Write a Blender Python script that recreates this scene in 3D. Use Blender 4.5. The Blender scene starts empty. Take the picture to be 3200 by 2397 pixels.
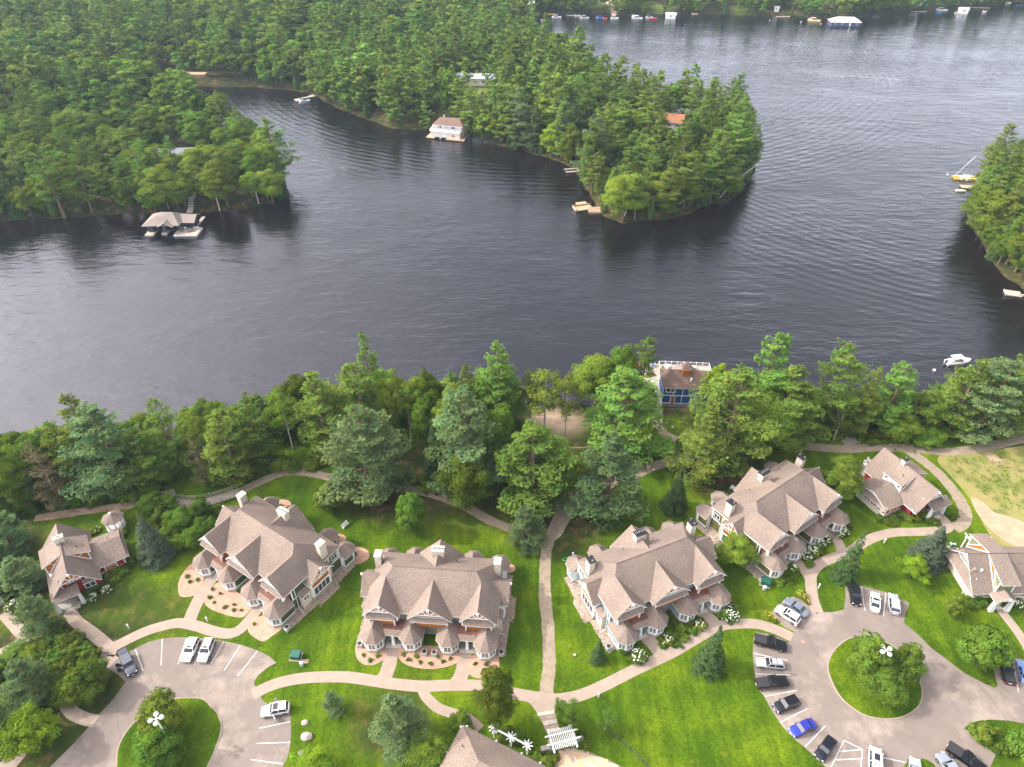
import bpy, math, random
import numpy as np
from mathutils import Vector, Matrix
random.seed(7); RNG=np.random.default_rng(7)
scn=bpy.context.scene
COL=scn.collection
R=math.radians
# ---------------------------------------------------------------- camera, world, sun
FPX=2217.0; TH=R(38.0); CAMH=110.0
cd=bpy.data.cameras.new('camera'); cam=bpy.data.objects.new('camera',cd); COL.objects.link(cam)
cd.sensor_width=36.0; cd.sensor_fit='HORIZONTAL'; cd.lens=36.0*FPX/3200.0
cd.clip_start=1.0; cd.clip_end=6000.0
cam.location=(0,0,CAMH); cam.rotation_euler=(R(90)-TH,0,0)
scn.camera=cam
SUN_EL=R(40.0); SUN_DIR=R(-5.0)      # light travels towards +x, a little towards the camera
w=bpy.data.worlds.new('World'); scn.world=w; w.use_nodes=True
nt=w.node_tree; nt.nodes.clear()
sky=nt.nodes.new('ShaderNodeTexSky'); sky.sky_type='NISHITA'; sky.sun_disc=False
sky.sun_elevation=SUN_EL
lx,ly=math.cos(SUN_DIR),math.sin(SUN_DIR)
sky.sun_rotation=math.atan2(-lx,-ly)
sky.dust_density=4.0; sky.air_density=1.2; sky.ozone_density=1.5
bgn=nt.nodes.new('ShaderNodeBackground'); bgn.inputs['Strength'].default_value=0.15
out=nt.nodes.new('ShaderNodeOutputWorld')
# thin high cloud, soft and pale, the same all round the sky
tcw=nt.nodes.new('ShaderNodeTexCoord'); mpw=nt.nodes.new('ShaderNodeMapping'); mpw.inputs['Scale'].default_value=(1.6,1.6,5.0)
nzw=nt.nodes.new('ShaderNodeTexNoise'); nzw.inputs['Scale'].default_value=1.7; nzw.inputs['Detail'].default_value=6; nzw.inputs['Roughness'].default_value=.6
rpw=nt.nodes.new('ShaderNodeValToRGB'); rpw.color_ramp.elements[0].position=.38; rpw.color_ramp.elements[1].position=.68
rpw.color_ramp.elements[0].color=(.42,.42,.42,1); rpw.color_ramp.elements[1].color=(.95,.95,.95,1)
mxw=nt.nodes.new('ShaderNodeMixRGB'); mxw.inputs['Color2'].default_value=(6.9,6.6,7.3,1)
L=nt.links
L.new(tcw.outputs['Generated'],mpw.inputs['Vector']); L.new(mpw.outputs['Vector'],nzw.inputs['Vector'])
L.new(nzw.outputs['Fac'],rpw.inputs['Fac']); L.new(rpw.outputs['Color'],mxw.inputs['Fac'])
L.new(sky.outputs['Color'],mxw.inputs['Color1'])
# the wide pale aureole that summer haze puts round the sun
vd=nt.nodes.new('ShaderNodeVectorMath'); vd.operation='DOT_PRODUCT'; vd.inputs[1].default_value=(-lx*math.cos(SUN_EL),-ly*math.cos(SUN_EL),math.sin(SUN_EL)); L.new(tcw.outputs['Generated'],vd.inputs[0])
m0w=nt.nodes.new('ShaderNodeMath'); m0w.operation='MAXIMUM'; m0w.inputs[1].default_value=0.0; L.new(vd.outputs['Value'],m0w.inputs[0])
m1w=nt.nodes.new('ShaderNodeMath'); m1w.operation='POWER'; m1w.inputs[1].default_value=4.0; L.new(m0w.outputs[0],m1w.inputs[0])
m2w=nt.nodes.new('ShaderNodeVectorMath'); m2w.operation='SCALE'; m2w.inputs[0].default_value=(48,44,44); L.new(m1w.outputs[0],m2w.inputs['Scale'])
m3w=nt.nodes.new('ShaderNodeVectorMath'); m3w.operation='ADD'; L.new(mxw.outputs['Color'],m3w.inputs[0]); L.new(m2w.outputs[0],m3w.inputs[1])
# hazy air is paler and brighter towards the horizon, all round
sxw=nt.nodes.new('ShaderNodeSeparateXYZ'); L.new(tcw.outputs['Generated'],sxw.inputs[0])
h0w=nt.nodes.new('ShaderNodeMath'); h0w.operation='ABSOLUTE'; L.new(sxw.outputs['Z'],h0w.inputs[0])
h1w=nt.nodes.new('ShaderNodeMath'); h1w.operation='SUBTRACT'; h1w.inputs[0].default_value=1.0; L.new(h0w.outputs[0],h1w.inputs[1])
h2w=nt.nodes.new('ShaderNodeMath'); h2w.operation='POWER'; h2w.inputs[1].default_value=4.0; L.new(h1w.outputs[0],h2w.inputs[0])
h3w=nt.nodes.new('ShaderNodeVectorMath'); h3w.operation='SCALE'; h3w.inputs[0].default_value=(25,26,28); L.new(h2w.outputs[0],h3w.inputs['Scale'])
h4w=nt.nodes.new('ShaderNodeVectorMath'); h4w.operation='ADD'; L.new(m3w.outputs[0],h4w.inputs[0]); L.new(h3w.outputs[0],h4w.inputs[1])
L.new(h4w.outputs[0],bgn.inputs['Color'])
L.new(bgn.outputs['Background'],out.inputs['Surface'])
sd=bpy.data.lights.new('sun','SUN'); sun=bpy.data.objects.new('sun',sd); COL.objects.link(sun)
sd.energy=5.0; sd.angle=R(1.2); sd.color=(1.0,.94,.85)
sun.location=(0,60,150)
dv=Vector((lx*math.cos(SUN_EL),ly*math.cos(SUN_EL),-math.sin(SUN_EL)))
sun.rotation_euler=dv.to_track_quat('-Z','Y').to_euler()
vs=scn.view_settings; vs.view_transform='Standard'; vs.look='None'; vs.gamma=1.0; vs.use_curve_mapping=False; vs.exposure=-0.24
scn.cycles.use_denoising=True
scn.cycles.max_bounces=6; scn.cycles.diffuse_bounces=3; scn.cycles.glossy_bounces=3; scn.cycles.transparent_max_bounces=8
scn.cycles.transmission_bounces=4; scn.cycles.volume_bounces=0

# ---------------------------------------------------------------- pixel -> place
c_,s_=math.cos(TH),math.sin(TH)
def P(px,py,z=4.0):
    u=(px-1600)/FPX; v=(py-1198.5)/FPX
    dy=c_-v*s_; dz=-s_-v*c_; t=(z-CAMH)/dz
    return (u*t,dy*t)
def D(px,py,z=4.0): return P(px*1.44665,py*1.44665,z)
def Z(sc,ox,oy):
    return lambda u,v,z=4.0: P(ox+u/sc,oy+v/sc,z)
def prow(x,y,z):
    z-=CAMH; return 1198.5-FPX*(y*s_+z*c_)/(y*c_-z*s_)
r1=Z(2.7613,0,1500); r2=Z(2.7613,800,1500); r3=Z(2.7613,1600,1500); r4=Z(2.7613,2400,1300)
r5=Z(3.3333,0,1900); r6=Z(3.3333,660,1900); r7=Z(2.765,1300,1900); r8=Z(2.4578,2300,1797)
c0=Z(4.042,1100,1670); c1=Z(3.683,560,1520); c3=Z(3.7655,1740,1600); c4=Z(3.944,2160,1400)

# ---------------------------------------------------------------- materials
MATS={}
def hx(h): return tuple(((int(h[i:i+2],16)/255)**2.2) for i in (0,2,4))
def mat(name,c1_,c2=None,scale=1.0,rough=.8,metal=0.0,bump=0.0,bscale=None,coat=0.0,stretch=None,detail=4,spec=.5,lo=.35,hi=.65,c3=None,gen=False):
    if name in MATS: return MATS[name]
    m=bpy.data.materials.new(name); m.use_nodes=True; n=m.node_tree; b=n.nodes['Principled BSDF']
    b.inputs['Roughness'].default_value=rough; b.inputs['Metallic'].default_value=metal
    b.inputs['Coat Weight'].default_value=coat; b.inputs['Specular IOR Level'].default_value=spec
    b.inputs['Base Color'].default_value=(*c1_,1)
    if c2 is not None or bump:
        tc=n.nodes.new('ShaderNodeTexCoord'); mp=n.nodes.new('ShaderNodeMapping')
        if stretch: mp.inputs['Scale'].default_value=stretch
        n.links.new(tc.outputs['Object'],mp.inputs['Vector'])
        nz=n.nodes.new('ShaderNodeTexNoise'); nz.inputs['Scale'].default_value=scale; nz.inputs['Detail'].default_value=detail
        nz.inputs['Roughness'].default_value=.65
        n.links.new(mp.outputs['Vector'],nz.inputs['Vector'])
        if c2 is not None:
            rp=n.nodes.new('ShaderNodeValToRGB'); e=rp.color_ramp.elements
            e[0].position=lo; e[0].color=(*c1_,1); e[1].position=hi; e[1].color=(*c2,1)
            if c3: 
                q=e.new((lo+hi)/2); q.color=(*c3,1)
            n.links.new(nz.outputs['Fac'],rp.inputs['Fac']); n.links.new(rp.outputs['Color'],b.inputs['Base Color'])
        if bump:
            nb=n.nodes.new('ShaderNodeTexNoise'); nb.inputs['Scale'].default_value=bscale or scale*4; nb.inputs['Detail'].default_value=3
            n.links.new(mp.outputs['Vector'],nb.inputs['Vector'])
            bp=n.nodes.new('ShaderNodeBump'); bp.inputs['Strength'].default_value=1.0; bp.inputs['Distance'].default_value=bump
            n.links.new(nb.outputs['Fac'],bp.inputs['Height']); n.links.new(bp.outputs['Normal'],b.inputs['Normal'])
    MATS[name]=m; return m

def shingle(name,a,b_,c):
    """asphalt shingles: blotched tabs plus long soft weather patches"""
    m=bpy.data.materials.new(name); m.use_nodes=True; n=m.node_tree; b=n.nodes['Principled BSDF']; b.inputs['Roughness'].default_value=.95; b.inputs['Specular IOR Level'].default_value=.15
    tc=n.nodes.new('ShaderNodeTexCoord')
    def noise(sc,st,det=2):
        mp=n.nodes.new('ShaderNodeMapping'); mp.inputs['Scale'].default_value=st
        nz=n.nodes.new('ShaderNodeTexNoise'); nz.inputs['Scale'].default_value=sc; nz.inputs['Detail'].default_value=det
        n.links.new(tc.outputs['Object'],mp.inputs['Vector']); n.links.new(mp.outputs['Vector'],nz.inputs['Vector']); return nz
    n1=noise(5.5,(1,1,2.4),2); n2=noise(.22,(1,1,1),3)
    rp=n.nodes.new('ShaderNodeValToRGB'); e=rp.color_ramp.elements; e[0].position=.36; e[0].color=(*a,1); e[1].position=.64; e[1].color=(*c,1); q=e.new(.5); q.color=(*b_,1)
    n.links.new(n1.outputs['Fac'],rp.inputs['Fac'])
    mx=n.nodes.new('ShaderNodeMixRGB'); mx.blend_type='MULTIPLY'; mx.inputs['Fac'].default_value=1.0
    rq=n.nodes.new('ShaderNodeValToRGB'); e=rq.color_ramp.elements; e[0].position=.35; e[0].color=(.86,.86,.87,1); e[1].position=.65; e[1].color=(1.06,1.05,1.03,1)
    n.links.new(n2.outputs['Fac'],rq.inputs['Fac']); n.links.new(rp.outputs['Color'],mx.inputs['Color1']); n.links.new(rq.outputs['Color'],mx.inputs['Color2'])
    n.links.new(mx.outputs['Color'],b.inputs['Base Color'])
    wv=n.nodes.new('ShaderNodeTexWave'); wv.wave_type='BANDS'; wv.bands_direction='Z'; wv.wave_profile='SAW'; wv.inputs['Scale'].default_value=1.6; wv.inputs['Distortion'].default_value=.6
    n.links.new(tc.outputs['Object'],wv.inputs['Vector'])
    bp=n.nodes.new('ShaderNodeBump'); bp.inputs['Distance'].default_value=.05; bp.inputs['Strength'].default_value=.7
    n.links.new(wv.outputs['Fac'],bp.inputs['Height']); n.links.new(bp.outputs['Normal'],b.inputs['Normal'])
    MATS[name]=m; return m

def leafmat(name,base,hue=.03,val=.35,trans=.35):
    m=bpy.data.materials.new(name); m.use_nodes=True; n=m.node_tree; n.nodes.clear()
    o=n.nodes.new('ShaderNodeOutputMaterial'); df=n.nodes.new('ShaderNodeBsdfDiffuse'); tr=n.nodes.new('ShaderNodeBsdfTranslucent'); mx=n.nodes.new('ShaderNodeMixShader')
    at=n.nodes.new('ShaderNodeAttribute'); at.attribute_name='tint'
    oi=n.nodes.new('ShaderNodeObjectInfo')
    hs=n.nodes.new('ShaderNodeHueSaturation'); hs.inputs['Color'].default_value=(*base,1)
    a1=n.nodes.new('ShaderNodeMapRange'); a1.inputs['To Min'].default_value=.5-hue; a1.inputs['To Max'].default_value=.5+hue*.6
    a2=n.nodes.new('ShaderNodeMapRange'); a2.inputs['To Min'].default_value=1-val; a2.inputs['To Max'].default_value=1+val
    a3=n.nodes.new('ShaderNodeMath'); a3.operation='MULTIPLY'; a3.inputs[1].default_value=7.77
    a4=n.nodes.new('ShaderNodeMath'); a4.operation='FRACT'
    n.links.new(oi.outputs['Random'],a1.inputs['Value']); n.links.new(oi.outputs['Random'],a3.inputs[0]); n.links.new(a3.outputs[0],a4.inputs[0]); n.links.new(a4.outputs[0],a2.inputs['Value'])
    n.links.new(a1.outputs[0],hs.inputs['Hue']); n.links.new(a2.outputs[0],hs.inputs['Value'])
    mm=n.nodes.new('ShaderNodeMixRGB'); mm.blend_type='MULTIPLY'; mm.inputs['Fac'].default_value=1.0
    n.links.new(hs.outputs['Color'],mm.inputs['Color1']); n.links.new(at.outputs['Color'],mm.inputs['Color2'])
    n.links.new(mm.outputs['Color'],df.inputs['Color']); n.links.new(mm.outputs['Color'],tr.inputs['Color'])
    mx.inputs['Fac'].default_value=trans
    n.links.new(df.outputs[0],mx.inputs[1]); n.links.new(tr.outputs[0],mx.inputs[2]); n.links.new(mx.outputs[0],o.inputs['Surface'])
    MATS[name]=m; return m

SH=shingle('brown_grey_shingles',hx('766a61'),hx('87796f'),hx('988a7f'))
SHD=shingle('dark_brown_shingles',hx('6a5850'),hx('7d695f'),hx('8d7a70'))
WHITE=mat('white_paint',(.84,.84,.83),(.78,.78,.78),scale=.8,rough=.6)
CREAM=mat('cream_render',hx('cfc2ae'),hx('dcd1c0'),scale=2,rough=.9)
STONE=mat('grey_stone',hx('8d8880'),hx('aaa59b'),scale=3,rough=.9,bump=.02)
CHIM=mat('pale_chimney_stone',hx('b5ab9a'),hx('cfc6b5'),scale=2.5,rough=.9,bump=.015)
CEDAR=mat('cedar_siding',hx('9a5a20'),hx('b56f2c'),scale=1.5,rough=.75,stretch=(6,6,.4),bump=.01)
GLASS=mat('window_glass',(.045,.055,.065),(.09,.10,.11),scale=.7,rough=.08,spec=.8)
CURT=mat('curtained_glass',hx('8b8d8c'),hx('5c6265'),scale=1.6,rough=.15,stretch=(3,3,.5),spec=.7)
DKBR=mat('brown_deck_membrane',hx('6e4c40'),hx('7f5c4e'),scale=1.2,rough=.85)
DARK=mat('dark_interior',(.02,.018,.016),rough=.9)
METAL=mat('galvanised_metal',(.55,.56,.58),rough=.3,metal=1.0)
BLKM=mat('black_metal',(.02,.02,.022),rough=.5)
REDS=mat('barn_red_siding',hx('7a1e1e'),hx('8c2a28'),scale=2,rough=.7,stretch=(.5,.5,6),bump=.01)
def siding(name,a,b_): return mat(name,hx(a),hx(b_),scale=2,rough=.7,stretch=(.4,.4,7),bump=.01)
GRAVEL=mat('grey_gravel',hx('857868'),hx('a3957f'),scale=1.3,rough=1,bump=.03,bscale=9,lo=.3,hi=.7)
DIRT=mat('dirt_path',hx('8a6f58'),hx('a6937f'),scale=.9,rough=1,bump=.03,bscale=7)
PAVE=mat('concrete_path',hx('978778'),hx('a69688'),scale=.8,rough=.95,bump=.004,bscale=30,detail=8,lo=.3,hi=.7)
def asphalt():
    m=mat('asphalt',hx('786e66'),hx('877c73'),scale=.25,rough=.95,bump=.008,bscale=25,detail=9,lo=.3,hi=.7)
    n=m.node_tree; b=n.nodes['Principled BSDF']; src=b.inputs['Base Color'].links[0].from_socket
    tc=n.nodes.new('ShaderNodeTexCoord')
    vo=n.nodes.new('ShaderNodeTexVoronoi'); vo.feature='DISTANCE_TO_EDGE'; vo.inputs['Scale'].default_value=.045
    nz=n.nodes.new('ShaderNodeTexNoise'); nz.inputs['Scale'].default_value=.35; nz.inputs['Detail'].default_value=5
    ad=n.nodes.new('ShaderNodeMixRGB'); ad.inputs['Fac'].default_value=.45
    n.links.new(tc.outputs['Object'],nz.inputs['Vector']); n.links.new(tc.outputs['Object'],ad.inputs['Color1']); n.links.new(nz.outputs['Color'],ad.inputs['Color2']); 
    sc=n.nodes.new('ShaderNodeVectorMath'); sc.operation='SCALE'; sc.inputs['Scale'].default_value=1.7; n.links.new(ad.outputs['Color'],sc.inputs[0]); n.links.new(sc.outputs[0],vo.inputs['Vector'])
    rp=n.nodes.new('ShaderNodeValToRGB'); rp.color_ramp.elements[0].position=0.0; rp.color_ramp.elements[1].position=.012; rp.color_ramp.elements[0].color=(.38,.38,.38,1); rp.color_ramp.elements[1].color=(0,0,0,1)
    n.links.new(vo.outputs['Distance'],rp.inputs['Fac'])
    # pale worn patches
    n2=n.nodes.new('ShaderNodeTexNoise'); n2.inputs['Scale'].default_value=.13; n2.inputs['Detail'].default_value=8; n2.inputs['Roughness'].default_value=.7; n.links.new(tc.outputs['Object'],n2.inputs['Vector'])
    r2_=n.nodes.new('ShaderNodeValToRGB'); r2_.color_ramp.elements[0].position=.50; r2_.color_ramp.elements[1].position=.66; n.links.new(n2.outputs['Fac'],r2_.inputs['Fac'])
    m1=n.nodes.new('ShaderNodeMixRGB'); m1.inputs['Color2'].default_value=(*hx('9f9286'),1); n.links.new(r2_.outputs['Color'],m1.inputs['Fac']); n.links.new(src,m1.inputs['Color1'])
    m2=n.nodes.new('ShaderNodeMixRGB'); m2.inputs['Color2'].default_value=(*hx('6f655e'),1); n.links.new(rp.outputs['Color'],m2.inputs['Fac']); n.links.new(m1.outputs['Color'],m2.inputs['Color1'])
    n.links.new(m2.outputs['Color'],b.inputs['Base Color'])
    return m
ASPH=asphalt()
LINE=mat('parking_line_paint',(.62,.62,.60),(.42,.40,.38),scale=2.5,rough=.8,detail=8,lo=.55,hi=.75)
MULCH=mat('pinkish_mulch',hx('a98570'),hx('be9c86'),scale=1.4,rough=1,bump=.04,bscale=8,detail=8)
SANDM=mat('sand',hx('a28c72'),hx('b9a386'),scale=.5,rough=1,bump=.03,bscale=5,detail=8)
PEBB=mat('river_pebbles',hx('8a7a6c'),hx('b9a898'),scale=2.2,rough=.9)
WOODG=mat('weathered_wood',hx('8b8378'),hx('a79f93'),scale=1.5,rough=.9,stretch=(.5,6,1))
WOODY=mat('new_pine_boards',hx('ab916f'),hx('bda586'),scale=1.5,rough=.8)
BARK=mat('grey_brown_bark',hx('5a4a3c'),hx('7a6856'),scale=3,rough=1)
BIRCHB=mat('white_birch_bark',hx('c9c2b4'),hx('8f877a'),scale=2.5,rough=.9)
TWIG=mat('bare_grey_wood',hx('8e8173'),rough=1)
LPINE=leafmat('white_pine_needles',(.130,.222,.040),.028,.30,.28)
LPINEB=leafmat('blue_green_pine_needles',(.112,.185,.072),.015,.18,.28)
LDEC=leafmat('broad_leaves',(.140,.240,.030),.030,.34,.32)
LDEC2=leafmat('bright_maple_leaves',(.24,.40,.03),.012,.12,.45)
LSPR=leafmat('spruce_needles',(.068,.128,.042),.015,.2,.3)
LSPRB=leafmat('blue_spruce_needles',(.100,.140,.090),.01,.12,.3)
LCED=leafmat('cedar_sprays',(.092,.172,.036),.02,.2,.35)
LBUSH=leafmat('shrub_leaves',(.15,.25,.035),.04,.3,.4)
LDRY=leafmat('dry_rusty_twigs',(.13,.13,.06),.02,.2,.3)
PETW=mat('white_petals',(.72,.74,.66),(.60,.66,.45),scale=8,rough=.9)
PETY=mat('yellow_petals',(.70,.58,.05),rough=.9)

# ---------------------------------------------------------------- mesh helpers
class MB:
    def __init__(s): s.v=[]; s.f=[]; s.m=[]; s.mi=0
    def add(s,vs_,fs):
        o=len(s.v); s.v+= [tuple(p) for p in vs_]; s.f+=[tuple(i+o for i in f) for f in fs]; s.m+=[s.mi]*len(fs); return s
    def box(s,x0,x1,y0,y1,z0,z1):
        return s.add([(x0,y0,z0),(x1,y0,z0),(x1,y1,z0),(x0,y1,z0),(x0,y0,z1),(x1,y0,z1),(x1,y1,z1),(x0,y1,z1)],
          [(0,3,2,1),(4,5,6,7),(0,1,5,4),(1,2,6,5),(2,3,7,6),(3,0,4,7)])
    def prism(s,poly,z0,z1,bottom=False):
        n=len(poly); a=sum(poly[i][0]*poly[(i+1)%n][1]-poly[(i+1)%n][0]*poly[i][1] for i in range(n))
        if a<0: poly=poly[::-1]
        vs_=[(p[0],p[1],z0) for p in poly]+[(p[0],p[1],z1) for p in poly]
        fs=[tuple(range(n,2*n))]+[(i,(i+1)%n,n+(i+1)%n,n+i) for i in range(n)]
        if bottom: fs.append(tuple(range(n-1,-1,-1)))
        return s.add(vs_,fs)
    def frus(s,cx,cy,r0,r1,z0,z1,n=8,rot=None):
        rot=math.pi/n if rot is None else rot
        vs_=[]
        for r,z in ((r0,z0),(r1,z1)):
            for i in range(n):
                a=rot+2*math.pi*i/n; vs_.append((cx+r*math.cos(a),cy+r*math.sin(a),z))
        return s.add(vs_,[(i,(i+1)%n,n+(i+1)%n,n+i) for i in range(n)]+[tuple(range(n,2*n)),tuple(range(n-1,-1,-1))])
    def tube(s,pts,rs,n=6):
        rings=[]; up=Vector((0,0,1)); o=len(s.v); fs=[]
        for i,p in enumerate(pts):
            p=Vector(p); q=Vector(pts[min(i+1,len(pts)-1)])-Vector(pts[max(i-1,0)]); q.normalize()
            a=q.cross(up) if abs(q.z)<.95 else q.cross(Vector((1,0,0))); a.normalize(); b=q.cross(a)
            r=rs[i] if hasattr(rs,'__len__') else rs
            for k in range(n):
                t=2*math.pi*k/n; s.v.append(tuple(p+a*(r*math.cos(t))+b*(r*math.sin(t))))
        for i in range(len(pts)-1):
            for k in range(n): fs.append((o+i*n+k,o+i*n+(k+1)%n,o+(i+1)*n+(k+1)%n,o+(i+1)*n+k))
        fs.append(tuple(o+k for k in range(n))[::-1]); fs.append(tuple(o+(len(pts)-1)*n+k for k in range(n)))
        s.f+=fs; s.m+=[s.mi]*len(fs); return s
    def slab(s,poly,t=.18,edge=1):
        """3-D polygon thickened downwards; top uses slot 0, edges slot 1"""
        poly=[Vector(p) for p in poly]; n=len(poly); nn=Vector()
        for i in range(n):
            a,b=poly[i],poly[(i+1)%n]; nn+=a.cross(b)
        if nn.z<0: poly=poly[::-1]
        o=len(s.v); s.v+=[tuple(p) for p in poly]+[(p.x,p.y,p.z-t) for p in poly]
        s.f.append(tuple(range(o,o+n))); s.m.append(0)
        s.f.append(tuple(range(o+2*n-1,o+n-1,-1))); s.m.append(edge)
        for i in range(n):
            j=(i+1)%n; s.f.append((o+n+i,o+n+j,o+j,o+i)); s.m.append(edge)
        return s
    def build(s,name,mats,parent=None,loc=None,rz=0,smooth=False):
        me=bpy.data.meshes.new(name); me.from_pydata(s.v,[],s.f)
        if not isinstance(mats,(list,tuple)): mats=[mats]
        for m in mats: me.materials.append(m)
        if len(mats)>1: me.polygons.foreach_set('material_index',s.m)
        if smooth: me.polygons.foreach_set('use_smooth',[True]*len(me.polygons))
        me.update()
        return put(name,me,parent,loc,rz)
def put(name,me,parent=None,loc=None,rz=0):
    o=bpy.data.objects.new(name,me); COL.objects.link(o)
    if parent is not None: o.parent=parent
    if loc is not None: o.location=loc
    if rz: o.rotation_euler=(0,0,rz)
    return o
def tag(o,label=None,cat=None,group=None,kind=None):
    if label: o['label']=label
    if cat: o['category']=cat
    if group: o['group']=group
    if kind: o['kind']=kind
    return o
def thing(name,label,cat,loc=(0,0,0),rz=0,group=None):
    o=bpy.data.objects.new(name,None); COL.objects.link(o); o.empty_display_size=.3
    o.location=loc; o.rotation_euler=(0,0,rz); return tag(o,label,cat,group)
def copy_tree(o,parent=None):
    c=o.copy(); COL.objects.link(c); c.parent=parent
    for ch in list(o.children): copy_tree(ch,c)
    return c
def catmull(pts,n=6,closed=False):
    pts=[np.array(p,float) for p in pts]; out_=[]; N=len(pts)
    rng=range(N) if closed else range(N-1)
    for i in rng:
        if closed: p0,p1,p2,p3=pts[i-1],pts[i],pts[(i+1)%N],pts[(i+2)%N]
        else: p0,p1,p2,p3=pts[max(i-1,0)],pts[i],pts[i+1],pts[min(i+2,N-1)]
        for k in range(n):
            t=k/n; out_.append(.5*((2*p1)+(-p0+p2)*t+(2*p0-5*p1+4*p2-p3)*t*t+(-p0+3*p1-3*p2+p3)*t**3))
    if not closed: out_.append(pts[-1])
    return out_
# ---------------------------------------------------------------- terrain
def poly_world(pts,z=0.0): return np.array([D(a,b,z) for a,b in pts])
NEAR=poly_world([(-700,1150),(-300,1070),(0,1012),(100,992),(200,975),(330,958),(430,942),(520,927),(600,908),(700,888),(800,872),(900,872),(1000,880),(1100,882),(1170,880),(1190,872),(1215,870),(1235,880),(1300,880),(1370,880),(1410,876),(1500,872),(1600,872),(1700,880),(1740,884),(1800,892),(1900,898),(2000,892),(2090,872),(2150,845),(2212,815),(2290,760),(2500,700),(3400,600)],0)
NEAR=np.vstack([NEAR,[[900,150],[900,-250],[-900,-250]]])
def big(pts,far): return np.vstack([poly_world(pts,0),far])
LEFT=big([(-900,470),(-300,478),(0,478),(100,474),(200,468),(320,464),(430,460),(520,456),(590,442),(617,425),(618,405),(600,370),(565,330),(520,295),(470,262),(432,235),(412,205),(405,192),(420,186),(500,187),(600,192),(655,200),(690,212),(730,236),(800,264),(870,280),(930,284),(1010,296),(1060,308),(1130,325),(1200,345),(1245,372),(1270,410),(1290,448),(1312,470),(1345,480),(1400,477),(1480,462),(1560,438),(1605,412),(1625,380),(1628,340),(1605,300),(1560,272),(1500,250),(1420,238),(1340,226),(1280,190),(1235,145),(1190,108),(1150,75),(1120,50),(1110,34),(1165,24),(1230,30),(1300,31),(1400,31),(1500,30),(1600,32),(1700,36),(1780,40),(1860,36),(1930,30),(2000,25),(2100,17),(2212,4),(2400,-20),(2900,-90)],[[1800,1500],[1800,3000],[-1800,3000],[-1800,230]])
RIGHT=big([(2118,388),(2104,420),(2098,455),(2100,492),(2130,540),(2168,592),(2210,636),(2260,700),(2700,740),(3300,500),(2900,330),(2400,352),(2250,372),(2170,384)],np.zeros((0,2)))
def sdist(X,Y,poly):
    """signed distance, positive inside"""
    x=X.ravel(); y=Y.ravel(); d=np.full(x.shape,1e9); ins=np.zeros(x.shape,bool); n=len(poly)
    for i in range(n):
        ax,ay=poly[i]; bx,by=poly[(i+1)%n]; ex,ey=bx-ax,by-ay; l=ex*ex+ey*ey+1e-9
        t=np.clip(((x-ax)*ex+(y-ay)*ey)/l,0,1); d=np.minimum(d,np.hypot(x-ax-t*ex,y-ay-t*ey))
        cnd=((ay>y)!=(by>y)); xx=ax+(y-ay)*ex/(ey if abs(ey)>1e-9 else 1e-9); ins^=cnd&(x<xx)
    return np.where(ins,d,-d).reshape(X.shape)
def vnoise(X,Y,s,seed):
    g=np.random.default_rng(seed).random((64,64)); xi=X/s; yi=Y/s
    x0=np.floor(xi).astype(int); y0=np.floor(yi).astype(int); fx=xi-x0; fy=yi-y0
    fx=fx*fx*(3-2*fx); fy=fy*fy*(3-2*fy)
    a=g[x0%64,y0%64]; b=g[(x0+1)%64,y0%64]; c=g[x0%64,(y0+1)%64]; d=g[(x0+1)%64,(y0+1)%64]
    return (a*(1-fx)+b*fx)*(1-fy)+(c*(1-fx)+d*fx)*fy
def sstep(t): t=np.clip(t,0,1); return t*t*(3-2*t)
def height(X,Y):
    X=np.asarray(X,float); Y=np.asarray(Y,float)
    jit=(vnoise(X,Y,5,3)-.5)*2.4+(vnoise(X,Y,14,4)-.5)*2.5
    dn=sdist(X,Y,NEAR); dl=sdist(X,Y,LEFT); dr=sdist(X,Y,RIGHT)
    k=np.exp(-(((X-P(1745,1330,1)[0])/9)**2+((Y-P(1745,1330,1)[1])/10)**2))
    dj=dn+jit*np.clip((6-dn)/6,0,1)
    hn=4.0*sstep(dj/(7+10*k))
    dl2=dl+jit; hl=2.6*sstep(dl2/9)+10*sstep((dl2-15)/160)*(.3+vnoise(X,Y,90,6))
    dr2=dr+jit; hr=3.0*sstep(dr2/9)+4*sstep((dr2-10)/60)
    land=np.maximum(np.maximum(dj,dl2),dr2)
    h=np.where(dj>0,hn,0)+np.where((dl2>0)&(dj<=0),hl,0)+np.where((dr2>0)&(dj<=0)&(dl2<=0),hr,0)
    bed=-5.0*sstep((-land)/24.0)-.12*np.clip(-land,0,4)
    return np.where(land>0,h+.0,bed-.02),dn,dl,dr,land
def hgt(x,y): return float(height(np.array([x]),np.array([y]))[0][0])
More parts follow.
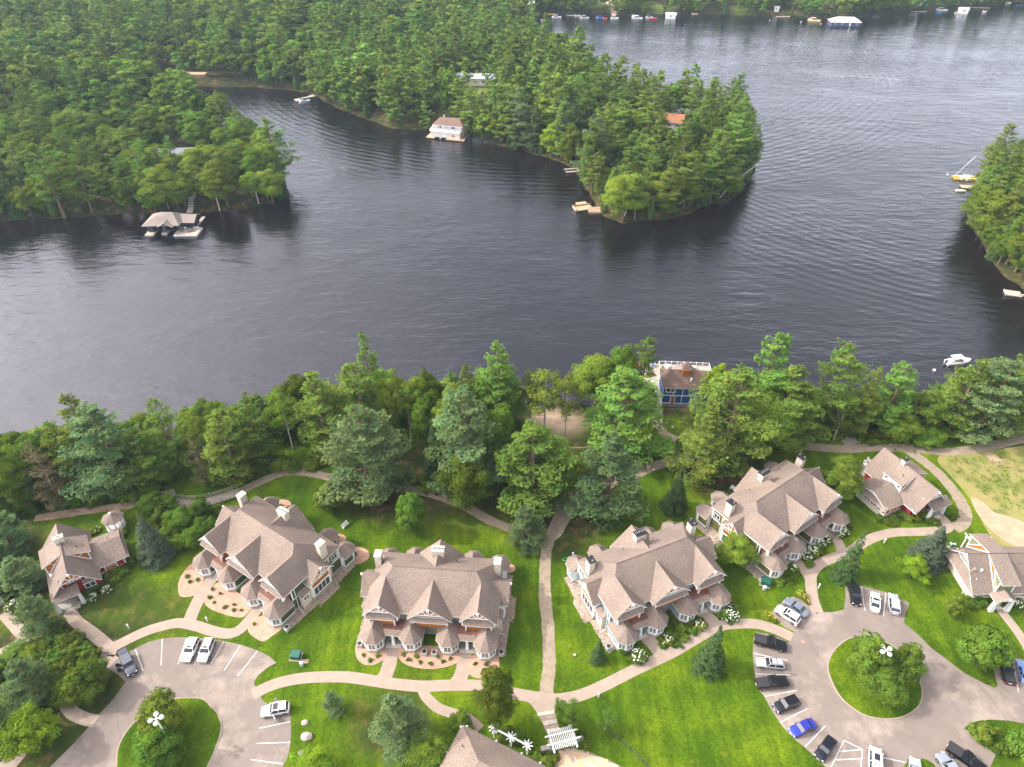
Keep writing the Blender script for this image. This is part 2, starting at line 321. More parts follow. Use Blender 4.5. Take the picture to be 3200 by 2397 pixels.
# forest-floor blobs on the near land (pixel, radius m), soft edged
xs=np.concatenate([np.arange(-900,-262,14.0),np.arange(-260,262,2.0),np.arange(266,560,4.0),np.arange(570,1200,20.0)])
ys=np.concatenate([np.arange(-120,40,10.0),np.arange(40,200,1.6),np.arange(200,420,2.2),np.arange(420,900,5.0),np.arange(910,2400,40.0)])
GX,GY=np.meshgrid(xs,ys); H_,DN,DL,DR,LD=height(GX,GY)
ny,nx=GX.shape
vv=np.stack([GX.ravel(),GY.ravel(),H_.ravel()],1)
ii=np.arange(ny*nx).reshape(ny,nx); ff=np.stack([ii[:-1,:-1].ravel(),ii[:-1,1:].ravel(),ii[1:,1:].ravel(),ii[1:,:-1].ravel()],1)
def npmesh(name,verts,faces,mats,smooth=False,attr=None,mi=None):
    me=bpy.data.meshes.new(name); nv=len(verts); nf=len(faces); k=faces.shape[1]
    me.vertices.add(nv); me.vertices.foreach_set('co',np.asarray(verts,np.float32).ravel())
    me.loops.add(nf*k); me.loops.foreach_set('vertex_index',faces.astype(np.int32).ravel())
    me.polygons.add(nf); me.polygons.foreach_set('loop_start',np.arange(0,nf*k,k,dtype=np.int32)); me.polygons.foreach_set('loop_total',np.full(nf,k,np.int32))
    for m in mats: me.materials.append(m)
    if mi is not None: me.polygons.foreach_set('material_index',mi.astype(np.int32))
    if smooth: me.polygons.foreach_set('use_smooth',np.ones(nf,bool))
    me.update(calc_edges=True)
    if attr:
        for nm,a in attr.items():
            at=me.color_attributes.new(nm,'FLOAT_COLOR','POINT'); at.data.foreach_set('color',np.hstack([a,np.ones((nv,1))]).astype(np.float32).ravel())
    return me
# ground colour classes: lawn, forest floor, sand, dry field, lake bed
dn=DN+ (vnoise(GX,GY,4,8)-.5)*3
forest=np.clip((11-dn)/4,0,1)*(DN>-50)
for (a,b,r_) in [(830,1080,6),(930,1030,11),(1210,1120,7),(1240,1010,8),(1560,1005,8),(1100,1040,9),(60,1080,8),(20,1180,5),(60,1280,5),(110,1500,15),(40,1440,11),(860,1040,9),(1180,1000,8),(30,1560,12),(160,1420,9),(840,1545,5)]:
    wx,wy=D(a,b); forest=np.maximum(forest,np.clip(1.5-np.hypot(GX-wx,GY-wy)/r_+(vnoise(GX,GY,5,9)-.5)*.9,0,1))
forest=np.clip(forest,0,1); forest=np.where(np.maximum(DL,DR)>-30,1,forest)
sand=np.zeros_like(forest)
for (a,b,r_) in [(1198,912,5),(1215,925,4.5)]:
    wx,wy=D(a,b,2); sand=np.maximum(sand,np.clip(1.6-np.hypot(GX-wx,GY-wy)/r_,0,1))
grass=np.zeros_like(forest)    # open clearings in the far woods
for (a,b,r_) in [(1030,238,14),(990,205,14),(1140,92,12),(1430,20,9),(1600,20,8),(1300,12,10),(1050,262,10)]:
    wx,wy=D(a,b,2); grass=np.maximum(grass,np.clip(1.6-np.hypot((GX-wx),(GY-wy)*.8)/r_,0,1))
col=np.stack([forest.ravel(),sand.ravel(),grass.ravel()],1)
gm=bpy.data.materials.new('ground_cover'); gm.use_nodes=True; n=gm.node_tree; b=n.nodes['Principled BSDF']; b.inputs['Roughness'].default_value=1; b.inputs['Specular IOR Level'].default_value=.1
def N(t,**k):
    q=n.nodes.new(t)
    for a,v in k.items():
        if a in q.inputs: q.inputs[a].default_value=v
        else: setattr(q,a,v)
    return q
def lawn_nodes(n,tc):
    def N(t,**k):
        q=n.nodes.new(t)
        for a,v in k.items():
            if a in q.inputs: q.inputs[a].default_value=v
            else: setattr(q,a,v)
        return q
    def ramp(src,stops):
        rp=N('ShaderNodeValToRGB'); e=rp.color_ramp.elements; e[0].position=stops[0][0]; e[0].color=(*stops[0][1],1); e[1].position=stops[-1][0]; e[1].color=(*stops[-1][1],1)
        for p,c in stops[1:-1]: q=e.new(p); q.color=(*c,1)
        n.links.new(src,rp.inputs['Fac']); return rp
    n1=N('ShaderNodeTexNoise',Scale=.11,Detail=6.0,Roughness=.62); n.links.new(tc,n1.inputs['Vector'])
    a=ramp(n1.outputs['Fac'],[(.30,(.034,.076,.003)),(.50,(.068,.128,.004)),(.70,(.130,.190,.006))])
    mp=N('ShaderNodeMapping'); mp.inputs['Rotation'].default_value=(0,0,R(38)); mp.inputs['Scale'].default_value=(1.0,.10,1.0); n.links.new(tc,mp.inputs['Vector'])
    n2=N('ShaderNodeTexNoise',Scale=.9,Detail=3.0); n.links.new(mp.outputs[0],n2.inputs['Vector'])
    b_=ramp(n2.outputs['Fac'],[(.34,(.78,.82,.78)),(.66,(1.18,1.15,1.12))])
    n3=N('ShaderNodeTexNoise',Scale=2.6,Detail=8.0,Roughness=.75); n.links.new(tc,n3.inputs['Vector'])
    c=ramp(n3.outputs['Fac'],[(.34,(.52,.58,.5)),(.66,(1.45,1.36,1.3))])
    m1=N('ShaderNodeMixRGB',blend_type='MULTIPLY',Fac=1.0); n.links.new(a.outputs[0],m1.inputs[1]); n.links.new(b_.outputs[0],m1.inputs[2])
    m2=N('ShaderNodeMixRGB',blend_type='MULTIPLY',Fac=1.0); n.links.new(m1.outputs[0],m2.inputs[1]); n.links.new(c.outputs[0],m2.inputs[2])
    # thin straw-coloured patches
    n4=N('ShaderNodeTexNoise',Scale=.3,Detail=7.0,Roughness=.7); n.links.new(tc,n4.inputs['Vector'])
    d=ramp(n4.outputs['Fac'],[(.60,(0,0,0)),(.78,(.5,.5,.5))])
    m3=N('ShaderNodeMixRGB'); m3.inputs[2].default_value=(.30,.30,.02,1); n.links.new(d.outputs[0],m3.inputs['Fac']); n.links.new(m2.outputs[0],m3.inputs[1])
    return m3.outputs[0],n3.outputs['Fac'],ramp
tcn=N('ShaderNodeTexCoord'); lawn,nf,ramp=lawn_nodes(n,tcn.outputs['Object'])
at=N('ShaderNodeAttribute',attribute_name='zone'); sp=N('ShaderNodeSeparateColor'); n.links.new(at.outputs['Color'],sp.inputs[0])
nF=N('ShaderNodeTexNoise',Scale=.45,Detail=7.0,Roughness=.7); n.links.new(tcn.outputs['Object'],nF.inputs['Vector'])
fl=ramp(nF.outputs['Fac'],[(.3,(.022,.038,.010)),(.50,(.040,.050,.015)),(.58,(.10,.065,.030)),(.72,(.20,.115,.06))])
sa=ramp(nF.outputs['Fac'],[(.3,hx('8f7b68')),(.7,hx('b09a82'))])
gr=ramp(nF.outputs['Fac'],[(.3,(.12,.19,.03)),(.7,(.24,.26,.08))])
def mixc(f,a_,b__):
    m=N('ShaderNodeMixRGB'); n.links.new(f,m.inputs['Fac']); n.links.new(a_,m.inputs[1]); n.links.new(b__,m.inputs[2]); return m.outputs[0]
x1=mixc(sp.outputs[0],lawn,fl.outputs[0]); x2=mixc(sp.outputs[2],x1,gr.outputs[0]); x3=mixc(sp.outputs[1],x2,sa.outputs[0])
# lake bed below the waterline: brown sand in the shallows, dark silt deeper, painted darker with depth for light lost in the water
geo=N('ShaderNodeNewGeometry'); sx=N('ShaderNodeSeparateXYZ'); n.links.new(geo.outputs['Position'],sx.inputs[0])
mr=N('ShaderNodeMapRange'); mr.inputs['From Min'].default_value=-3.2; mr.inputs['From Max'].default_value=-.2; n.links.new(sx.outputs['Z'],mr.inputs['Value'])
bedr=ramp(mr.outputs[0],[(0,(.012,.010,.009)),(.45,(.06,.034,.016)),(1,(.22,.125,.05))])
m0=N('ShaderNodeMath',operation='GREATER_THAN'); m0.inputs[1].default_value=-.01; n.links.new(sx.outputs['Z'],m0.inputs[0])
x4=mixc(m0.outputs[0],bedr.outputs[0],x3); n.links.new(x4,b.inputs['Base Color'])
bp=N('ShaderNodeBump',Distance=.05,Strength=.8); n.links.new(nf,bp.inputs['Height']); n.links.new(bp.outputs[0],b.inputs['Normal'])
GROUND=gm
gme=npmesh('ground',vv,ff,[gm],True,{'zone':col}); tag(put('ground',gme),'green lawns, wooded banks and sandy lake bed',None,None,'structure')
LAWN=bpy.data.materials.new('lawn_grass'); LAWN.use_nodes=True; b=LAWN.node_tree.nodes['Principled BSDF']; b.inputs['Roughness'].default_value=1; b.inputs['Specular IOR Level'].default_value=.1
tcx=LAWN.node_tree.nodes.new('ShaderNodeTexCoord'); l_,_,_=lawn_nodes(LAWN.node_tree,tcx.outputs['Object']); LAWN.node_tree.links.new(l_,b.inputs['Base Color'])

# ---------------------------------------------------------------- water
wm=bpy.data.materials.new('lake_water'); wm.use_nodes=True; n=wm.node_tree; n.nodes.clear()
def NW(t,**k):
    q=n.nodes.new(t)
    for a,v in k.items():
        if a in q.inputs: q.inputs[a].default_value=v
        else: setattr(q,a,v)
    return q
o=NW('ShaderNodeOutputMaterial'); tc=NW('ShaderNodeTexCoord')
def wn(scale,st,rot,det=3,dist=0.0):
    mp=NW('ShaderNodeMapping'); mp.inputs['Scale'].default_value=st; mp.inputs['Rotation'].default_value=(0,0,R(rot)); n.links.new(tc.outputs['Object'],mp.inputs['Vector'])
    q=NW('ShaderNodeTexNoise',Scale=scale,Detail=float(det),Distortion=dist); q.inputs['Roughness'].default_value=.55; n.links.new(mp.outputs[0],q.inputs['Vector']); return q.outputs['Fac']
def ma(op,a,b_,c=None):
    q=NW('ShaderNodeMath',operation=op)
    for i,v in enumerate((a,b_,c)):
        if v is None: continue
        if isinstance(v,(int,float)): q.inputs[i].default_value=v
        else: n.links.new(v,q.inputs[i])
    return q.outputs[0]
rip=ma('ADD',ma('MULTIPLY',wn(.85,(.45,1.25,1),12,4,.6),.085),ma('MULTIPLY',wn(.16,(.6,1.5,1),-10,5,.4),.34))
gust=wn(.018,(1,1.6,1),20,4,.3)
gm_=NW('ShaderNodeMapRange'); gm_.inputs['From Min'].default_value=.36; gm_.inputs['From Max'].default_value=.62; gm_.inputs['To Min'].default_value=.35; gm_.inputs['To Max'].default_value=1.0; n.links.new(gust,gm_.inputs['Value'])
rip=ma('ADD',rip,ma('MULTIPLY',wn(.36,(.42,1.35,1),8,4,1.0),.20))
rip=ma('MULTIPLY',rip,gm_.outputs[0])
def wake(cx,cy,scale,r0,r1,amp,ex=1.0):
    mp=NW('ShaderNodeMapping'); mp.inputs['Location'].default_value=(-cx,-cy*ex,0); mp.inputs['Scale'].default_value=(1,ex,1); n.links.new(tc.outputs['Object'],mp.inputs['Vector'])
    wv=NW('ShaderNodeTexWave',wave_type='RINGS',rings_direction='Z',Scale=scale,Distortion=5.5,Detail=4.0); wv.inputs['Detail Scale'].default_value=.35; n.links.new(mp.outputs[0],wv.inputs['Vector'])
    ln=NW('ShaderNodeVectorMath',operation='LENGTH'); n.links.new(mp.outputs[0],ln.inputs[0])
    m1=NW('ShaderNodeMapRange'); m1.interpolation_type='SMOOTHSTEP'; m1.inputs['From Min'].default_value=r0-22; m1.inputs['From Max'].default_value=r0+8; n.links.new(ln.outputs['Value'],m1.inputs['Value'])
    m2=NW('ShaderNodeMapRange'); m2.interpolation_type='SMOOTHSTEP'; m2.inputs['From Min'].default_value=r1-8; m2.inputs['From Max'].default_value=r1+25; m2.inputs['To Min'].default_value=1; m2.inputs['To Max'].default_value=0; n.links.new(ln.outputs['Value'],m2.inputs['Value'])
    return ma('MULTIPLY',ma('MULTIPLY',wv.outputs['Fac'],ma('MULTIPLY',m1.outputs[0],m2.outputs[0])),amp)
wx,wy=D(1200,120,0); h1=wake(wx,wy,.085,150,205,.07,1.0)
wx,wy=D(2050,300,0); h2=wake(wx,wy,.08,125,160,.05,1.0)
hh=ma('ADD',ma('ADD',rip,h1),h2)
bp=NW('ShaderNodeBump',Distance=1.0,Strength=1.0); n.links.new(hh,bp.inputs['Height'])
fr=NW('ShaderNodeFresnel',IOR=1.78); n.links.new(bp.outputs[0],fr.inputs['Normal'])
gl=NW('ShaderNodeBsdfGlossy',Roughness=.07); gl.inputs['Color'].default_value=(.95,.95,1,1); n.links.new(bp.outputs[0],gl.inputs['Normal'])
tr=NW('ShaderNodeBsdfTransparent'); tr.inputs['Color'].default_value=(.60,.44,.27,1)
df=NW('ShaderNodeBsdfDiffuse'); df.inputs['Color'].default_value=(.014,.013,.017,1)
mb=NW('ShaderNodeMixShader',Fac=.38); n.links.new(tr.outputs[0],mb.inputs[1]); n.links.new(df.outputs[0],mb.inputs[2])
mx=NW('ShaderNodeMixShader'); n.links.new(fr.outputs[0],mx.inputs[0]); n.links.new(mb.outputs[0],mx.inputs[1]); n.links.new(gl.outputs[0],mx.inputs[2]); n.links.new(mx.outputs[0],o.inputs['Surface'])
WZ=0.0
q=MB(); q.add([(-1400,60,WZ),(1400,60,WZ),(1400,2300,WZ),(-1400,2300,WZ)],[(0,1,2,3)]); tag(q.build('lake_water',wm),'dark rippled lake water',None,None,'structure')
# hazy summer air
hz=bpy.data.materials.new('summer_haze'); hz.use_nodes=True; n=hz.node_tree; n.nodes.clear(); oo=n.nodes.new('ShaderNodeOutputMaterial'); pv=n.nodes.new('ShaderNodeVolumePrincipled')
pv.inputs['Color'].default_value=(.62,.82,1,1); pv.inputs['Density'].default_value=.00011; pv.inputs['Anisotropy'].default_value=.2; n.links.new(pv.outputs[0],oo.inputs['Volume'])
HAZE=MB().box(-1400,1400,-300,2400,-8,125).build('haze',hz); tag(HAZE,'pale summer haze over the lake',None,None,'stuff')

# ---------------------------------------------------------------- paving, beds, lots
G=4.0
def sheet(name,pts,z1,m,label=None,kind='structure',z0=3.9,smooth=0,sidem=None):
    if smooth: pts=[tuple(p) for p in catmull(pts,smooth,True)]
    q=MB(); q.prism(list(pts),z0,z1); q.m=[0]+[1 if sidem else 0]*(len(q.f)-1)
    ob=q.build(name,[m,sidem] if sidem else m); tag(ob,label,None,None,kind); return ob
def ribbon(name,pts,wd,z1,m,label=None,n=6,wob=0,drape=False):
    c=catmull(pts,n); l=[];r=[]
    for i,p in enumerate(c):
        t=c[min(i+1,len(c)-1)]-c[max(i-1,0)]; t/=np.linalg.norm(t)+1e-9; nn=np.array([-t[1],t[0]]); ww=wd/2*(1+wob*random.uniform(-1,1))
        l.append(p+nn*ww); r.append(p-nn*ww)
    q=MB(); k=len(c); vs_=[(*p,z1) for p in l]+[(*p,z1) for p in r]+[(*p,3.9) for p in l]+[(*p,3.9) for p in r]
    if drape: vs_=[(x,y,hgt(x,y)+(z1-4.0)+(0.06 if z>3.95 else -.3)) for x,y,z in vs_]
    fs=[]
    for i in range(k-1): fs+=[(i,k+i,k+i+1,i+1),(i,i+1,2*k+i+1,2*k+i),(k+i+1,k+i,3*k+i,3*k+i+1)]
    fs+=[(k-1,2*k-1,4*k-1,3*k-1),(0,2*k,3*k,k)]
    q.add(vs_,fs); ob=q.build(name,m); tag(ob,label,None,None,'structure'); return ob
# left parking lot
lot=[r5(1120,625),r5(1220,545),r5(1290,480),r5(1410,422),r5(1550,352),r5(1690,318),r5(1850,303),r5(1950,308),r5(2080,312),r5(2200,328),r6(130,343),r6(300,380),r6(480,440),r6(600,500),r6(680,570),r6(600,612),r6(500,690),r6(452,755),r6(447,800),r6(480,840),r6(520,925),r6(540,970),r6(600,1005),r6(700,960),r6(815,980),r6(828,1140),r6(832,1250),r6(828,1400),r6(800,1550),r6(740,1670),r6(640,1850),r5(200,2000),r5(520,1657),r5(760,1420),r5(950,1215),r5(1010,1130),r5(1180,950),r5(1308,768),r5(1230,690)]
sheet('parking_lot_asphalt',lot,4.02,ASPH,'pale asphalt parking lot and drive on the left')
isl=[r5(1205,1900),r5(1207,1657),r5(1215,1500),r5(1262,1370),r5(1350,1240),r5(1430,1165),r5(1530,1090),r5(1640,1000),r5(1780,950),r5(1920,932),r5(2060,932),r5(2150,962),r6(0,1020),r6(70,1090),r6(115,1215),r6(100,1330),r6(60,1450),r6(0,1590),r6(-120,1800),r6(-250,1900)]
sheet('traffic_island_kerb',[tuple(p) for p in isl],4.10,PAVE,'low pale kerb round the left traffic island',smooth=4)
def shrink(pts,k,d):
    c=np.mean(pts,0); return [tuple(np.array(p)+(c-np.array(p))/np.linalg.norm(c-np.array(p))*d) for p in pts]
sheet('traffic_island_lawn',shrink(isl,0,.22),4.13,LAWN,'round grass island in the left lot',smooth=4)
# right parking lot
lotr=[r8(262,292),r8(330,235),r8(372,185),r8(440,165),r8(575,215),r8(615,300),r8(660,284),r8(740,286),r8(828,266),r8(842,150),r8(836,78),r8(960,82),r8(1150,132),r8(1330,215),r8(1322,250),r8(1296,312),r8(1291,368),r8(1400,460),r8(1500,560),r8(1620,650),r8(1750,750),r8(1900,830),r8(1985,866),r8(2012,850),r8(1990,780),r8(1972,606),r8(2110,628),r8(2240,655),r8(2600,800),r8(2600,1160),r8(2240,1145),r8(2100,1120),r8(1950,1110),r8(1850,1122),r8(1790,1145),r8(1750,1180),r8(1850,1290),r8(1998,1385),r8(1955,1480),r8(1900,1650),r8(760,1650),r8(690,1475),r8(600,1392),r8(530,1326),r8(440,1252),r8(350,1155),r8(270,1035),r8(218,935),r8(155,855),r8(138,700),r8(128,600),r8(133,505),r8(150,440),r8(240,450),r8(330,480),r8(405,520),r8(448,435),r8(375,402),r8(300,330)]
sheet('roundabout_asphalt',lotr,4.02,ASPH,'pale asphalt turning circle and parking bays on the right')
isr=[r8(850,490),r8(760,560),r8(712,640),r8(700,720),r8(730,820),r8(790,930),r8(870,1010),r8(980,1080),r8(1100,1110),r8(1200,1112),r8(1300,1090),r8(1380,1040),r8(1425,980),r8(1436,900),r8(1410,800),r8(1360,700),r8(1280,600),r8(1150,515),r8(1000,482),r8(920,476)]
sheet('roundabout_kerb',isr,4.10,PAVE,'pale kerb round the right traffic island',smooth=4)
sheet('roundabout_lawn',shrink(isr,0,.22),4.13,LAWN,'oval grass island in the turning circle',smooth=4)
sm=[r8(1290,1500),r8(1318,1440),r8(1400,1412),r8(1485,1432),r8(1530,1500),r8(1400,1600)]
sheet('small_island_lawn',sm,4.12,LAWN,'small grass island at the bottom edge',smooth=4,sidem=PAVE)
pl=[r8(1756,1182),r8(1850,1284),r8(1992,1380),r8(1950,1480),r8(1900,1640),r8(2600,1640),r8(2600,1170),r8(2240,1152),r8(2100,1128),r8(1950,1118),r8(1850,1128),r8(1790,1152)]
sheet('planted_corner_lawn',pl,4.12,LAWN,'rough planted grass corner beside the lot',sidem=PAVE)
def pline(a,b_,wd=.13):
    a=np.array(a); b_=np.array(b_); t=(b_-a)/np.linalg.norm(b_-a); nn=np.array([-t[1],t[0]])*wd/2
    q=MB(); q.add([(*(a+nn),4.026),(*(a-nn),4.026),(*(b_-nn),4.026),(*(b_+nn),4.026)],[(0,1,2,3)]); ob=q.build('parking_line',LINE)
    tag(ob,None,None,None,'structure')
for f_,ls in ((r5,[(1410,430,1490,655),(1690,322,1678,600),(1945,315,1855,585),(2140,325,2025,590)]),(r6,[(130,350,0,585),(303,388,133,655),(480,450,277,708),(820,1185,505,1253),(820,1400,475,1412),(745,1625,412,1580)]),
  (r8,[(965,88,988,275),(1152,138,1132,318),(135,602,395,655),(152,760,418,768),(220,932,466,887),(340,1132,553,1022),(530,1320,686,1158),(830,1270,730,1475),(830,1270,972,1340),(790,1355,968,1342),(765,1420,958,1410),(972,1340,958,1475),(1120,1400,1300,1440),(1120,1402,1130,1475),(1662,1283,1740,1345),(1575,1352,1650,1430),(2120,645,2170,900)])):
    for a,b_,c,d in ls: pline(f_(a,b_),f_(c,d),.13)
# walks
F=lambda *a:[P(x,y) for x,y in a]
ribbon('main_walk',F((790,2170),(807,2161),(846,2143),(900,2127),(960,2118),(1035,2115),(1095,2117),(1170,2128),(1230,2137),(1320,2145),(1390,2142),(1480,2142),(1560,2155),(1615,2169),(1680,2180),(1734,2186),(1806,2175),(1879,2146),(1987,2092),(2100,2039),(2143,2014),(2198,1982),(2252,1956),(2306,1949),(2361,1950),(2402,1960),(2438,1974),(2475,1992)),1.9,4.034,PAVE,'pale concrete walk curving past the blocks')
ribbon('entry_walk',F((1452,2040),(1450,2060),(1448,2088),(1437,2120),(1418,2145)),2.3,4.040,PAVE,'short walk to the middle block right entry')
ribbon('entry_walk',F((1222,2010),(1222,2030),(1218,2070),(1207,2105),(1190,2130)),2.3,4.042,PAVE,'short walk to the middle block left entry')
ribbon('curved_walk',F((330,2060),(345,2030),(398,2000),(453,1974),(507,1957),(561,1947),(616,1957),(670,1974),(715,1980),(750,1967),(785,1930),(812,1893),(820,1880)),1.9,4.036,PAVE,'pale walk curving in front of the left block')
ribbon('entry_walk',F((676,1790),(660,1812),(634,1850),(608,1900),(590,1945)),2.2,4.043,PAVE,'short walk to the left block entry')
ribbon('cottage_walk',F((216,1900),(222,1920),(245,1948),(290,1980),(344,2030),(335,2055),(356,2072)),2.0,4.047,PAVE,'walk from the red cottage to the left lot')
ribbon('cottage_walk',F((10,1915),(22,1927),(54,1964),(78,1996),(43,2020),(0,2043),(-60,2075)),1.9,4.038,PAVE,'walk at the left edge past the hydrangeas')
ribbon('cottage_walk',F((225,2135),(210,2170),(206,2200),(228,2228),(264,2246),(300,2254)),1.9,4.037,PAVE,'small walk behind the bright maple')
ribbon('cottage_walk',F((60,2350),(36,2380),(0,2410),(-60,2440)),2.6,4.037,PAVE,'walk in the bottom left corner')
ribbon('lower_walk',F((1318,2150),(1328,2172),(1345,2192),(1372,2214),(1419,2231),(1466,2249),(1500,2280)),1.6,4.045,PAVE,'walk curling down to the lower building')
sheet('stair_walk',[r7(900,735),r7(1100,760),r7(1260,780),r7(1205,810),r7(1200,890),r7(1220,980),r7(1245,1065),r7(1130,1085),r7(1090,990),r7(1045,905),r7(1000,840),r7(950,800)],4.032,PAVE,'widening walk above the stone steps')
for q4 in ([(1045,912),(1190,888),(1196,915),(1058,938)],[(1093,982),(1215,962),(1222,995),(1110,1022)],[(1128,1052),(1238,1035),(1245,1060),(1140,1080)]):
    pts=[r7(*p) for p in q4]; qq=MB(); qq.prism(pts,4.0,4.16); tag(qq.build('stone_step',CHIM),'broad pale stone slab step between walk and arbour','step',group='stone steps above the arbour')
ribbon('right_walk',F((2936,1612),(2955,1632),(2962,1648),(2935,1658),(2871,1662),(2780,1666),(2708,1690),(2653,1727),(2600,1745),(2560,1763),(2537,1790),(2534,1825),(2541,1875),(2556,1915)),2.0,4.036,PAVE,'pale walk from the lot to the right cottage')
ribbon('entry_walk',F((2478,1735),(2492,1752),(2520,1790),(2530,1805)),1.9,4.041,PAVE,'short walk to the right block left entry')
ribbon('entry_walk',F((2585,1640),(2600,1665),(2624,1704),(2632,1735)),1.9,4.044,PAVE,'short walk to the right block right entry')
ribbon('entry_walk',F((2010,1980),(2024,1996),(2050,2025),(2066,2050)),2.2,4.041,PAVE,'short walk to the third block left entry')
ribbon('entry_walk',F((2190,1905),(2205,1922),(2226,1940),(2236,1958)),2.2,4.044,PAVE,'short walk to the third block right entry')
ribbon('cottage_walk',F((3125,1900),(3136,1918),(3175,1968),(3207,2017),(3240,2080)),1.6,4.036,PAVE,'walk from the grey cottage porch')
# gravel tracks and trails
ribbon('gravel_track',F((1765,1560),(1752,1600),(1734,1645),(1712,1700),(1704,1753),(1703,1862),(1712,1953),(1716,2043),(1716,2090),(1708,2150),(1712,2178)),2.1,4.024,GRAVEL,'grassy gravel track between the middle blocks',wob=.08)
ribbon('gravel_track',[D(1142,1173),D(1170,1176),D(1182,1168)],1.6,4.027,GRAVEL,'short gravel spur')
ribbon('gravel_trail',[D(75,1120),D(140,1110),D(210,1100),D(290,1090),D(360,1075)],1.9,4.022,DIRT,'dirt trail behind the red cottage',wob=.08)
ribbon('gravel_trail',[D(495,1068),D(520,1060),D(560,1042),D(600,1025),D(640,1019),D(690,1026),D(735,1036),D(800,1048),D(870,1055),D(930,1067),D(1000,1092),D(1060,1125),D(1130,1150),D(1190,1160),D(1215,1130),D(1230,1100),D(1240,1060)],2.0,4.025,GRAVEL,'grey gravel trail along the wood edge',wob=.06)
ribbon('gravel_trail',[D(1240,1075),D(1300,1052),D(1365,1028),D(1410,1008),D(1460,994),D(1520,980),D(1600,970),D(1680,960),D(1740,964),D(1820,970),D(1885,967),D(1960,968),D(2040,976),D(2110,969),D(2212,948),D(2330,930)],2.4,4.022,GRAVEL,'grey gravel trail behind the right blocks',wob=.06)
ribbon('gravel_trail',[D(1960,972),D(2000,1000),D(2035,1031),D(2065,1068),D(2085,1105),D(2080,1130),D(2060,1142)],2.4,4.028,GRAVEL,'track round the right cottage',wob=.08)
ribbon('boathouse_walk',[D(1422,884),D(1420,905),D(1424,925),D(1440,940),D(1462,950)],2.2,4.024,GRAVEL,'grey walk down to the blue boathouse',drape=True)
# beds
beds=[[c0(*p) for p in [(70,1370),(40,1450),(60,1560),(110,1620),(180,1650),(300,1640),(430,1555),(405,1470),(130,1380)]],
 [r2(*p) for p in [(1240,1450),(1222,1510),(1265,1575),(1360,1615),(1500,1632),(1650,1612),(1748,1562),(1722,1470),(1500,1430)]],
 [r7(*p) for p in [(500,405),(445,470),(450,560),(520,605),(610,605),(670,580),(715,520),(718,440),(690,400)]],
 [c1(*p) for p in [(130,900),(30,1020),(-10,1120),(0,1250),(80,1275),(210,1230),(300,1040),(345,990),(200,930)]],
 [c1(*p) for p in [(425,1120),(330,1230),(285,1320),(330,1390),(450,1450),(640,1505),(745,1500),(830,1410),(880,1370),(640,1200),(480,1110)]],
 [r6(*p) for p in [(480,90),(400,170),(385,240),(440,300),(540,348),(640,290),(745,200),(700,110)]]]
for i,bd in enumerate(beds): sheet('mulch_bed',bd,4.05,MULCH,['mulch bed left of the middle block','mulch bed between the middle block entries','mulch bed right of the middle block','mulch bed by the left block far bay','large mulch bed before the left block','mulch bed at the left block near corner'][i],smooth=4)
for (f_,u,v,r_) in ((c1,1165,215,1.9),(c1,1815,605,1.6),(c1,2030,805,2.2),(c0,30,270,2.6),(c0,1960,430,1.4)):
    x,y=f_(u,v); pts=[(x+r_*math.cos(a)*1.1,y+r_*math.sin(a)*.8) for a in np.linspace(0,2*math.pi,14)[:-1]]; sheet('mulch_bed',pts,4.045+.001*r_,MULCH,'small mulch bed behind a block')
fld=mat('dry_meadow',hx('686f38'),hx('9c8562'),scale=.28,rough=1,bump=.08,bscale=3,detail=9,lo=.35,hi=.68,c3=hx('8d8a4e'))
sheet('dry_meadow',[r4(*p) for p in [(1480,345),(1700,325),(1900,300),(2209,255),(2700,190),(3200,200),(3200,1500),(2209,1230),(2000,1140),(1890,990),(1790,800),(1730,700),(1650,600),(1560,500),(1480,420)]],4.015,fld,'dry straw-coloured meadow beyond the right cottage',smooth=3)
sheet('sand_strip',[r4(*p) for p in [(1750,700),(1850,740),(1950,830),(2060,860),(2209,920),(2500,1050),(2500,1250),(2209,1150),(2050,1080),(1900,960),(1800,830)]],4.022,SANDM,'bare sandy strip across the meadow',smooth=4)
sheet('sand_patch',[r4(*p) for p in [(1440,440),(1520,500),(1600,590),(1700,700),(1640,640),(1500,560),(1430,480)]],4.019,SANDM,'sandy verge of the track',smooth=3)
sheet('sand_patch',[r4(*p) for p in [(1870,320),(1960,330),(2030,400),(1960,420),(1900,370)]],4.021,SANDM,'small sandy patch in the meadow',smooth=3)
# paved patio at the bottom
# ---------------------------------------------------------------- building parts
WIN={}
def window(parent,x,y,z,ang,wd,ht,n=2,glass=None,rows=1,fr=.09):
    """window part (white frame, mullions) with one pane sub-part per light; ang = outward direction"""
    glass=glass or GLASS; key=('w',wd,ht,n,rows,glass.name,fr)
    if key not in WIN:
        q=MB(); q.box(-wd/2,wd/2,-.06,.03,0,fr); q.box(-wd/2,wd/2,-.06,.03,ht-fr,ht); 
        pw=(wd-fr*(n+1))/n
        for i in range(n+1):
            xa=-wd/2+i*(pw+fr); q.box(xa,xa+fr,-.06,.031,fr,ht-fr)
        if rows>1:
            q.box(-wd/2+fr,wd/2-fr,-.05,.02,ht*.62,ht*.62+.05)
        fo=q.build('window',WHITE); fm=fo.data; bpy.data.objects.remove(fo)
        q=MB(); q.box(-pw/2,pw/2,-.02,.0,0,ht-2*fr); po=q.build('pane',glass); pm=po.data; bpy.data.objects.remove(po)
        WIN[key]=(fm,pm,pw)
    fm,pm,pw=WIN[key]
    f=put('window',fm,parent,(x,y,z),ang+math.pi/2)
    for i in range(n): put('pane',pm,f,(-wd/2+fr+pw/2+i*(pw+fr),0,fr))
    return f
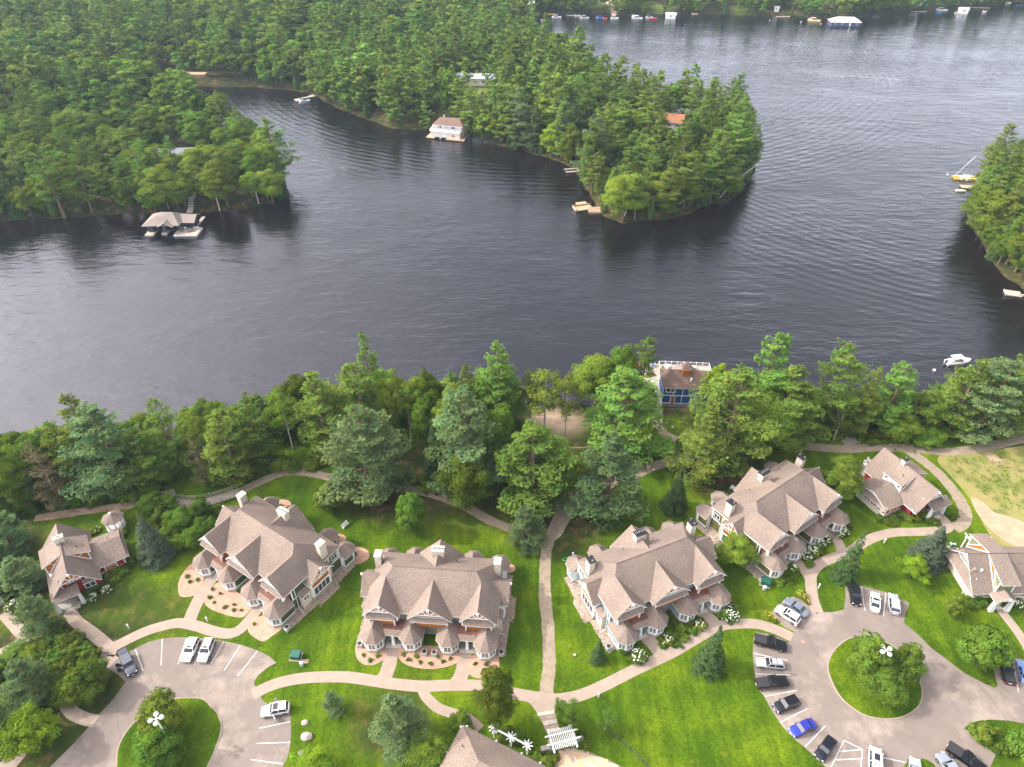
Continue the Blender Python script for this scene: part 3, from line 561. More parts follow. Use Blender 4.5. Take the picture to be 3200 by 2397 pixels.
def gable_roof(parent,axis,c,a0,a1,zr,half,ze,over=.0,t=.17,name='gable_roof',mats=None):
    """two slabs; ridge runs along axis ('x'/'y') at cross coordinate c from a0 to a1"""
    q=MB()
    for sg in (-1,1):
        if axis=='y': pts=[(c,a0,zr),(c,a1,zr),(c+sg*half,a1,ze),(c+sg*half,a0,ze)]
        else: pts=[(a0,c,zr),(a1,c,zr),(a1,c+sg*half,ze),(a0,c+sg*half,ze)]
        q.slab(pts,t)
    return q.build(name,mats or [SH,WHITE],parent)
def truss(parent,x,y,zr,half,ze,ang=-math.pi/2,k=.62,back=None):
    """white king-post truss set in a gable end, with a cedar panel behind it; ang outward"""
    h=zr-ze; a=half*k; zb=zr-h*k
    q=MB(); q.add([(-a,0,zb),(a,0,zb),(0,0,zr-.1),(-a,-.08,zb),(a,-.08,zb),(0,-.08,zr-.1)],[(0,1,2),(3,5,4),(0,3,4,1),(1,4,5,2),(2,5,3,0)])
    p=q.build('gable_panel',back or CEDAR,parent,(x,y,0),ang+math.pi/2)
    q=MB(); w_=.09
    def bar(x0,z0,x1,z1,w_=.10):
        dx,dz=x1-x0,z1-z0; l=math.hypot(dx,dz); nx_,nz_=-dz/l*w_,dx/l*w_
        vs_=[(x0+nx_,-.2,z0+nz_),(x0-nx_,-.2,z0-nz_),(x1-nx_,-.2,z1-nz_),(x1+nx_,-.2,z1+nz_)]; vs_+=[(a_,-.09,b_) for a_,_,b_ in vs_]
        q.add(vs_,[(0,1,2,3),(7,6,5,4),(0,4,5,1),(1,5,6,2),(2,6,7,3),(3,7,4,0)])
    bar(-a,zb,a,zb,.10); bar(0,zb,0,zr-.15,.09); bar(-.03,zb,-a*.5,zb+h*k*.5,.08); bar(.03,zb,a*.5,zb+h*k*.5,.08)
    t=q.build('truss',WHITE,parent,(x,y,0),ang+math.pi/2)
    q=MB(); q.frus(0,-.42,.2,.2,zr-.42,zr-.12,8); q.box(-.06,.06,-.45,-.1,zr-.3,zr-.2); q.build('ridge_finial',WHITE,parent,(x,y,0),ang+math.pi/2)
def oct_pts(cx,cy,a,back=None,s=-1):
    k=.4142*a
    p=[(cx-a,cy+s*k),(cx-k,cy+s*a),(cx+k,cy+s*a),(cx+a,cy+s*k)]
    if back is not None: p=[(cx-a,back)]+p+[(cx+a,back)]
    else: p=[(cx-a,cy-s*k)]+p+[(cx+a,cy-s*k)]
    return p
def bay(parent,cx,cy,back,a,ra,sid,s=-1,ze=2.95,zt=4.75,zb=0.0,wh=(.95,2.55),glass=CURT,ridge_to=None):
    """half-octagon bay: stone plinth, panelled wall, three windows, faceted roof running back to the wall"""
    q=MB(); q.prism(oct_pts(cx,cy,a+.06,back,s),zb,zb+.55); q.build('bay_plinth',STONE,parent)
    q=MB(); q.prism(oct_pts(cx,cy,a,back,s),zb+.55,ze-.05); q.build('bay_wall',WHITE,parent)
    fw=2*.4142*a
    for ang in ((-90,-135,-45) if s<0 else (90,135,45)):
        an=R(ang); window(parent,cx+math.cos(an)*(a+.01),cy+math.sin(an)*(a+.01),zb+wh[0],an,fw-.16,wh[1]-wh[0],2,glass)
    # side cheek siding between bay and wall
    for sg in (-1,1):
        xa=cx+sg*a; y0,y1=sorted((cy+s*.4142*a-s*.25,back)); 
        if y1-y0>.8: 
            q=MB(); q.box(min(xa,xa+sg*.03),max(xa,xa+sg*.03),y0,y1,zb+.9,ze-.25); q.build('siding_panel',sid,parent)
    rt=back if ridge_to is None else ridge_to
    q=MB(); E=[(x,y,ze) for x,y in oct_pts(cx,cy,ra,back,s)]; A=(cx,cy,zt); B=(cx,rt,zt)
    T=[[E[0],E[1],A,B],[E[1],E[2],A],[E[2],E[3],A],[E[3],E[4],A],[E[4],E[5],B,A]]
    for t_ in T: q.slab(t_,.12)
    q.build('bay_roof',[SH,WHITE],parent)
def chimney(parent,x,y,wx,wy,z0,z1,pots=0,flat=True,rz=0):
    q=MB(); q.box(-wx/2,wx/2,-wy/2,wy/2,z0,z1); ch=q.build('chimney',CHIM,parent,(x,y,0),rz)
    q=MB(); q.box(-wx/2-.1,wx/2+.1,-wy/2-.1,wy/2+.1,z1,z1+.14); q.build('chimney_cap',CHIM if flat else BLKM,ch)
    along=wx>=wy
    for i in range(pots):
        u=(i-(pots-1)/2)*(max(wx,wy)*.8/max(pots-1,1) if pots>1 else 0)
        q=MB(); q.frus(u if along else 0,0 if along else u,.13,.13,z1+.14,z1+.42,8); q.frus(u if along else 0,0 if along else u,.2,.17,z1+.42,z1+.55,8); q.build('chimney_pot',METAL,ch)
    return ch
def vent(parent,x,y,z):
    q=MB(); q.frus(x,y,.07,.07,z,z+.5,6); q.build('roof_vent',BLKM,parent)
def downspout(parent,pts):
    q=MB(); q.tube(pts,.06,5); q.build('downspout',WHITE,parent)
def ac_unit(x,y,rz,label,g):
    t=thing('air_conditioner',label,'air conditioner',(x,y,4.05),rz,g)
    q=MB(); q.box(-.42,.42,-.42,.42,0,.85); q.build('casing',mat('beige_metal',(.42,.41,.38),rough=.6),t)
    q=MB(); q.frus(0,0,.34,.34,.851,.875,14); q.build('fan_grille',BLKM,t)
def local(o,x,y):
    c,s=math.cos(o.rotation_euler[2]),math.sin(o.rotation_euler[2]); return (o.location[0]+x*c-y*s,o.location[1]+x*s+y*c)
def townhouse(x,y,rot,sid,label,pots,backlab):
    T=thing('townhouse_block',label,'townhouse block',(x,y,G),R(rot),'townhouse blocks with brown shingle roofs')
    W=10.6
    q=MB(); q.box(-W,W,-.3,11.3,0,.7); q.build('plinth',STONE,T)
    q=MB(); q.box(-W+.03,W-.03,-.27,11.27,.7,3.3); q.build('lower_wall',sid,T)
    q=MB(); q.box(-W+.06,W-.06,.0,10.8,3.3,6.0); q.build('upper_wall',sid,T)
    for sx in (-1,1):
        for yy in (-.25,11.15): MB().box(sx*W-.1,sx*W+.1,yy-.1,yy+.1,.7,3.28).build('corner_board',WHITE,T)
        for yy in (.05,10.8): MB().box(sx*W-.14,sx*W+.08,yy-.1,yy+.1,3.3,5.95).build('corner_board',WHITE,T)
        MB().box(*sorted((sx*(W-.06),sx*(W+.02))),-.2,11.2,3.1,3.3).build('belt_course',WHITE,T)
    # main hipped roof
    zr=10.18; ax=6.94; ay=5.3; ex=10.95; ez=6.1; yf=-.7; yb=11.4
    q=MB(); q.slab([(-ax,ay,zr),(ax,ay,zr),(ex,yf,ez),(-ex,yf,ez)],.18); q.slab([(-ax,ay,zr),(ax,ay,zr),(ex,yb,5.95),(-ex,yb,5.95)],.18)
    q.slab([(-ax,ay,zr),(-ex,yf,ez),(-ex,yb,5.95)],.18); q.slab([(ax,ay,zr),(ex,yf,ez),(ex,yb,5.95)],.18); q.build('hipped_roof',[SH,WHITE],T)
    q=MB(); q.tube([(-ax,ay,zr+.02),(ax,ay,zr+.02)],.07,5); q.build('ridge_cap',SHD,T)
    # three front gables
    for c,zg,half,ze in ((-7.9,9.24,3.05,6.17),(0,9.26,3.65,6.05),(7.9,9.24,3.05,6.17)):
        gable_roof(T,'y',c,-1.75,4.3 if c else 4.0,zg,half,ze)
        hw=2.05 if c else 2.8; zt=6.3
        q=MB(); q.box(c-hw,c+hw,-1.2,.0,3.55,zt); q.build('gable_wall',CEDAR,T)
        q=MB(); q.add([(c-half+.35,-1.18,ze+.1),(c+half-.35,-1.18,ze+.1),(c,-1.18,zg-.25),(c-half+.35,0,ze+.1),(c+half-.35,0,ze+.1),(c,0,zg-.25)],[(0,1,2),(3,5,4),(0,3,4,1),(1,4,5,2),(2,5,3,0)]); q.build('gable_end',sid,T)
        truss(T,c,-1.45,zg-.12,half,ze)
        q=MB(); q.slab([(c-hw-.35,-1.2,6.55),(c+hw+.35,-1.2,6.55),(c+hw+.35,-2.0,5.75),(c-hw-.35,-2.0,5.75)],.12); 
        if c==0: q.slab([(c-hw,-1.2,7.05),(c+hw,-1.2,7.05),(c+hw-.1,-1.6,6.75),(c-hw+.1,-1.6,6.75)],.1)
        q.build('pent_roof',[SH,WHITE],T)
        for dx in ((-1.0,1.0) if c==0 else (0,)): window(T,c+dx*1.25,-1.22,4.95,-math.pi/2,1.9 if c==0 else 2.9,.62,3 if c==0 else 4,GLASS)
        for sg in (-1,1):
            q=MB(); q.box(c+sg*hw-.1,c+sg*hw+.1,-1.5,-1.18,3.6,5.7); q.build('bracket_post',WHITE,T)
            if c: q=MB(); q.box(c+sg*(half-.45)-.12,c+sg*(half-.45)+.12,-1.5,-1.2,5.0,6.3); q.build('bracket_post',WHITE,T)
    # small paired windows between the gables
    for c in (-4.25,4.25): window(T,c,-.02,4.85,-math.pi/2,1.5,.8,2,GLASS)
    # rear gable, side gables
    gable_roof(T,'y',0,5.9,11.95,9.66,3.95,5.75); q=MB(); q.box(-3.3,3.3,11.1,11.55,.7,5.9); q.build('rear_gable_wall',sid,T)
    q=MB(); q.add([(-3.3,11.55,5.9),(3.3,11.55,5.9),(0,11.55,9.2),(-3.3,11.2,5.9),(3.3,11.2,5.9),(0,11.2,9.2)],[(0,2,1),(3,4,5),(0,3,5,2),(1,2,5,4)]); q.build('rear_gable_end',CEDAR,T)
    for dx in (-1.2,1.2): window(T,dx,11.57,3.9,math.pi/2,1.2,1.3,2); window(T,dx*1.3,11.57,1.0,math.pi/2,1.5,1.8,2)
    for sg in (-1,1):
        yc=5.4; ang=0 if sg>0 else math.pi
        gable_roof(T,'x',yc,*( (sg*7.8,sg*12.45) if sg>0 else (sg*12.45,sg*7.8)),7.75,2.75,5.05,name='side_gable_roof')
        q=MB(); q.box(*sorted((sg*10.5,sg*11.75)),yc-2.25,yc+2.25,.0,.9); q.build('side_bay_plinth',STONE,T)
        q=MB(); q.box(*sorted((sg*10.5,sg*11.7)),yc-2.2,yc+2.2,.9,5.3); q.build('side_bay_wall',WHITE,T)
        xw=sg*11.7
        q=MB(); q.box(*sorted((xw,xw+sg*.03)),yc-1.9,yc+1.9,3.3,4.15); q.build('cedar_band',CEDAR,T)
        q=MB(); q.add([(xw,yc-2.2,5.3),(xw,yc+2.2,5.3),(xw,yc,7.4),(xw-sg*.3,yc-2.2,5.3),(xw-sg*.3,yc+2.2,5.3),(xw-sg*.3,yc,7.4)],[(0,1,2) if sg>0 else (0,2,1),(0,3,4,1),(1,4,5,2),(2,5,3,0)]); q.build('side_gable_end',sid,T)
        truss(T,sg*12.15,yc,7.65,2.75,5.05,ang,k=.8)
        for dy in (-1.1,1.1): window(T,xw,yc+dy,4.3,ang,1.5,.75,3,GLASS)
        window(T,xw,yc,1.1,ang,3.6,1.9,4,GLASS)
        # narrow shed bay beside it, with downspouts
        q=MB(); q.slab([(sg*10.55,-.5 if False else 1.0,3.9),(sg*10.55,3.1,3.9),(sg*11.6,3.1,3.2),(sg*11.6,1.0,3.2)],.12); q.build('shed_roof',[SH,WHITE],T)
        q=MB(); q.box(*sorted((sg*10.4,sg*11.3)),1.2,3.1,0,3.25); q.build('shed_bay',CREAM,T); window(T,sg*11.31,2.1,1.7,ang,1.1,.9,2)
        downspout(T,[(sg*10.75,.6,5.9),(sg*10.75,.6,.5),(sg*11.9,.4,.25)]); downspout(T,[(sg*10.75,11.0,5.8),(sg*10.75,11.0,.5),(sg*11.9,10.8,.25)])
        window(T,sg*10.6,9.9,3.7,ang,1.3,1.2,2)
    # front bays and porches
    for c,cy in ((-9.2,-2.75),(-3.05,-2.25),(3.05,-2.25),(9.2,-2.75)): bay(T,c,cy,-.3,1.62,2.02,sid)
    for c in (-6.1,6.1):
        q=MB(); q.slab([(c-1.45,-2.15,3.52),(c+1.45,-2.15,3.52),(c+1.3,-2.95,3.0),(c-1.3,-2.95,3.0)],.14); q.build('porch_roof',[SH,WHITE],T)
        q=MB(); q.box(c-2.1,c+2.1,-2.16,-.02,3.38,3.5); q.build('flat_deck',DKBR,T)
        q=MB(); q.box(c-1.4,c+1.4,-2.7,-.3,0,.32); q.build('porch_floor',STONE,T)
        for k in (0,1):
            q=MB(); q.box(c-1.3,c+1.3,-3.3+k*.3,-2.7,0,.14+.1*k); q.build('step',CHIM,T)
        q=MB(); q.box(c-.26,c+.26,-2.95,-2.45,.0,1.0); q.add([(c-.22,-2.91,1),(c+.22,-2.91,1),(c+.22,-2.49,1),(c-.22,-2.49,1),(c-.14,-2.83,3),(c+.14,-2.83,3),(c+.14,-2.57,3),(c-.14,-2.57,3)],[(0,1,5,4),(1,2,6,5),(2,3,7,6),(3,0,4,7)]); q.build('porch_column',WHITE,T)
        for sg in (-1,1):
            q=MB(); q.box(c+sg*.75-.42,c+sg*.75+.42,-.36,-.29,.32,2.4); d=q.build('door',WHITE,T); q=MB(); q.box(c+sg*.75-.3,c+sg*.75+.3,-.38,-.361,1.0,2.2); q.build('door_glass',DARK,d)
            q=MB(); q.frus(c+sg*.45,-.42,.035,.035,1.3,1.36,6); q.build('door_knob',METAL,d)
    q=MB(); q.box(-1.4,1.4,-.6,-.28,2.85,3.1); q.build('white_beam',WHITE,T)
    # rear bays
    for c,cy in ((-10.0,12.85),(-5.2,13.45),(5.2,13.45),(10.0,12.85)): bay(T,c,cy,11.2,1.45,1.85,sid,s=1,zt=4.5)
    flat=pots=='flat'
    chimney(T,-10.15,8.1,1.05,1.35,.0,9.55,0 if flat else 2,flat); chimney(T,10.15,8.1,1.05,1.35,.0,9.55,0 if flat else 2,flat)
    chimney(T,0,9.15,1.95,1.1,5,10.45,4,flat)
    for vx,vy in ((-3.1,9.3),(3.0,9.2),(-8.6,6.6),(8.6,6.2)): vent(T,vx,vy,9.9-abs(vy-5.3)*.68-max(0,abs(vx)-7)*.9)
    for sg in ((-1,1)): 
        q=MB(); 
        xa,xb=sorted((sg*10.5,sg*12.3)); q.prism([(xa,-3.3),(xb,-3.0),(xb+(.3 if sg>0 else 0),3),(xb+(1.0 if sg>0 else 0),4),(xb+(1.0 if sg>0 else 0),7.4),(xb,8.4),(xb,12.6),(xa,12.9),(xa-(0 if sg>0 else .3),8.4),(xa-(0 if sg>0 else 1.0),7.4),(xa-(0 if sg>0 else 1.0),4),(xa,3)],.0,.06)
        for k in range(420):
            xx=sg*random.uniform(10.7,12.4); yy=random.uniform(-3.2,12.5); r_=random.uniform(.08,.19); q.frus(xx+ (sg*.9 if 3<yy<7.8 else 0),yy,r_,r_*.55,0,r_*.9,5,rot=random.uniform(0,3))
        st=q.build('pebble_strip',PEBB,T); st['kind']='stuff'
    return T
blocks=[(-13.17,67.89,-4.5,siding('sage_grey_siding','7e8577','8c9384'),'middle block square to the view, sage walls, ringed by mulch beds','flat','middle'),
 (25.76,72.08,23.5,siding('pale_blue_siding','7f959b','8ea4aa'),'pale blue-walled block with silver chimney pots, right of the gravel track','pots','third'),
 (-45.86,77.84,-33.6,siding('dark_green_siding','414a35','4d573f'),'dark green block turned to the right, nearest the boardwalk','flat','left'),
 (52.89,87.64,35.3,siding('olive_siding','57552f','64623a'),'olive-walled block above the turning circle with white hydrangeas in front','pots','right')]
TH_=[townhouse(*b_) for b_ in blocks]
for T,pts,nm in ((TH_[0],[(-11.6,-3.4),(-.75,-4.0),(.85,-4.0),(11.7,-3.1)],'middle'),(TH_[1],[(-12.0,-2.6)],'third'),(TH_[2],[(12.0,-3.3)],'left'),(TH_[3],[(-12.1,-2.9)],'right')):
    for i,(u,v) in enumerate(pts):
        x,y=local(T,u,v); d=(['at the left end of the middle block','in the middle gap of the middle block, left unit','in the middle gap of the middle block, right unit','at the right end of the middle block'][i] if nm=='middle' else 'beside the '+{'third':'pale blue','left':'dark green','right':'olive'}[nm]+' block')
        ac_unit(x,y,T.rotation_euler[2],'grey air conditioning unit '+d,'air conditioning units')
# ---------------------------------------------------------------- cottages (one design, mirrored)
def cottage(x,y,rot,mx,label,sid=REDS,accent=CEDAR):
    T=thing('cottage',label,'cottage',(x,y,G),R(rot),'cottages'); m=mx
    def X(a): return m*a
    def bx(q,x0,x1,*r_): a,b_=sorted((X(x0),X(x1))); q.box(a,b_,*r_); return q
    bx(MB(),-3.5,3.5,1.3,12.8,0,.8).build('plinth',STONE,T); bx(MB(),-3.45,3.45,1.35,12.75,.8,3.2).build('lower_wall',sid,T)
    gable_roof(T,'y',0,.0,13.3,7.5,4.0,2.95,name='main_roof')
    q=MB(); q.tube([(0,.05,7.53),(0,13.25,7.53)],.07,5); q.build('ridge_cap',SHD,T)
    for yy,zz in ((1.3,1),(12.8,-1)):
        q=MB(); q.add([(-3.3,yy,3.2),(3.3,yy,3.2),(0,yy,6.95),(-3.3,yy+zz*.2,3.2),(3.3,yy+zz*.2,3.2),(0,yy+zz*.2,6.95)],[(0,1,2) if zz>0 else (0,2,1),(0,3,4,1),(1,4,5,2),(2,5,3,0)]); q.build('gable_end',sid if zz>0 else WHITE,T)
    # cedar corner triangles with white battens on the front gable
    for sg in (-1,1):
        q=MB(); q.add([(sg*3.2,1.26,3.3),(sg*1.9,1.26,3.3),(sg*1.9,1.26,4.7),(sg*3.2,1.3,3.3),(sg*1.9,1.3,3.3),(sg*1.9,1.3,4.7)],[(0,1,2) if sg<0 else (0,2,1),(0,3,4,1),(1,4,5,2)]); q.build('gable_panel',accent,T)
        q=MB(); q.box(sg*1.85-.09,sg*1.85+.09,1.2,1.29,2.9,5.0); q.build('white_batten',WHITE,T)
    truss(T,0,.35,7.4,3.9,3.05,k=.46,back=accent)
    q=MB(); q.slab([(-2.0,1.3,5.6),(2.0,1.3,5.6),(2.0,.5,5.15),(-2.0,.5,5.15)],.12); q.build('pent_roof',[SH,WHITE],T)
    window(T,0,1.28,3.95,-math.pi/2,2.3,.85,4); window(T,X(1.9),1.27,1.2,-math.pi/2,1.7,1.3,2)
    q=MB(); q.slab([(X(1.0),1.3,3.5),(X(3.9),1.3,3.5),(X(3.9),.6,3.05),(X(1.0),.6,3.05)],.12); q.build('pent_roof',[SH,WHITE],T)
    # shed dormers
    for sg,y0,y1 in ((1,4.8,9.3),(-1,5.3,9.9)):
        q=MB(); q.slab([(X(sg*.3),y0,7.28),(X(sg*.3),y1,7.28),(X(sg*3.85),y1,5.75),(X(sg*3.85),y0,5.75)],.16); q.build('dormer_roof',[SH,WHITE],T)
        xo=3.35
        for yy,zz in ((y0+.25,-1),(y1-.25,1)):
            q=MB(); q.add([(X(sg*.5),yy,7.0),(X(sg*xo),yy,5.8),(X(sg*xo),yy,3.75),(X(sg*.5),yy-zz*.1,7.0),(X(sg*xo),yy-zz*.1,5.8),(X(sg*xo),yy-zz*.1,3.75)],[(0,1,2),(3,5,4),(0,3,4,1),(1,4,5,2),(2,5,3,0)]); q.build('dormer_cheek',accent,T)
            q=MB(); q.tube([(X(sg*.4),yy+zz*.06,7.0),(X(sg*xo),yy+zz*.06,3.75)],.1,4); q.build('rake_board',WHITE,T); q=MB(); q.tube([(X(sg*xo),yy+zz*.06,5.7),(X(sg*xo),yy+zz*.06,3.7)],.11,4); q.build('corner_board',WHITE,T); q=MB(); q.tube([(X(sg*1.8),yy+zz*.06,5.4),(X(sg*2.6),yy+zz*.06,6.0)],.07,4); q.build('brace',WHITE,T)
        a_,b__=sorted((X(sg*(xo-.1)),X(sg*xo))); q=MB(); q.box(a_,b__,y0+.25,y1-.25,3.6,5.8); q.build('dormer_wall',WHITE,T)
        for dy in (-1.5,1.5): window(T,X(sg*(xo+.01)),(y0+y1)/2+dy,4.6,0 if sg*m>0 else math.pi,.7,.7,1)
    # wing with a low gable
    bx(MB(),3.4,8.0,3.3,10.1,0,1.3).build('wing_plinth',CREAM,T); bx(MB(),3.4,7.95,3.35,10.05,1.3,2.95).build('wing_wall',sid,T)
    q=MB(); 
    for sg in (-1,1): q.slab([(X(2.6),6.85,4.75),(X(8.6),6.85,4.75),(X(8.6),6.85+sg*3.95,2.95),(X(2.6),6.85+sg*3.95,2.95)],.15)
    q.build('wing_roof',[SH,WHITE],T)
    q=MB(); q.add([(X(7.95),3.4,3.2),(X(7.95),10,3.2),(X(7.95),6.85,4.5)],[(0,1,2) if m>0 else (0,2,1)]); q.build('wing_gable_end',WHITE,T)
    q=MB(); q.slab([(X(7.95),3.0,3.4),(X(7.95),10.6,3.4),(X(9.0),10.9,2.9),(X(9.0),2.8,2.9)],.1); q.build('pent_roof',[SH,WHITE],T)
    an=0 if m>0 else math.pi
    for k,yy in enumerate((4.7,5.75,8.0,9.05)): window(T,X(8.0),yy,1.35,an,.95,1.45,1,GLASS)
    for yy in (4.0,6.9,9.7): 
        a_,b__=sorted((X(7.96),X(8.0))); q=MB(); q.box(a_,b__,yy-.1,yy+.1,1.3,3.1); q.build('white_batten',WHITE,T)
    window(T,X(5.6),3.33,2.1,-math.pi/2,1.7,.7,3); q=MB(); bx(q,4.85,6.4,3.28,3.34,1.35,2.0); q.build('cedar_panel',accent,T)
    for xx in (4.7,6.6,7.9): q=MB(); bx(q,xx-.08,xx+.08,3.26,3.34,1.3,3.0); q.build('white_batten',WHITE,T)
    # porch away from the wing
    q=MB(); q.slab([(X(.35),.9,3.75),(X(-4.6 if m<0 else -3.9),.9,3.75),(X(-4.6 if m<0 else -3.9),-.95,2.95),(X(.35),-.95,2.95)],.14); q.build('porch_roof',[SH,WHITE],T)
    bx(MB(),-3.9,.2,-.6,1.3,0,.4).build('porch_floor',STONE,T)
    for k in (0,1): bx(MB(),-2.9,-.6,-1.2+.3*k,-.6,0,.15+.13*k).build('step',CHIM,T)
    for xx in (-3.7,0.05):
        q=MB(); u=X(xx); q.add([(u-.35,-.75,0),(u+.35,-.75,0),(u+.35,-.05,0),(u-.35,-.05,0),(u-.17,-.57,2.9),(u+.17,-.57,2.9),(u+.17,-.23,2.9),(u-.17,-.23,2.9)],[(0,1,5,4),(1,2,6,5),(2,3,7,6),(3,0,4,7)]); q.build('porch_column',WHITE,T)
    d=bx(MB(),-2.3,-1.3,1.24,1.32,.4,2.6).build('door',mat('plum_door_paint',hx('3a1418'),rough=.5),T); q=MB(); q.frus(X(-1.45),1.2,.04,.04,1.4,1.47,6); q.build('door_knob',METAL,d)
    chimney(T,0,8.4,1.5 if m>0 else .9,.8 if m>0 else .9,6,8.45,1 if m>0 else 1,m>0)
    vent(T,X(2.1),6.4,6.5); vent(T,X(6.6),8.0,4.1)
    q=MB(); u=X(-2.9); q.frus(u,4.2,.16,.16,4.1,4.6,8); q.frus(u,4.2,.26,.2,4.6,4.75,8); q.build('roof_vent',WHITE,T)
    return T
cottage(-74.73,74.17,34,1,'small red-walled cottage left of the dark green block, beside the gazebo')
cottage(80.79,93.02,24.3,-1,'red-panelled cottage in the angle of the gravel tracks at the upper right')
# grey cottage at the right edge
def grey_cottage():
    T=thing('cottage','grey-green cottage cut by the right edge, two long shed dormers and a gabled porch','cottage',(78.67,78.37,G),R(.9),'cottages'); sid=siding('moss_grey_siding','6f7457','7d8265')
    MB().box(.9,16,-4.5,4.5,0,1.5).build('plinth',CREAM,T); MB().box(.95,15.9,-4.45,4.45,1.5,3.2).build('wall',sid,T)
    gable_roof(T,'x',0,-.1,16.5,7.5,5.0,3.0,name='main_roof')
    q=MB(); q.tube([(0,0,7.53),(16,0,7.53)],.07,5); q.build('ridge_cap',SHD,T)
    q=MB(); q.add([(.95,-4.4,3.2),(.95,4.4,3.2),(.95,0,7.0)],[(0,2,1)]); q.build('gable_end',sid,T)
    q=MB(); q.slab([(.95,-3.3,4.35),(.95,3.3,4.35),(-.3,4.9,3.0),(-.3,-4.9,3.0)],.12); q.build('pent_roof',[SH,WHITE],T)
    q=MB(); q.slab([(.95,-2.2,6.1),(.95,2.2,6.1),(.1,2.2,5.6),(.1,-2.2,5.6)],.1); q.build('pent_roof',[SH,WHITE],T)
    for yy in (-2.35,2.3): MB().box(.88,.94,yy-.5,yy+.5,4.4,5.1).build('cedar_panel',CEDAR,T)
    window(T,.92,0,4.4,math.pi,2.6,.8,4)
    for yy in (-3.2,-1.75,1.75,3.2): MB().box(.86,.93,yy-.09,yy+.09,4.2,5.6 if abs(yy)<2 else 4.9).build('white_batten',WHITE,T)
    truss(T,.5,0,7.3,5.0,3.0,math.pi,k=.3,back=WHITE)
    for yy in (-2.9,-1.9,-.9,.1,1.1): window(T,.93,yy,1.5,math.pi,.8,1.45,1)
    for yy in (-4.2,2.0,4.3): MB().box(.86,.93,yy-.1,yy+.1,1.4,3.1).build('white_batten',WHITE,T)
    MB().box(.87,.94,2.9,3.4,2.0,2.5).build('white_vent',WHITE,T)
    for sg,x0,x1,yo,z1 in ((-1,3.5,6.75,5.6,6.05),(1,3.8,7.0,5.6,6.05)):
        q=MB(); q.slab([(x0,sg*.15,7.56),(x1,sg*.15,7.56),(x1,sg*yo,z1),(x0,sg*yo,z1)],.15); q.build('dormer_roof',[SH,WHITE],T)
        for xx in (x0+.2,x1-.2):
            q=MB(); q.add([(xx,sg*.4,7.3),(xx,sg*4.9,6.15),(xx,sg*4.9,3.3),(xx+.1,sg*.4,7.3),(xx+.1,sg*4.9,6.15),(xx+.1,sg*4.9,3.3)],[(0,1,2),(3,5,4),(0,3,4,1),(1,4,5,2),(2,5,3,0)]); q.build('dormer_cheek',CEDAR if xx<x0+1 else sid,T)
            q=MB(); q.add([(xx-.03,sg*2.6,6.55),(xx-.03,sg*4.9,6.1),(xx-.03,sg*4.9,3.4)],[(0,1,2)]); q.build('cheek_panel',sid,T)
            q=MB(); q.tube([(xx-.06,sg*.3,7.3),(xx-.06,sg*4.95,3.25)],.11,4); q.build('rake_board',WHITE,T); q=MB(); q.tube([(xx-.06,sg*4.9,6.1),(xx-.06,sg*4.9,3.3)],.12,4); q.build('corner_board',WHITE,T); q=MB(); q.tube([(xx-.06,sg*2.4,6.7),(xx-.06,sg*4.9,3.9)],.09,4); q.build('brace',WHITE,T)
        MB().box(x0+.2,x1-.2,*sorted((sg*4.8,sg*4.9)),3.3,6.1).build('dormer_wall',sid,T); window(T,(x0+x1)/2-.3,sg*4.92,5.0,-math.pi/2*( 1 if sg<0 else -1),1.0,.65,2)
    gable_roof(T,'y',4.9,-6.9,-4.6,4.35,1.95,3.0,name='porch_roof')
    truss(T,4.9,-6.6,4.3,1.8,3.05,k=.75,back=WHITE)
    for xx in (3.5,6.3):
        q=MB(); q.add([(xx-.4,-6.6,0),(xx+.4,-6.6,0),(xx+.4,-5.9,0),(xx-.4,-5.9,0),(xx-.2,-6.45,2.9),(xx+.2,-6.45,2.9),(xx+.2,-6.05,2.9),(xx-.2,-6.05,2.9)],[(0,1,5,4),(1,2,6,5),(2,3,7,6),(3,0,4,7)]); q.build('porch_column',WHITE,T)
    MB().box(3.9,5.9,-6.2,-4.5,0,.15).build('porch_floor',STONE,T); MB().box(4.4,5.4,-4.56,-4.5,.15,2.4).build('door',CEDAR,T)
    window(T,1.9,-4.47,1.9,-math.pi/2,1.4,.9,2); window(T,8.6,-4.47,1.9,-math.pi/2,1.4,.9,2)
    MB().box(5.0,5.9,1.5,2.4,6.72,6.86).build('skylight',GLASS,T); vent(T,6.6,-.8,6.9)
    q=MB(); q.box(1.8,2.1,-2.3,-2.0,5.55,5.95); q.build('roof_vent',WHITE,T)
    downspout(T,[(.8,-2.2,3.0),(.2,-3.0,.4)])
grey_cottage()
# stub of a third red cottage at the left edge
T=thing('cottage','corner of a cottage cut by the left edge, above the white hydrangeas','cottage',(*P(0,1880,4),G),R(34),'cottages')
MB().box(-8,.4,-.2,8,0,2.9).build('wall',REDS,T); q=MB(); q.slab([(-9,-1.0,2.95),(1.1,-1.0,2.95),(1.1,4.5,6.0),(-9,4.5,6.0)],.15); q.slab([(-9,10,2.95),(1.1,10,2.95),(1.1,4.5,6.0),(-9,4.5,6.0)],.15); q.build('roof',[SH,WHITE],T)
MB().box(-3,.8,-1.0,-.2,0,.35).build('porch_floor',STONE,T); MB().box(.45,.75,-.9,-.6,.35,2.9).build('porch_column',WHITE,T); MB().box(-1.6,-.6,-.26,-.2,.4,2.4).build('door',DARK,T)
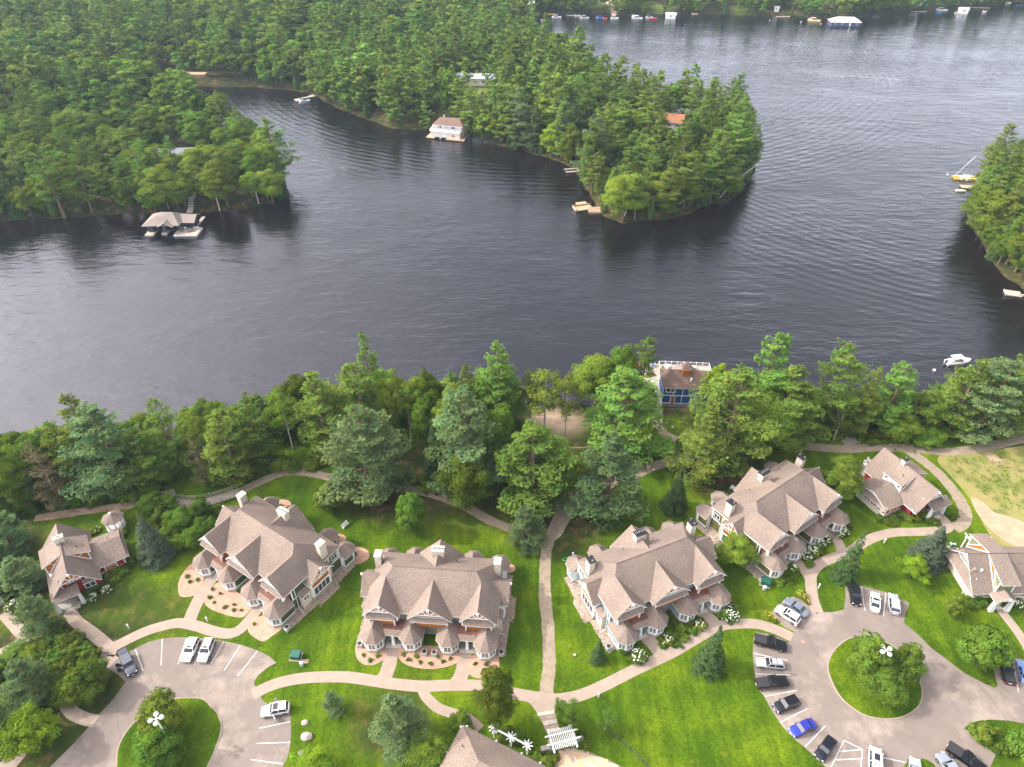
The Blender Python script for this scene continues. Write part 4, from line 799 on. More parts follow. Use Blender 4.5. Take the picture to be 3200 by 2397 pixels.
# clubhouse roof at the bottom edge
T=thing('clubhouse','large hipped roof building cut by the bottom edge, white timber arbour on its side','building',(-7.21,50.73,G),R(-26))
MB().box(.8,12.3,-13,-.7,0,3.4).build('wall',CREAM,T)
q=MB(); q.slab([(0,0,3.5),(13.2,0,3.5),(8.2,-4.6,6.6),(5.2,-4.6,6.6)],.16); q.slab([(0,0,3.5),(5.2,-4.6,6.6),(5.2,-14,6.6),(0,-14,3.5)],.16); q.slab([(13.2,0,3.5),(8.2,-4.6,6.6),(8.2,-14,6.6),(13.2,-14,3.5)],.16); q.slab([(5.2,-4.6,6.6),(8.2,-4.6,6.6),(8.2,-14,6.6),(5.2,-14,6.6)],.1); q.build('hipped_roof',[SH,WHITE],T)
for u,v in ((-.05,-.4),(-.05,-4.4),(.7,.05),(5.5,.05),(9.5,.05),(12.4,.05)): MB().box(u-.1,u+.1,v-.1,v+.1,3.4,3.62).build('gutter_bracket',WHITE,T)
vent(T,1.9,-3.2,4.7)
# ---------------------------------------------------------------- gazebo, arbours, boardwalk
gx,gy=P(365,1645,4)
T=thing('gazebo','white octagonal gazebo with shingled roof and cupola behind the red cottage','gazebo',(gx,gy,G),R(10))
q=MB(); q.frus(0,0,1.75,1.75,0,.25,8); q.build('floor',WHITE,T)
for i in range(8):
    a=R(22.5+45*i); x,y=1.6*math.cos(a),1.6*math.sin(a); MB().box(x-.08,x+.08,y-.08,y+.08,.25,2.5).build('post',WHITE,T)
    a2=R(67.5+45*i); x2,y2=1.6*math.cos(a2),1.6*math.sin(a2)
    if i!=5:
        q=MB(); q.tube([(x,y,1.1),(x2,y2,1.1)],.05,4); q.tube([(x,y,.4),(x2,y2,.4)],.04,4)
        for k in range(1,7): t=k/7; q.tube([(x+(x2-x)*t,y+(y2-y)*t,.4),(x+(x2-x)*t,y+(y2-y)*t,1.1)],.03,4)
        q.build('railing',WHITE,T)
    q=MB(); q.tube([(x,y,1.95),(x*.75+x2*.25,y*.75+y2*.25,2.3),((x+x2)/2,(y+y2)/2,2.4),(x*.25+x2*.75,y*.25+y2*.75,2.3),(x2,y2,1.95)],.07,4); q.build('arch_brace',WHITE,T)
q=MB(); q.frus(0,0,1.72,1.72,2.38,2.55,8); q.build('beam',WHITE,T)
q=MB(); q.frus(0,0,2.05,.22,2.5,3.55,8); q.build('roof',SH,T); q=MB(); q.frus(0,0,.22,.22,3.5,3.85,8); q.frus(0,0,.3,.02,3.85,4.15,8); q.build('cupola',WHITE,T)
# gate arbour with stone piers
gx,gy=r7(1260,1195)
T=thing('gate_arbour','white slatted gate arbour on stone piers below the steps','arbour',(gx,gy,G),R(14))
for sx in (-1,1):
    MB().box(sx*1.7-.35,sx*1.7+.35,-.5,.5,0,2.3).build('stone_pier',STONE,T)
    MB().box(*sorted((sx*1.9,sx*3.2)),-.35,.35,0,1.0).build('stone_wall',STONE,T)
    MB().box(sx*1.7-.12,sx*1.7+.12,-1.7,1.7,2.3,2.55).build('beam',WHITE,T)
for i in range(11):
    x=-1.35+i*.27; MB().box(x-.05,x+.05,-1.4,1.4,2.56,2.72).build('slat',WHITE,T)
for yy in (-.6,.6): MB().box(-2.5,2.5,yy-.09,yy+.09,2.73,2.9).build('beam',WHITE,T)
g_=MB().box(-1.2,1.2,-.05,.05,.1,1.3).build('gate',mat('gate_boards',hx('8a6a4e'),hx('a58566'),scale=2),T)
for i in range(5): MB().box(-1.1+i*.5,-1.0+i*.5,-.08,-.051,.15,1.25).build('gate_bar',BLKM,g_)
# clubhouse arbour
T=thing('side_arbour','white timber arbour along the clubhouse wall','arbour',(*local(bpy.data.objects['clubhouse'],6.4,1.0),G),R(-26))
for x in (-2.2,.6,3.2):
    MB().box(x-.12,x+.12,.7,.95,0,2.6).build('post',WHITE,T)
    for a in range(4):
        q=MB(); an=a*math.pi/4+.2; q.tube([(x-.8*math.cos(an),.82-.8*math.sin(an),2.75+a*.02),(x+.8*math.cos(an),.82+.8*math.sin(an),2.75+a*.02)],.08,4); q.build('rafter',WHITE,T)
MB().box(-2.9,3.6,.72,.92,2.6,2.8).build('beam',WHITE,T)
# fence and patio
pat=[r7(1225,1230),r7(1340,1205),r7(1500,1245),r7(1700,1330),r7(1850,1420),r7(1900,1700),r7(1195,1700),r7(1200,1374)]
sheet('patio',[tuple(p) for p in pat],4.02,mat('patio_joint',hx('8f7f70'),rough=1),'joint bed of the paved patio',smooth=0)
PAV=[mat('sandy_pavers_'+str(i),hx(a),hx(b_),scale=2,rough=.95) for i,(a,b_) in enumerate((('cfb08a','d9bd98'),('c3a684','cfb392'),('b5a698','c2b3a4')))]
pat_np=np.array(pat); pp=np.array([(a,b_) for a in np.arange(-2,22,.62) for b_ in np.arange(-14,8,.42)])
ca,sa_=math.cos(R(-14)),math.sin(R(-14)); ox,oy=r7(1225,1230)
pv=bpy.data.meshes.new('paver'); mm_=MB().box(-.29,.29,-.19,.19,0,.03); 
PVM=[]
for m_ in PAV:
    ob=MB().box(-.295,.295,-.195,.195,0,.035).build('paver',m_); PVM.append(ob.data); bpy.data.objects.remove(ob)
patio=bpy.data.objects['patio']; cnt=0; rest=MB()
for a,b_ in pp:
    bb=b_+(.0); aa=a+(.31 if int(round(b_/.42))%2 else 0); wx=ox+aa*ca-bb*sa_; wy=oy+aa*sa_+bb*ca
    if sdist(np.array([wx]),np.array([wy]),pat_np)[0]<.15: continue
    if prow(wx,wy,4)>2470: continue
    if cnt<290:
        o_=put('paver',random.choice(PVM),patio,(wx,wy,4.02),R(-14)); cnt+=1
    else: rest.box(wx-.28,wx+.28,wy-.18,wy+.18,4.02,4.055)
if rest.v:
    o_=rest.build('paving',PAV[0],patio); o_['kind']='stuff'
fp=[r7(1640,1060),r7(1750,1140),r7(1850,1230),r7(1960,1340),r7(2060,1440)]
T=thing('mesh_fence','thin black mesh fence curving over the lawn beside the patio','fence',(fp[0][0],fp[0][1],G))
for i,p in enumerate(fp):
    x,y=p[0]-fp[0][0],p[1]-fp[0][1]; MB().box(x-.04,x+.04,y-.04,y+.04,0,1.3).build('post',BLKM,T)
    if i<len(fp)-1:
        x2,y2=fp[i+1][0]-fp[0][0],fp[i+1][1]-fp[0][1]; q=MB()
        for z in (.2,.55,.9,1.22): q.tube([(x,y,z),(x2,y2,z)],.015,3)
        for k in range(1,12): t=k/12; q.tube([(x+(x2-x)*t,y+(y2-y)*t,.05),(x+(x2-x)*t,y+(y2-y)*t,1.22)],.01,3)
        q.build('mesh_panel',BLKM,T)
# boardwalk footbridge (left)
bw=[D(366,1085),D(400,1090),D(440,1088),D(480,1078),D(520,1064)]
T=thing('boardwalk','grey plank footbridge with post and rail sides above the left block','footbridge',(bw[0][0],bw[0][1],G))
c=catmull(bw,5); c=[p-np.array(bw[0]) for p in c]
deck=MB()
tot=0; W_=1.1
for i in range(len(c)-1):
    a,b_=c[i],c[i+1]; L_=np.linalg.norm(b_-a); t=(b_-a)/L_; nn=np.array([-t[1],t[0]]); k=max(1,int(L_/.2))
    for j in range(k):
        p=a+t*(j*L_/k); q_=a+t*((j+.88)*L_/k); vs4=[p+nn*W_,p-nn*W_,q_-nn*W_,q_+nn*W_]; deck.prism([tuple(v) for v in vs4],.34,.40)
dk=deck.build('deck_planks',WOODG,T); dk['kind']='stuff'
for sg in (-1,1):
    for i in range(0,len(c),3):
        t=c[min(i+1,len(c)-1)]-c[max(i-1,0)]; t/=np.linalg.norm(t); nn=np.array([-t[1],t[0]]); p=c[i]+nn*sg*W_; MB().box(p[0]-.07,p[0]+.07,p[1]-.07,p[1]+.07,-.2,1.5).build('post',WOODG,T)
    for z in (.75,1.1,1.42):
        q=MB(); pts=[]
        for i in range(len(c)):
            t=c[min(i+1,len(c)-1)]-c[max(i-1,0)]; t/=np.linalg.norm(t); nn=np.array([-t[1],t[0]]); p=c[i]+nn*sg*W_; pts.append((p[0],p[1],z))
        q.tube(pts,.06,4); q.build('rail',WOODG,T)
sx_,sy_=D(352,1070)
T2=thing('wooden_stair','brown wooden stair and landing descending from the boardwalk under the pine','stairs',(sx_,sy_,hgt(sx_,sy_)+.2),R(35))
for k in range(6): MB().box(-.9,.9,k*.33,k*.33+.3,.3-k*.2,.36-k*.2).build('tread',WOODG,T2)
MB().box(-1.4,2.2,-2.2,-.05,.30,.38).build('landing',WOODG,T2)
for sg in (-1,1): q=MB(); q.tube([(sg,0,1.3),(sg,2,.1)],.06,4); q.tube([(sg,0,.3),(sg,0,1.3)],.06,4); q.build('handrail',WOODG,T2)
T=thing('lookout_platform','small grey plank lookout platform beside the gravel trail','platform',(*D(1835,952),G-.02),R(20))
for k in range(9): MB().box(-1.9+k*.42,-1.52+k*.42,-1.3,1.3,.1,.16).build('plank',WOODG,T)
for sx in (-1.8,1.8):
    for sy in (-1.1,1.1): MB().box(sx-.08,sx+.08,sy-.08,sy+.08,-1.2,.1).build('post',WOODG,T)
# ---------------------------------------------------------------- boathouses and docks
T=thing('blue_boathouse','blue-panelled boathouse with cupola and white-railed deck on the near shore','boathouse',(35.05,130.02,0),R(-4))
BL=siding('deep_blue_siding','1d5288','276299'); Bz=2.4
MB().box(.3,12.8,.2,6.4,.3,Bz).build('foundation',STONE,T); MB().box(.35,12.7,.25,6.35,Bz,7.35).build('wall',BL,T)
for xx in (.4,2.9,5.0,8.0,11.0,12.6): MB().box(xx-.08,xx+.08,.17,.26,Bz,7.3).build('white_batten',WHITE,T)
MB().box(.3,12.7,.16,.25,4.75,4.95).build('white_batten',WHITE,T); MB().box(.3,12.7,.16,.25,Bz,Bz+.2).build('white_batten',WHITE,T)
window(T,2.2,.23,5.7,-math.pi/2,2.4,1.35,2,GLASS,fr=.16)
d=MB().box(2.5,3.4,.14,.24,Bz+.1,Bz+2.1).build('door',CEDAR,T); MB().box(2.35,2.5,.12,.25,Bz+.1,Bz+2.3).build('door_frame',WHITE,d); MB().box(3.4,3.55,.12,.25,Bz+.1,Bz+2.3).build('door_frame',WHITE,d)
q=MB(); q.slab([(0,-.35,7.45),(13.2,-.35,7.45),(11.3,3.1,10.4),(1.9,3.1,10.4)],.15); q.slab([(0,6.9,7.45),(13.2,6.9,7.45),(11.3,3.1,10.4),(1.9,3.1,10.4)],.15); q.slab([(0,-.35,7.45),(0,6.9,7.45),(1.9,3.1,10.4)],.15); q.slab([(13.2,-.35,7.45),(13.2,6.9,7.45),(11.3,3.1,10.4)],.15); q.build('hipped_roof',[SHD,WHITE],T)
gable_roof(T,'y',6.0,3.2,7.7,9.5,2.9,7.4)
cu=MB().box(4.6,6.3,2.0,3.6,9.3,11.1).build('cupola',CEDAR,T); MB().box(4.5,6.4,1.9,3.7,11.1,11.5).build('cupola_trim',WHITE,cu); q=MB(); q.frus(5.45,2.8,1.6,.1,11.5,12.8,4); q.build('cupola_roof',SHD,cu); q=MB(); q.frus(5.45,2.8,.09,.02,12.8,13.3,6); q.build('finial',METAL,cu)
q=MB(); q.frus(6.6,1.0,.16,.16,8.4,9.3,8); q.frus(6.6,1.0,.27,.2,9.3,9.5,8); q.build('roof_vent',WHITE,T)
DKG=mat('pale_dock_boards',hx('a69b8e'),hx('b9ae9f'),scale=1.5,rough=.9,stretch=(6,.5,1))
dk=MB()
for k in range(34): dk.box(-4.6+k*.55,-4.6+k*.55+.5,6.9,16.5,1.9,2.0)
o_=dk.build('deck_planks',DKG,T); o_['kind']='stuff'
MB().box(-4.5,-.2,-1.0+7.9-.6,6.85,1.88,1.98).build('deck_planks',DKG,T); MB().box(-4.5,14,7.0,16.4,1.6,1.88).build('deck_frame',WOODG,T)
for k in range(8): q=MB(); q.tube([(-4+k*2.5,16.0,-5),(-4+k*2.5,16.0,1.7)],.12,6); q.tube([(-4+k*2.5,8,-3),(-4+k*2.5,8,1.7)],.12,6); q.build('pile',WOODG,T)
def railing(T,a,b_,z0,n,zz=1.05,m=WHITE):
    a=np.array(a,float); b_=np.array(b_,float); q=MB()
    q.tube([(*a,z0+zz),(*b_,z0+zz)],.06,4); q.tube([(*a,z0+.15),(*b_,z0+.15)],.04,4)
    for i in range(n*5): p=a+(b_-a)*i/(n*5); q.tube([(*p,z0+.1),(*p,z0+zz)],.022,3)
    q.build('railing',m,T)
    for i in range(n+1): p=a+(b_-a)*i/n; MB().box(p[0]-.09,p[0]+.09,p[1]-.09,p[1]+.09,z0,z0+zz+.15).build('railing_post',m,T)
railing(T,(1.4,16.3),(14,16.3),2.0,8); railing(T,(1.4,16.3),(1.4,8.0),2.0,5); railing(T,(14,16.3),(14,7),2.0,5)
q=MB()
for k in range(24): q.box(-1.15,.25,-1.2+k*.36,-1.2+k*.36+.33,2.45,2.55)
o_=q.build('bridge_planks',DKG,T); o_['kind']='stuff'; railing(T,(-1.2,-1.3),(-1.2,7.2),2.5,6,1.1); railing(T,(.28,-1.3),(.28,7.2),2.5,6,1.1)
for k in range(4): MB().box(-1.1,.2,-1+k*2.4,-.8+k*2.4,-1.5,2.42).build('bridge_pier',WOODG,T)
q=MB()
for k in range(9): q.box(-3.9,-1.9,-.8+k*.5,-.8+k*.5+.46,1.9+k*.02,1.98+k*.02)
q.build('lower_landing',WOODY,T)
bx_,by_=T.location[0],T.location[1]
def bl(x,y): return local(T,x,y)
def chair(x,y,z,rz,m,label,g):
    t=thing('deck_chair',label,'chair',(x,y,z),rz,g)
    MB().box(-.32,.32,-.3,.3,.28,.36).build('seat',m,t); q=MB(); q.add([(-.32,.28,.34),(.32,.28,.34),(.36,.6,1.05),(-.36,.6,1.05),(-.32,.34,.34),(.32,.34,.34),(.36,.66,1.05),(-.36,.66,1.05)],[(0,1,2,3),(5,4,7,6),(0,3,7,4),(1,5,6,2),(3,2,6,7)]); q.build('backrest',m,t)
    for sx in (-.36,.36): MB().box(sx-.05,sx+.05,-.3,.4,.52,.58).build('armrest',m,t); MB().box(sx-.04,sx+.04,-.3,-.2,0,.52).build('leg',m,t); MB().box(sx-.04,sx+.04,.25,.35,0,.52).build('leg',m,t)
    return t
def fab(h): return mat('fabric_'+h,hx(h),rough=.9)
for i,(u,v,h,l_) in enumerate([(-3.6,15.9,'e08a9a','pink towelled lounge chair on the boathouse deck, nearest the lake'),(-2.2,15.0,'f0efe9','white lounge chair on the boathouse deck beside the pink one'),(-1.2,14.2,'d04a48','red lounge chair on the boathouse deck'),(-3.0,13.2,'2c3f7c','navy blue lounge chair on the boathouse deck'),(-.2,15.6,'5f86c0','light blue lounge chair by the boathouse railing'),(-4.0,14.6,'e0a070','orange lounge chair at the deck edge under the trees')]):
    x,y=bl(u,v); chair(x,y,2.02,R(30+60*i),fab(h),l_,'chairs on the blue boathouse deck')
for i,(u,v,l_) in enumerate([(3.4,15.0,'cream table at the left of the railed boathouse deck'),(9.8,14.8,'cream table at the right of the railed boathouse deck')]):
    x,y=bl(u,v); t=thing('deck_table',l_,'table',(x,y,2.0),0,'tables on the blue boathouse deck'); q=MB(); q.frus(0,0,.7,.7,.7,.76,12); q.build('table_top',fab('e6dfcf'),t); q=MB(); q.frus(0,0,.07,.07,0,.7,6); q.frus(0,0,.3,.3,0,.05,8); q.build('pedestal',WHITE,t)
x,y=bl(13.6,15.9); t=thing('flag','small red and white flag at the corner of the boathouse deck','flag',(x,y,2.0)); q=MB(); q.tube([(0,0,0),(0,0,2.2)],.03,5); q.build('flagpole',METAL,t); q=MB(); q.add([(0,0,2.1),(.35,.1,1.9),(.6,.02,1.5),(0,0,1.3),(0,.01,1.7)],[(0,4,3,2,1)]); q.build('flag_cloth',fab('c86068'),t)
# dark boathouse by the left peninsula
T=thing('dark_boathouse','low charcoal boathouse with tan hipped roof and furnished dock off the left shore','boathouse',(-124.24,222.9,0),0)
CH=siding('charcoal_siding','2c3036','363b42'); TR=shingle('tan_roof_shingles',hx('857b74'),hx('91877f'),hx('9d928a')); TW=mat('tan_roof_edge',hx('b3a49a'),rough=.8)
MB().box(-1.0,1.0,2.0,9.5,0,3.3).build('wall',CH,T); MB().box(4.0,5.4,2.0,2.3,0,3.3).build('pier_wall',CH,T); MB().box(-1.0,10,9.0,9.5,0,3.3).build('rear_wall',CH,T); MB().box(8.6,10.3,3.0,9.5,.5,3.3).build('side_wall',CH,T); MB().box(10.3,14,5.6,9.5,.5,3.2).build('cabin_wall',CH,T)
MB().box(1.0,8.6,3.6,9,.2,.9).build('slip_shade_block',DARK,T)  # near-black block above the water, standing in for shade inside the boat slip
q=MB(); q.slab([(-2,.4,3.5),(10.5,1.0,3.5),(7.6,5.4,6.4),(3.6,5.4,6.4)],.16); q.slab([(-2,10.4,3.5),(10.5,10.4,3.5),(7.6,5.4,6.4),(3.6,5.4,6.4)],.16); q.slab([(-2,.4,3.5),(-2,10.4,3.5),(3.6,5.4,6.4)],.16); q.slab([(10.5,1.0,3.5),(10.5,10.4,3.5),(7.6,5.4,6.4)],.16); q.build('hipped_roof',[TR,TW],T)
q=MB(); q.slab([(8.2,7.0,4.9),(14.9,7.0,4.9),(14.9,3.4,3.4),(8.2,3.4,3.4)],.14); q.slab([(8.2,7.0,4.9),(14.9,7.0,4.9),(14.9,10.4,3.4),(8.2,10.4,3.4)],.14); q.build('wing_roof',[TR,TW],T)
gable_roof(T,'y',6.1,-.3,5.0,4.9,2.6,3.35,mats=[TR,TW])
MB().box(-1.6,1.3,-.2,9,.0,.5).build('dock_finger',DKG,T); MB().box(3.7,5.6,.9,9,.0,.5).build('dock_finger',DKG,T)
q=MB(); 
for k in range(26): q.box(8.4+k*.31,8.4+k*.31+.29,-.4,5.5,.55,.68)
o_=q.build('dock_planks',DKG,T); o_['kind']='stuff'; MB().box(8.4,16.4,-.45,5.4,.15,.54).build('dock_frame',WHITE,T)
MB().box(13.2,14.4,5.5,14.2,.55,.68).build('gangway',DKG,T); MB().box(6,11,9.6,11.6,.55,.65).build('rear_deck',DKG,T)
for i,(u,v,a,l_) in enumerate([(9.9,3.6,200,'white armchair nearest the charcoal boathouse wall'),(10.9,4.2,200,'second white armchair from the boathouse wall'),(14.4,4.4,160,'white armchair at the far corner of the charcoal dock, inner'),(15.5,4.4,160,'white armchair at the outer corner of the charcoal dock')]): chair(-124.24+u,222.9+v,.69,R(a),WHITE,l_,'white armchairs on the charcoal boathouse dock')
for i,(u,v,w_,l_) in enumerate([(10.4,2.2,.9,'grey outdoor armchair left of the low table'),(12.2,1.7,1.8,'tan outdoor sofa in the middle of the dock'),(14.0,2.4,.9,'grey outdoor armchair right of the low table')]):
    t=thing('outdoor_sofa',l_,'sofa',(-124.24+u,222.9+v,.69),R(180+(i-1)*40),'outdoor sofas on the charcoal boathouse dock'); MB().box(-w_/2,w_/2,-.4,.4,.05,.4).build('seat',fab('a8927c'),t); MB().box(-w_/2,w_/2,.3,.45,.4,.8).build('backrest',fab('7a7068'),t)
    for sx in (-1,1): MB().box(*sorted((sx*w_/2,sx*(w_/2+.12))),-.4,.45,.05,.62).build('armrest',fab('7a7068'),t)
# stone steps up the bank
T=thing('bank_steps','pale flagstone steps climbing the bank behind the charcoal boathouse','steps',(*P(600,668,0),0))
for k in range(13):
    px,py=604-abs(k-7)*1.4+(k>7)*8,668-k*4.1; x,y=P(px,py,0); x0,y0=T.location[0],T.location[1]; zz=max(.6,hgt(x,y)) ; MB().box(x-x0-1.0,x-x0+1.0,y-y0-.45,y-y0+.45,zz-.1,zz+.25).build('stone_tread',CHIM,T)
# white boathouse
T=thing('white_boathouse','two-storey white boathouse with brown roof, balcony and two boat doors on the middle peninsula','boathouse',(-35.54,321.62,0),R(-15))
MB().box(-.7,12.9,-1.0,8.2,.6,3.4).build('lower_wall',CREAM,T); MB().box(.9,13.4,.2,8.6,3.4,6.0).build('upper_wall',WHITE,T); MB().box(-1.1,13.1,-1.4,.2,3.2,3.4).build('balcony_floor',WHITE,T)
MB().box(-1.1,13.1,-1.4,-1.3,3.4,4.4).build('balcony_front',WHITE,T); MB().box(-1.1,-1.0,-1.3,8,3.4,4.4).build('balcony_side',WHITE,T)
q=MB(); q.slab([(0,-.9,6.1),(14.4,-.9,6.1),(11.4,4.2,8.2),(3.2,4.2,8.2)],.2); q.slab([(0,9.4,6.1),(14.4,9.4,6.1),(11.4,4.2,8.2),(3.2,4.2,8.2)],.2); q.slab([(0,-.9,6.1),(0,9.4,6.1),(3.2,4.2,8.2)],.2); q.slab([(14.4,-.9,6.1),(14.4,9.4,6.1),(11.4,4.2,8.2)],.2); q.build('hipped_roof',[shingle('warm_brown_shingles',hx('6f5a50'),hx('7f695e'),hx('8c766a')),WHITE],T)
for xx in (2.3,5.4): 
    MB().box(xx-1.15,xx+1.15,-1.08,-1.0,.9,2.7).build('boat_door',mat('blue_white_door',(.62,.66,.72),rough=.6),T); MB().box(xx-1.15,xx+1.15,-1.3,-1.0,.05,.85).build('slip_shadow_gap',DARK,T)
for xx,w_ in ((2.6,.5),(3.6,.9),(6.1,.4),(6.8,.4),(9.6,1.6)): window(T,xx,.18,4.5,-math.pi/2,w_,1.1,1 if w_<1.2 else 3)
window(T,9.8,-1.02,1.2,-math.pi/2,1.7,1.2,3); window(T,12.92,1.2,1.1,0,.9,1.1,1); MB().box(12.9,12.97,3.2,4.1,.7,2.7).build('door',WHITE,T)
window(T,13.42,1.3,5.1,0,1.2,.5,1); window(T,13.42,3.6,5.1,0,1.6,.5,2)
q=MB(); q.frus(4.2,4.2,.15,.15,8.1,8.9,8); q.frus(4.2,4.2,.3,.1,8.9,9.2,8); q.build('roof_vent',WHITE,T)
MB().box(-2.9,1.1,-1.9,8,.3,.58).build('dock',WOODY,T); MB().box(3.5,4.2,-1.9,-1.0,.3,.58).build('dock',WOODY,T); MB().box(6.6,15.2,-2.2,-1.0,.3,.58).build('dock',WOODY,T); MB().box(12.9,15.2,-1.0,9.5,.3,.58).build('dock',WOODG,T)
x,y=local(T,13.9,-.2); t=thing('paddleboard','pink and white paddleboard lying on the boathouse dock','paddleboard',(x,y,.6),R(50)); q=MB(); q.prism([(1.5*math.cos(a),.35*math.sin(a)) for a in np.linspace(0,6.28,17)[:-1]],0,.1,True); q.build('board',fab('d2689a'),t); q=MB(); q.prism([(.5*math.cos(a),.2*math.sin(a)) for a in np.linspace(0,6.28,13)[:-1]],.1,.12); q.build('deck_pad',fab('e8e4e0'),t)
# docks
def dock(label,px,py,rz,rects,m=DKG,f=lambda a,b_:P(a,b_,.4)):
    x,y=f(px,py); t=thing('dock',label,'dock',(x,y,0),R(rz),'private docks')
    for i,(x0,x1,y0,y1) in enumerate(rects):
        q=MB(); along=(x1-x0)>(y1-y0); L_=(x1-x0) if along else (y1-y0); k=max(2,int(L_/.45))
        for j in range(k):
            a=(j)/k*L_; b_=(j+.9)/k*L_
            if along: q.box(x0+a,x0+b_,y0,y1,.45,.52)
            else: q.box(x0,x1,y0+a,y0+b_,.45,.52)
        o_=q.build('planking',m,t); o_['kind']='stuff'
        MB().box(x0+.05,x1-.05,y0+.05,y1-.05,.2,.44).build('dock_frame',WOODG,t)
        for xx in (x0+.2,x1-.2):
            for yy in (y0+.2,y1-.2): q=MB(); q.tube([(xx,yy,-3),(xx,yy,.9)],.09,5); q.build('pile',WOODG,t)
    return t
dock('grey T-shaped dock in the dark inlet near the causeway',932,308,35,[(0,9,-1.5,.2),(-2.5,1.5,-4,-.2),(6.5,9,-.2,2)])
dock('wooden finger dock on the west side of the middle peninsula',1768,536,12,[(0,7.5,-1.1,-.2),(0,7.5,1.8,2.7),(5.2,7.5,-.2,1.8)])
T=dock('wide sunlit dock and sandy landing at the tip of the middle peninsula',1800,660,18,[(0,7,0,3.6),(2.5,6.5,4.4,6.8)],WOODY)
MB().box(0,7,3.5,3.6,.5,1.2).build('bench_wall',WOODY,T); MB().box(0,.1,0,3.6,.5,1.2).build('bench_wall',WOODY,T)
x,y=P(1866,652,.8); sheet('sand_landing',[(x-3,y-1.5),(x-1,y-2.4),(x+2,y-2.0),(x+3.5,y+.5),(x+1,y+2.2),(x-2,y+2),(x-3.2,y+1)],.55,DIRT,'small sandy landing behind the dock',smooth=4,z0=-.6)
dock('tan dock with chairs below the right point, the yellow catamaran beside it',2999,578,-8,[(0,4.5,-3,0),(4.5,9,-1,0),(4.5,9,-3,-2.1)],WOODY)
dock('grey square dock at the foot of the right point',3135,905,-18,[(0,4.5,-3.2,0),(4,8,-2.4,-1.4)])
# ---------------------------------------------------------------- boats
def hull(q,L_,Bm,h,z0=0.0,bow=.38):
    st=[(-.5,.82,0),(-.2,1,0),(.1,.98,0),(.1+bow*.5,.72,.05),(.46,.25,.12),(.5,.03,.15)]
    o=len(q.v)
    for (t,b_,r_) in st:
        x=t*L_; w_=Bm/2*b_; q.v+= [(x,-w_,z0+h*(1+r_)),(x,-w_*.8,z0),(x,w_*.8,z0),(x,w_,z0+h*(1+r_)),(x,w_*.78,z0+h*(.95+r_)),(x,-w_*.78,z0+h*(.95+r_))]
    for i in range(len(st)-1):
        for k in range(6): q.f.append((o+i*6+k,o+(i+1)*6+k,o+(i+1)*6+(k+1)%6,o+i*6+(k+1)%6))
    q.f.append(tuple(o+k for k in range(6))); q.f.append(tuple(o+(len(st)-1)*6+k for k in range(5,-1,-1))); q.m+=[0]*(len(q.f)-len(q.m)); return q
def boat(px,py,rz,L_,hc,cc,label,z=.0,canopy=True,w_=None):
    x,y=P(px,py,.3); t=thing('motorboat',label,'boat',(x,y,z),R(rz),'boats moored along the far shore' if py<120 else None)
    w_=w_ or L_*.34
    hull(MB(),L_,w_,.75).build('hull',fab(hc),t); MB().box(-L_*.42,L_*.12,-w_*.34,w_*.34,.70,.80).build('cockpit_floor',fab('8a8580'),t)
    q=MB(); q.add([(L_*.12,-w_*.36,.8),(L_*.12,w_*.36,.8),(L_*.05,w_*.3,1.25),(L_*.05,-w_*.3,1.25)],[(0,1,2,3)]); q.build('windshield',GLASS,t)
    MB().box(-L_*.4,-L_*.25,-w_*.32,w_*.32,.8,1.15).build('rear_seat',fab('cfc8bc'),t); q=MB(); q.box(-L_*.56,-L_*.5,-.2,.2,.3,1.2); q.build('outboard_motor',BLKM,t)
    if canopy:
        MB().box(-L_*.32,L_*.1,-w_*.4,w_*.4,1.9,1.98).build('canopy',fab(cc),t)
        for sx in (-L_*.3,L_*.08):
            for sy in (-w_*.38,w_*.38): q=MB(); q.tube([(sx,sy,.8),(sx,sy,1.9)],.03,4); q.build('canopy_pole',METAL,t)
    return t
F2=lambda u,v:(1600+u/2.7613,v/2.7613); F3=lambda u,v:(2400+u/2.7613,v/2.7613)
BO=[(F2(385,150),5,7,'e8e8ea','b0b4ba','white covered motorboat, leftmost large one on the far shore'),(F2(268,174),0,3.2,'e8e8e8',None,'tiny white dinghy moored off the left of the far shore'),
 (F2(565,137),0,4.5,'d9d4cc',None,'small white boat left of the two boat lifts'),(F2(625,155),10,7,'d8dcde','9aa8b0','grey-canopied motorboat between the left docks'),(F2(760,160),0,6.5,'2f5fa8','2f62b4','bright blue covered boat on the far shore'),(F2(800,160),5,4,'d86050',None,'small red boat beside the blue covered boat'),
 (F2(885,158),0,6,'e6e6e8',None,'white boat at the foot of the sandy ramp'),(F2(1080,157),-8,8,'eceef2','e4e8f0','white-canopied cruiser on the far shore'),(F2(1185,152),0,5.5,'dfe4ea','5a6a80','white boat with a dark cover, right of the cruiser'),(F2(1222,160),0,5,'c8484c',None,'red-trimmed white boat next to the dark-covered one'),
 (F3(400,175),-35,9,'e8d8a0','d9b48a','long cream boat left of the far white boathouse'),(F3(745,172),0,6.5,'c8d8e8',None,'pale blue and white boat beside the far white boathouse'),(F3(1500,85),-15,8.5,'e8e8ea','c8ccd4','white pontoon boat in the right part of the far shore'),(F3(1630,113),0,3.5,'e8e2c8',None,'small cream boat moored right of the pontoon boat'),(F3(1868,100),0,3.2,'e8e4d0',None,'tiny cream dinghy near the upper right corner'),(F3(2060,25),0,7,'ece4d0','c8b8a0','cream boat at the dock in the upper right corner'),(F3(1310,68),-12,9,'dcdcdc','d4d4d8','grey covered launch under the dark shore trees')]
for (p,rz,L_,hc,cc,l_) in BO: boat(p[0],p[1],rz,L_,hc,cc or 'ffffff',l_,canopy=cc is not None)
boat(952,318,40,6.5,'b8c4cc','3a4650','dark covered motorboat tied to the T-shaped dock',canopy=True)
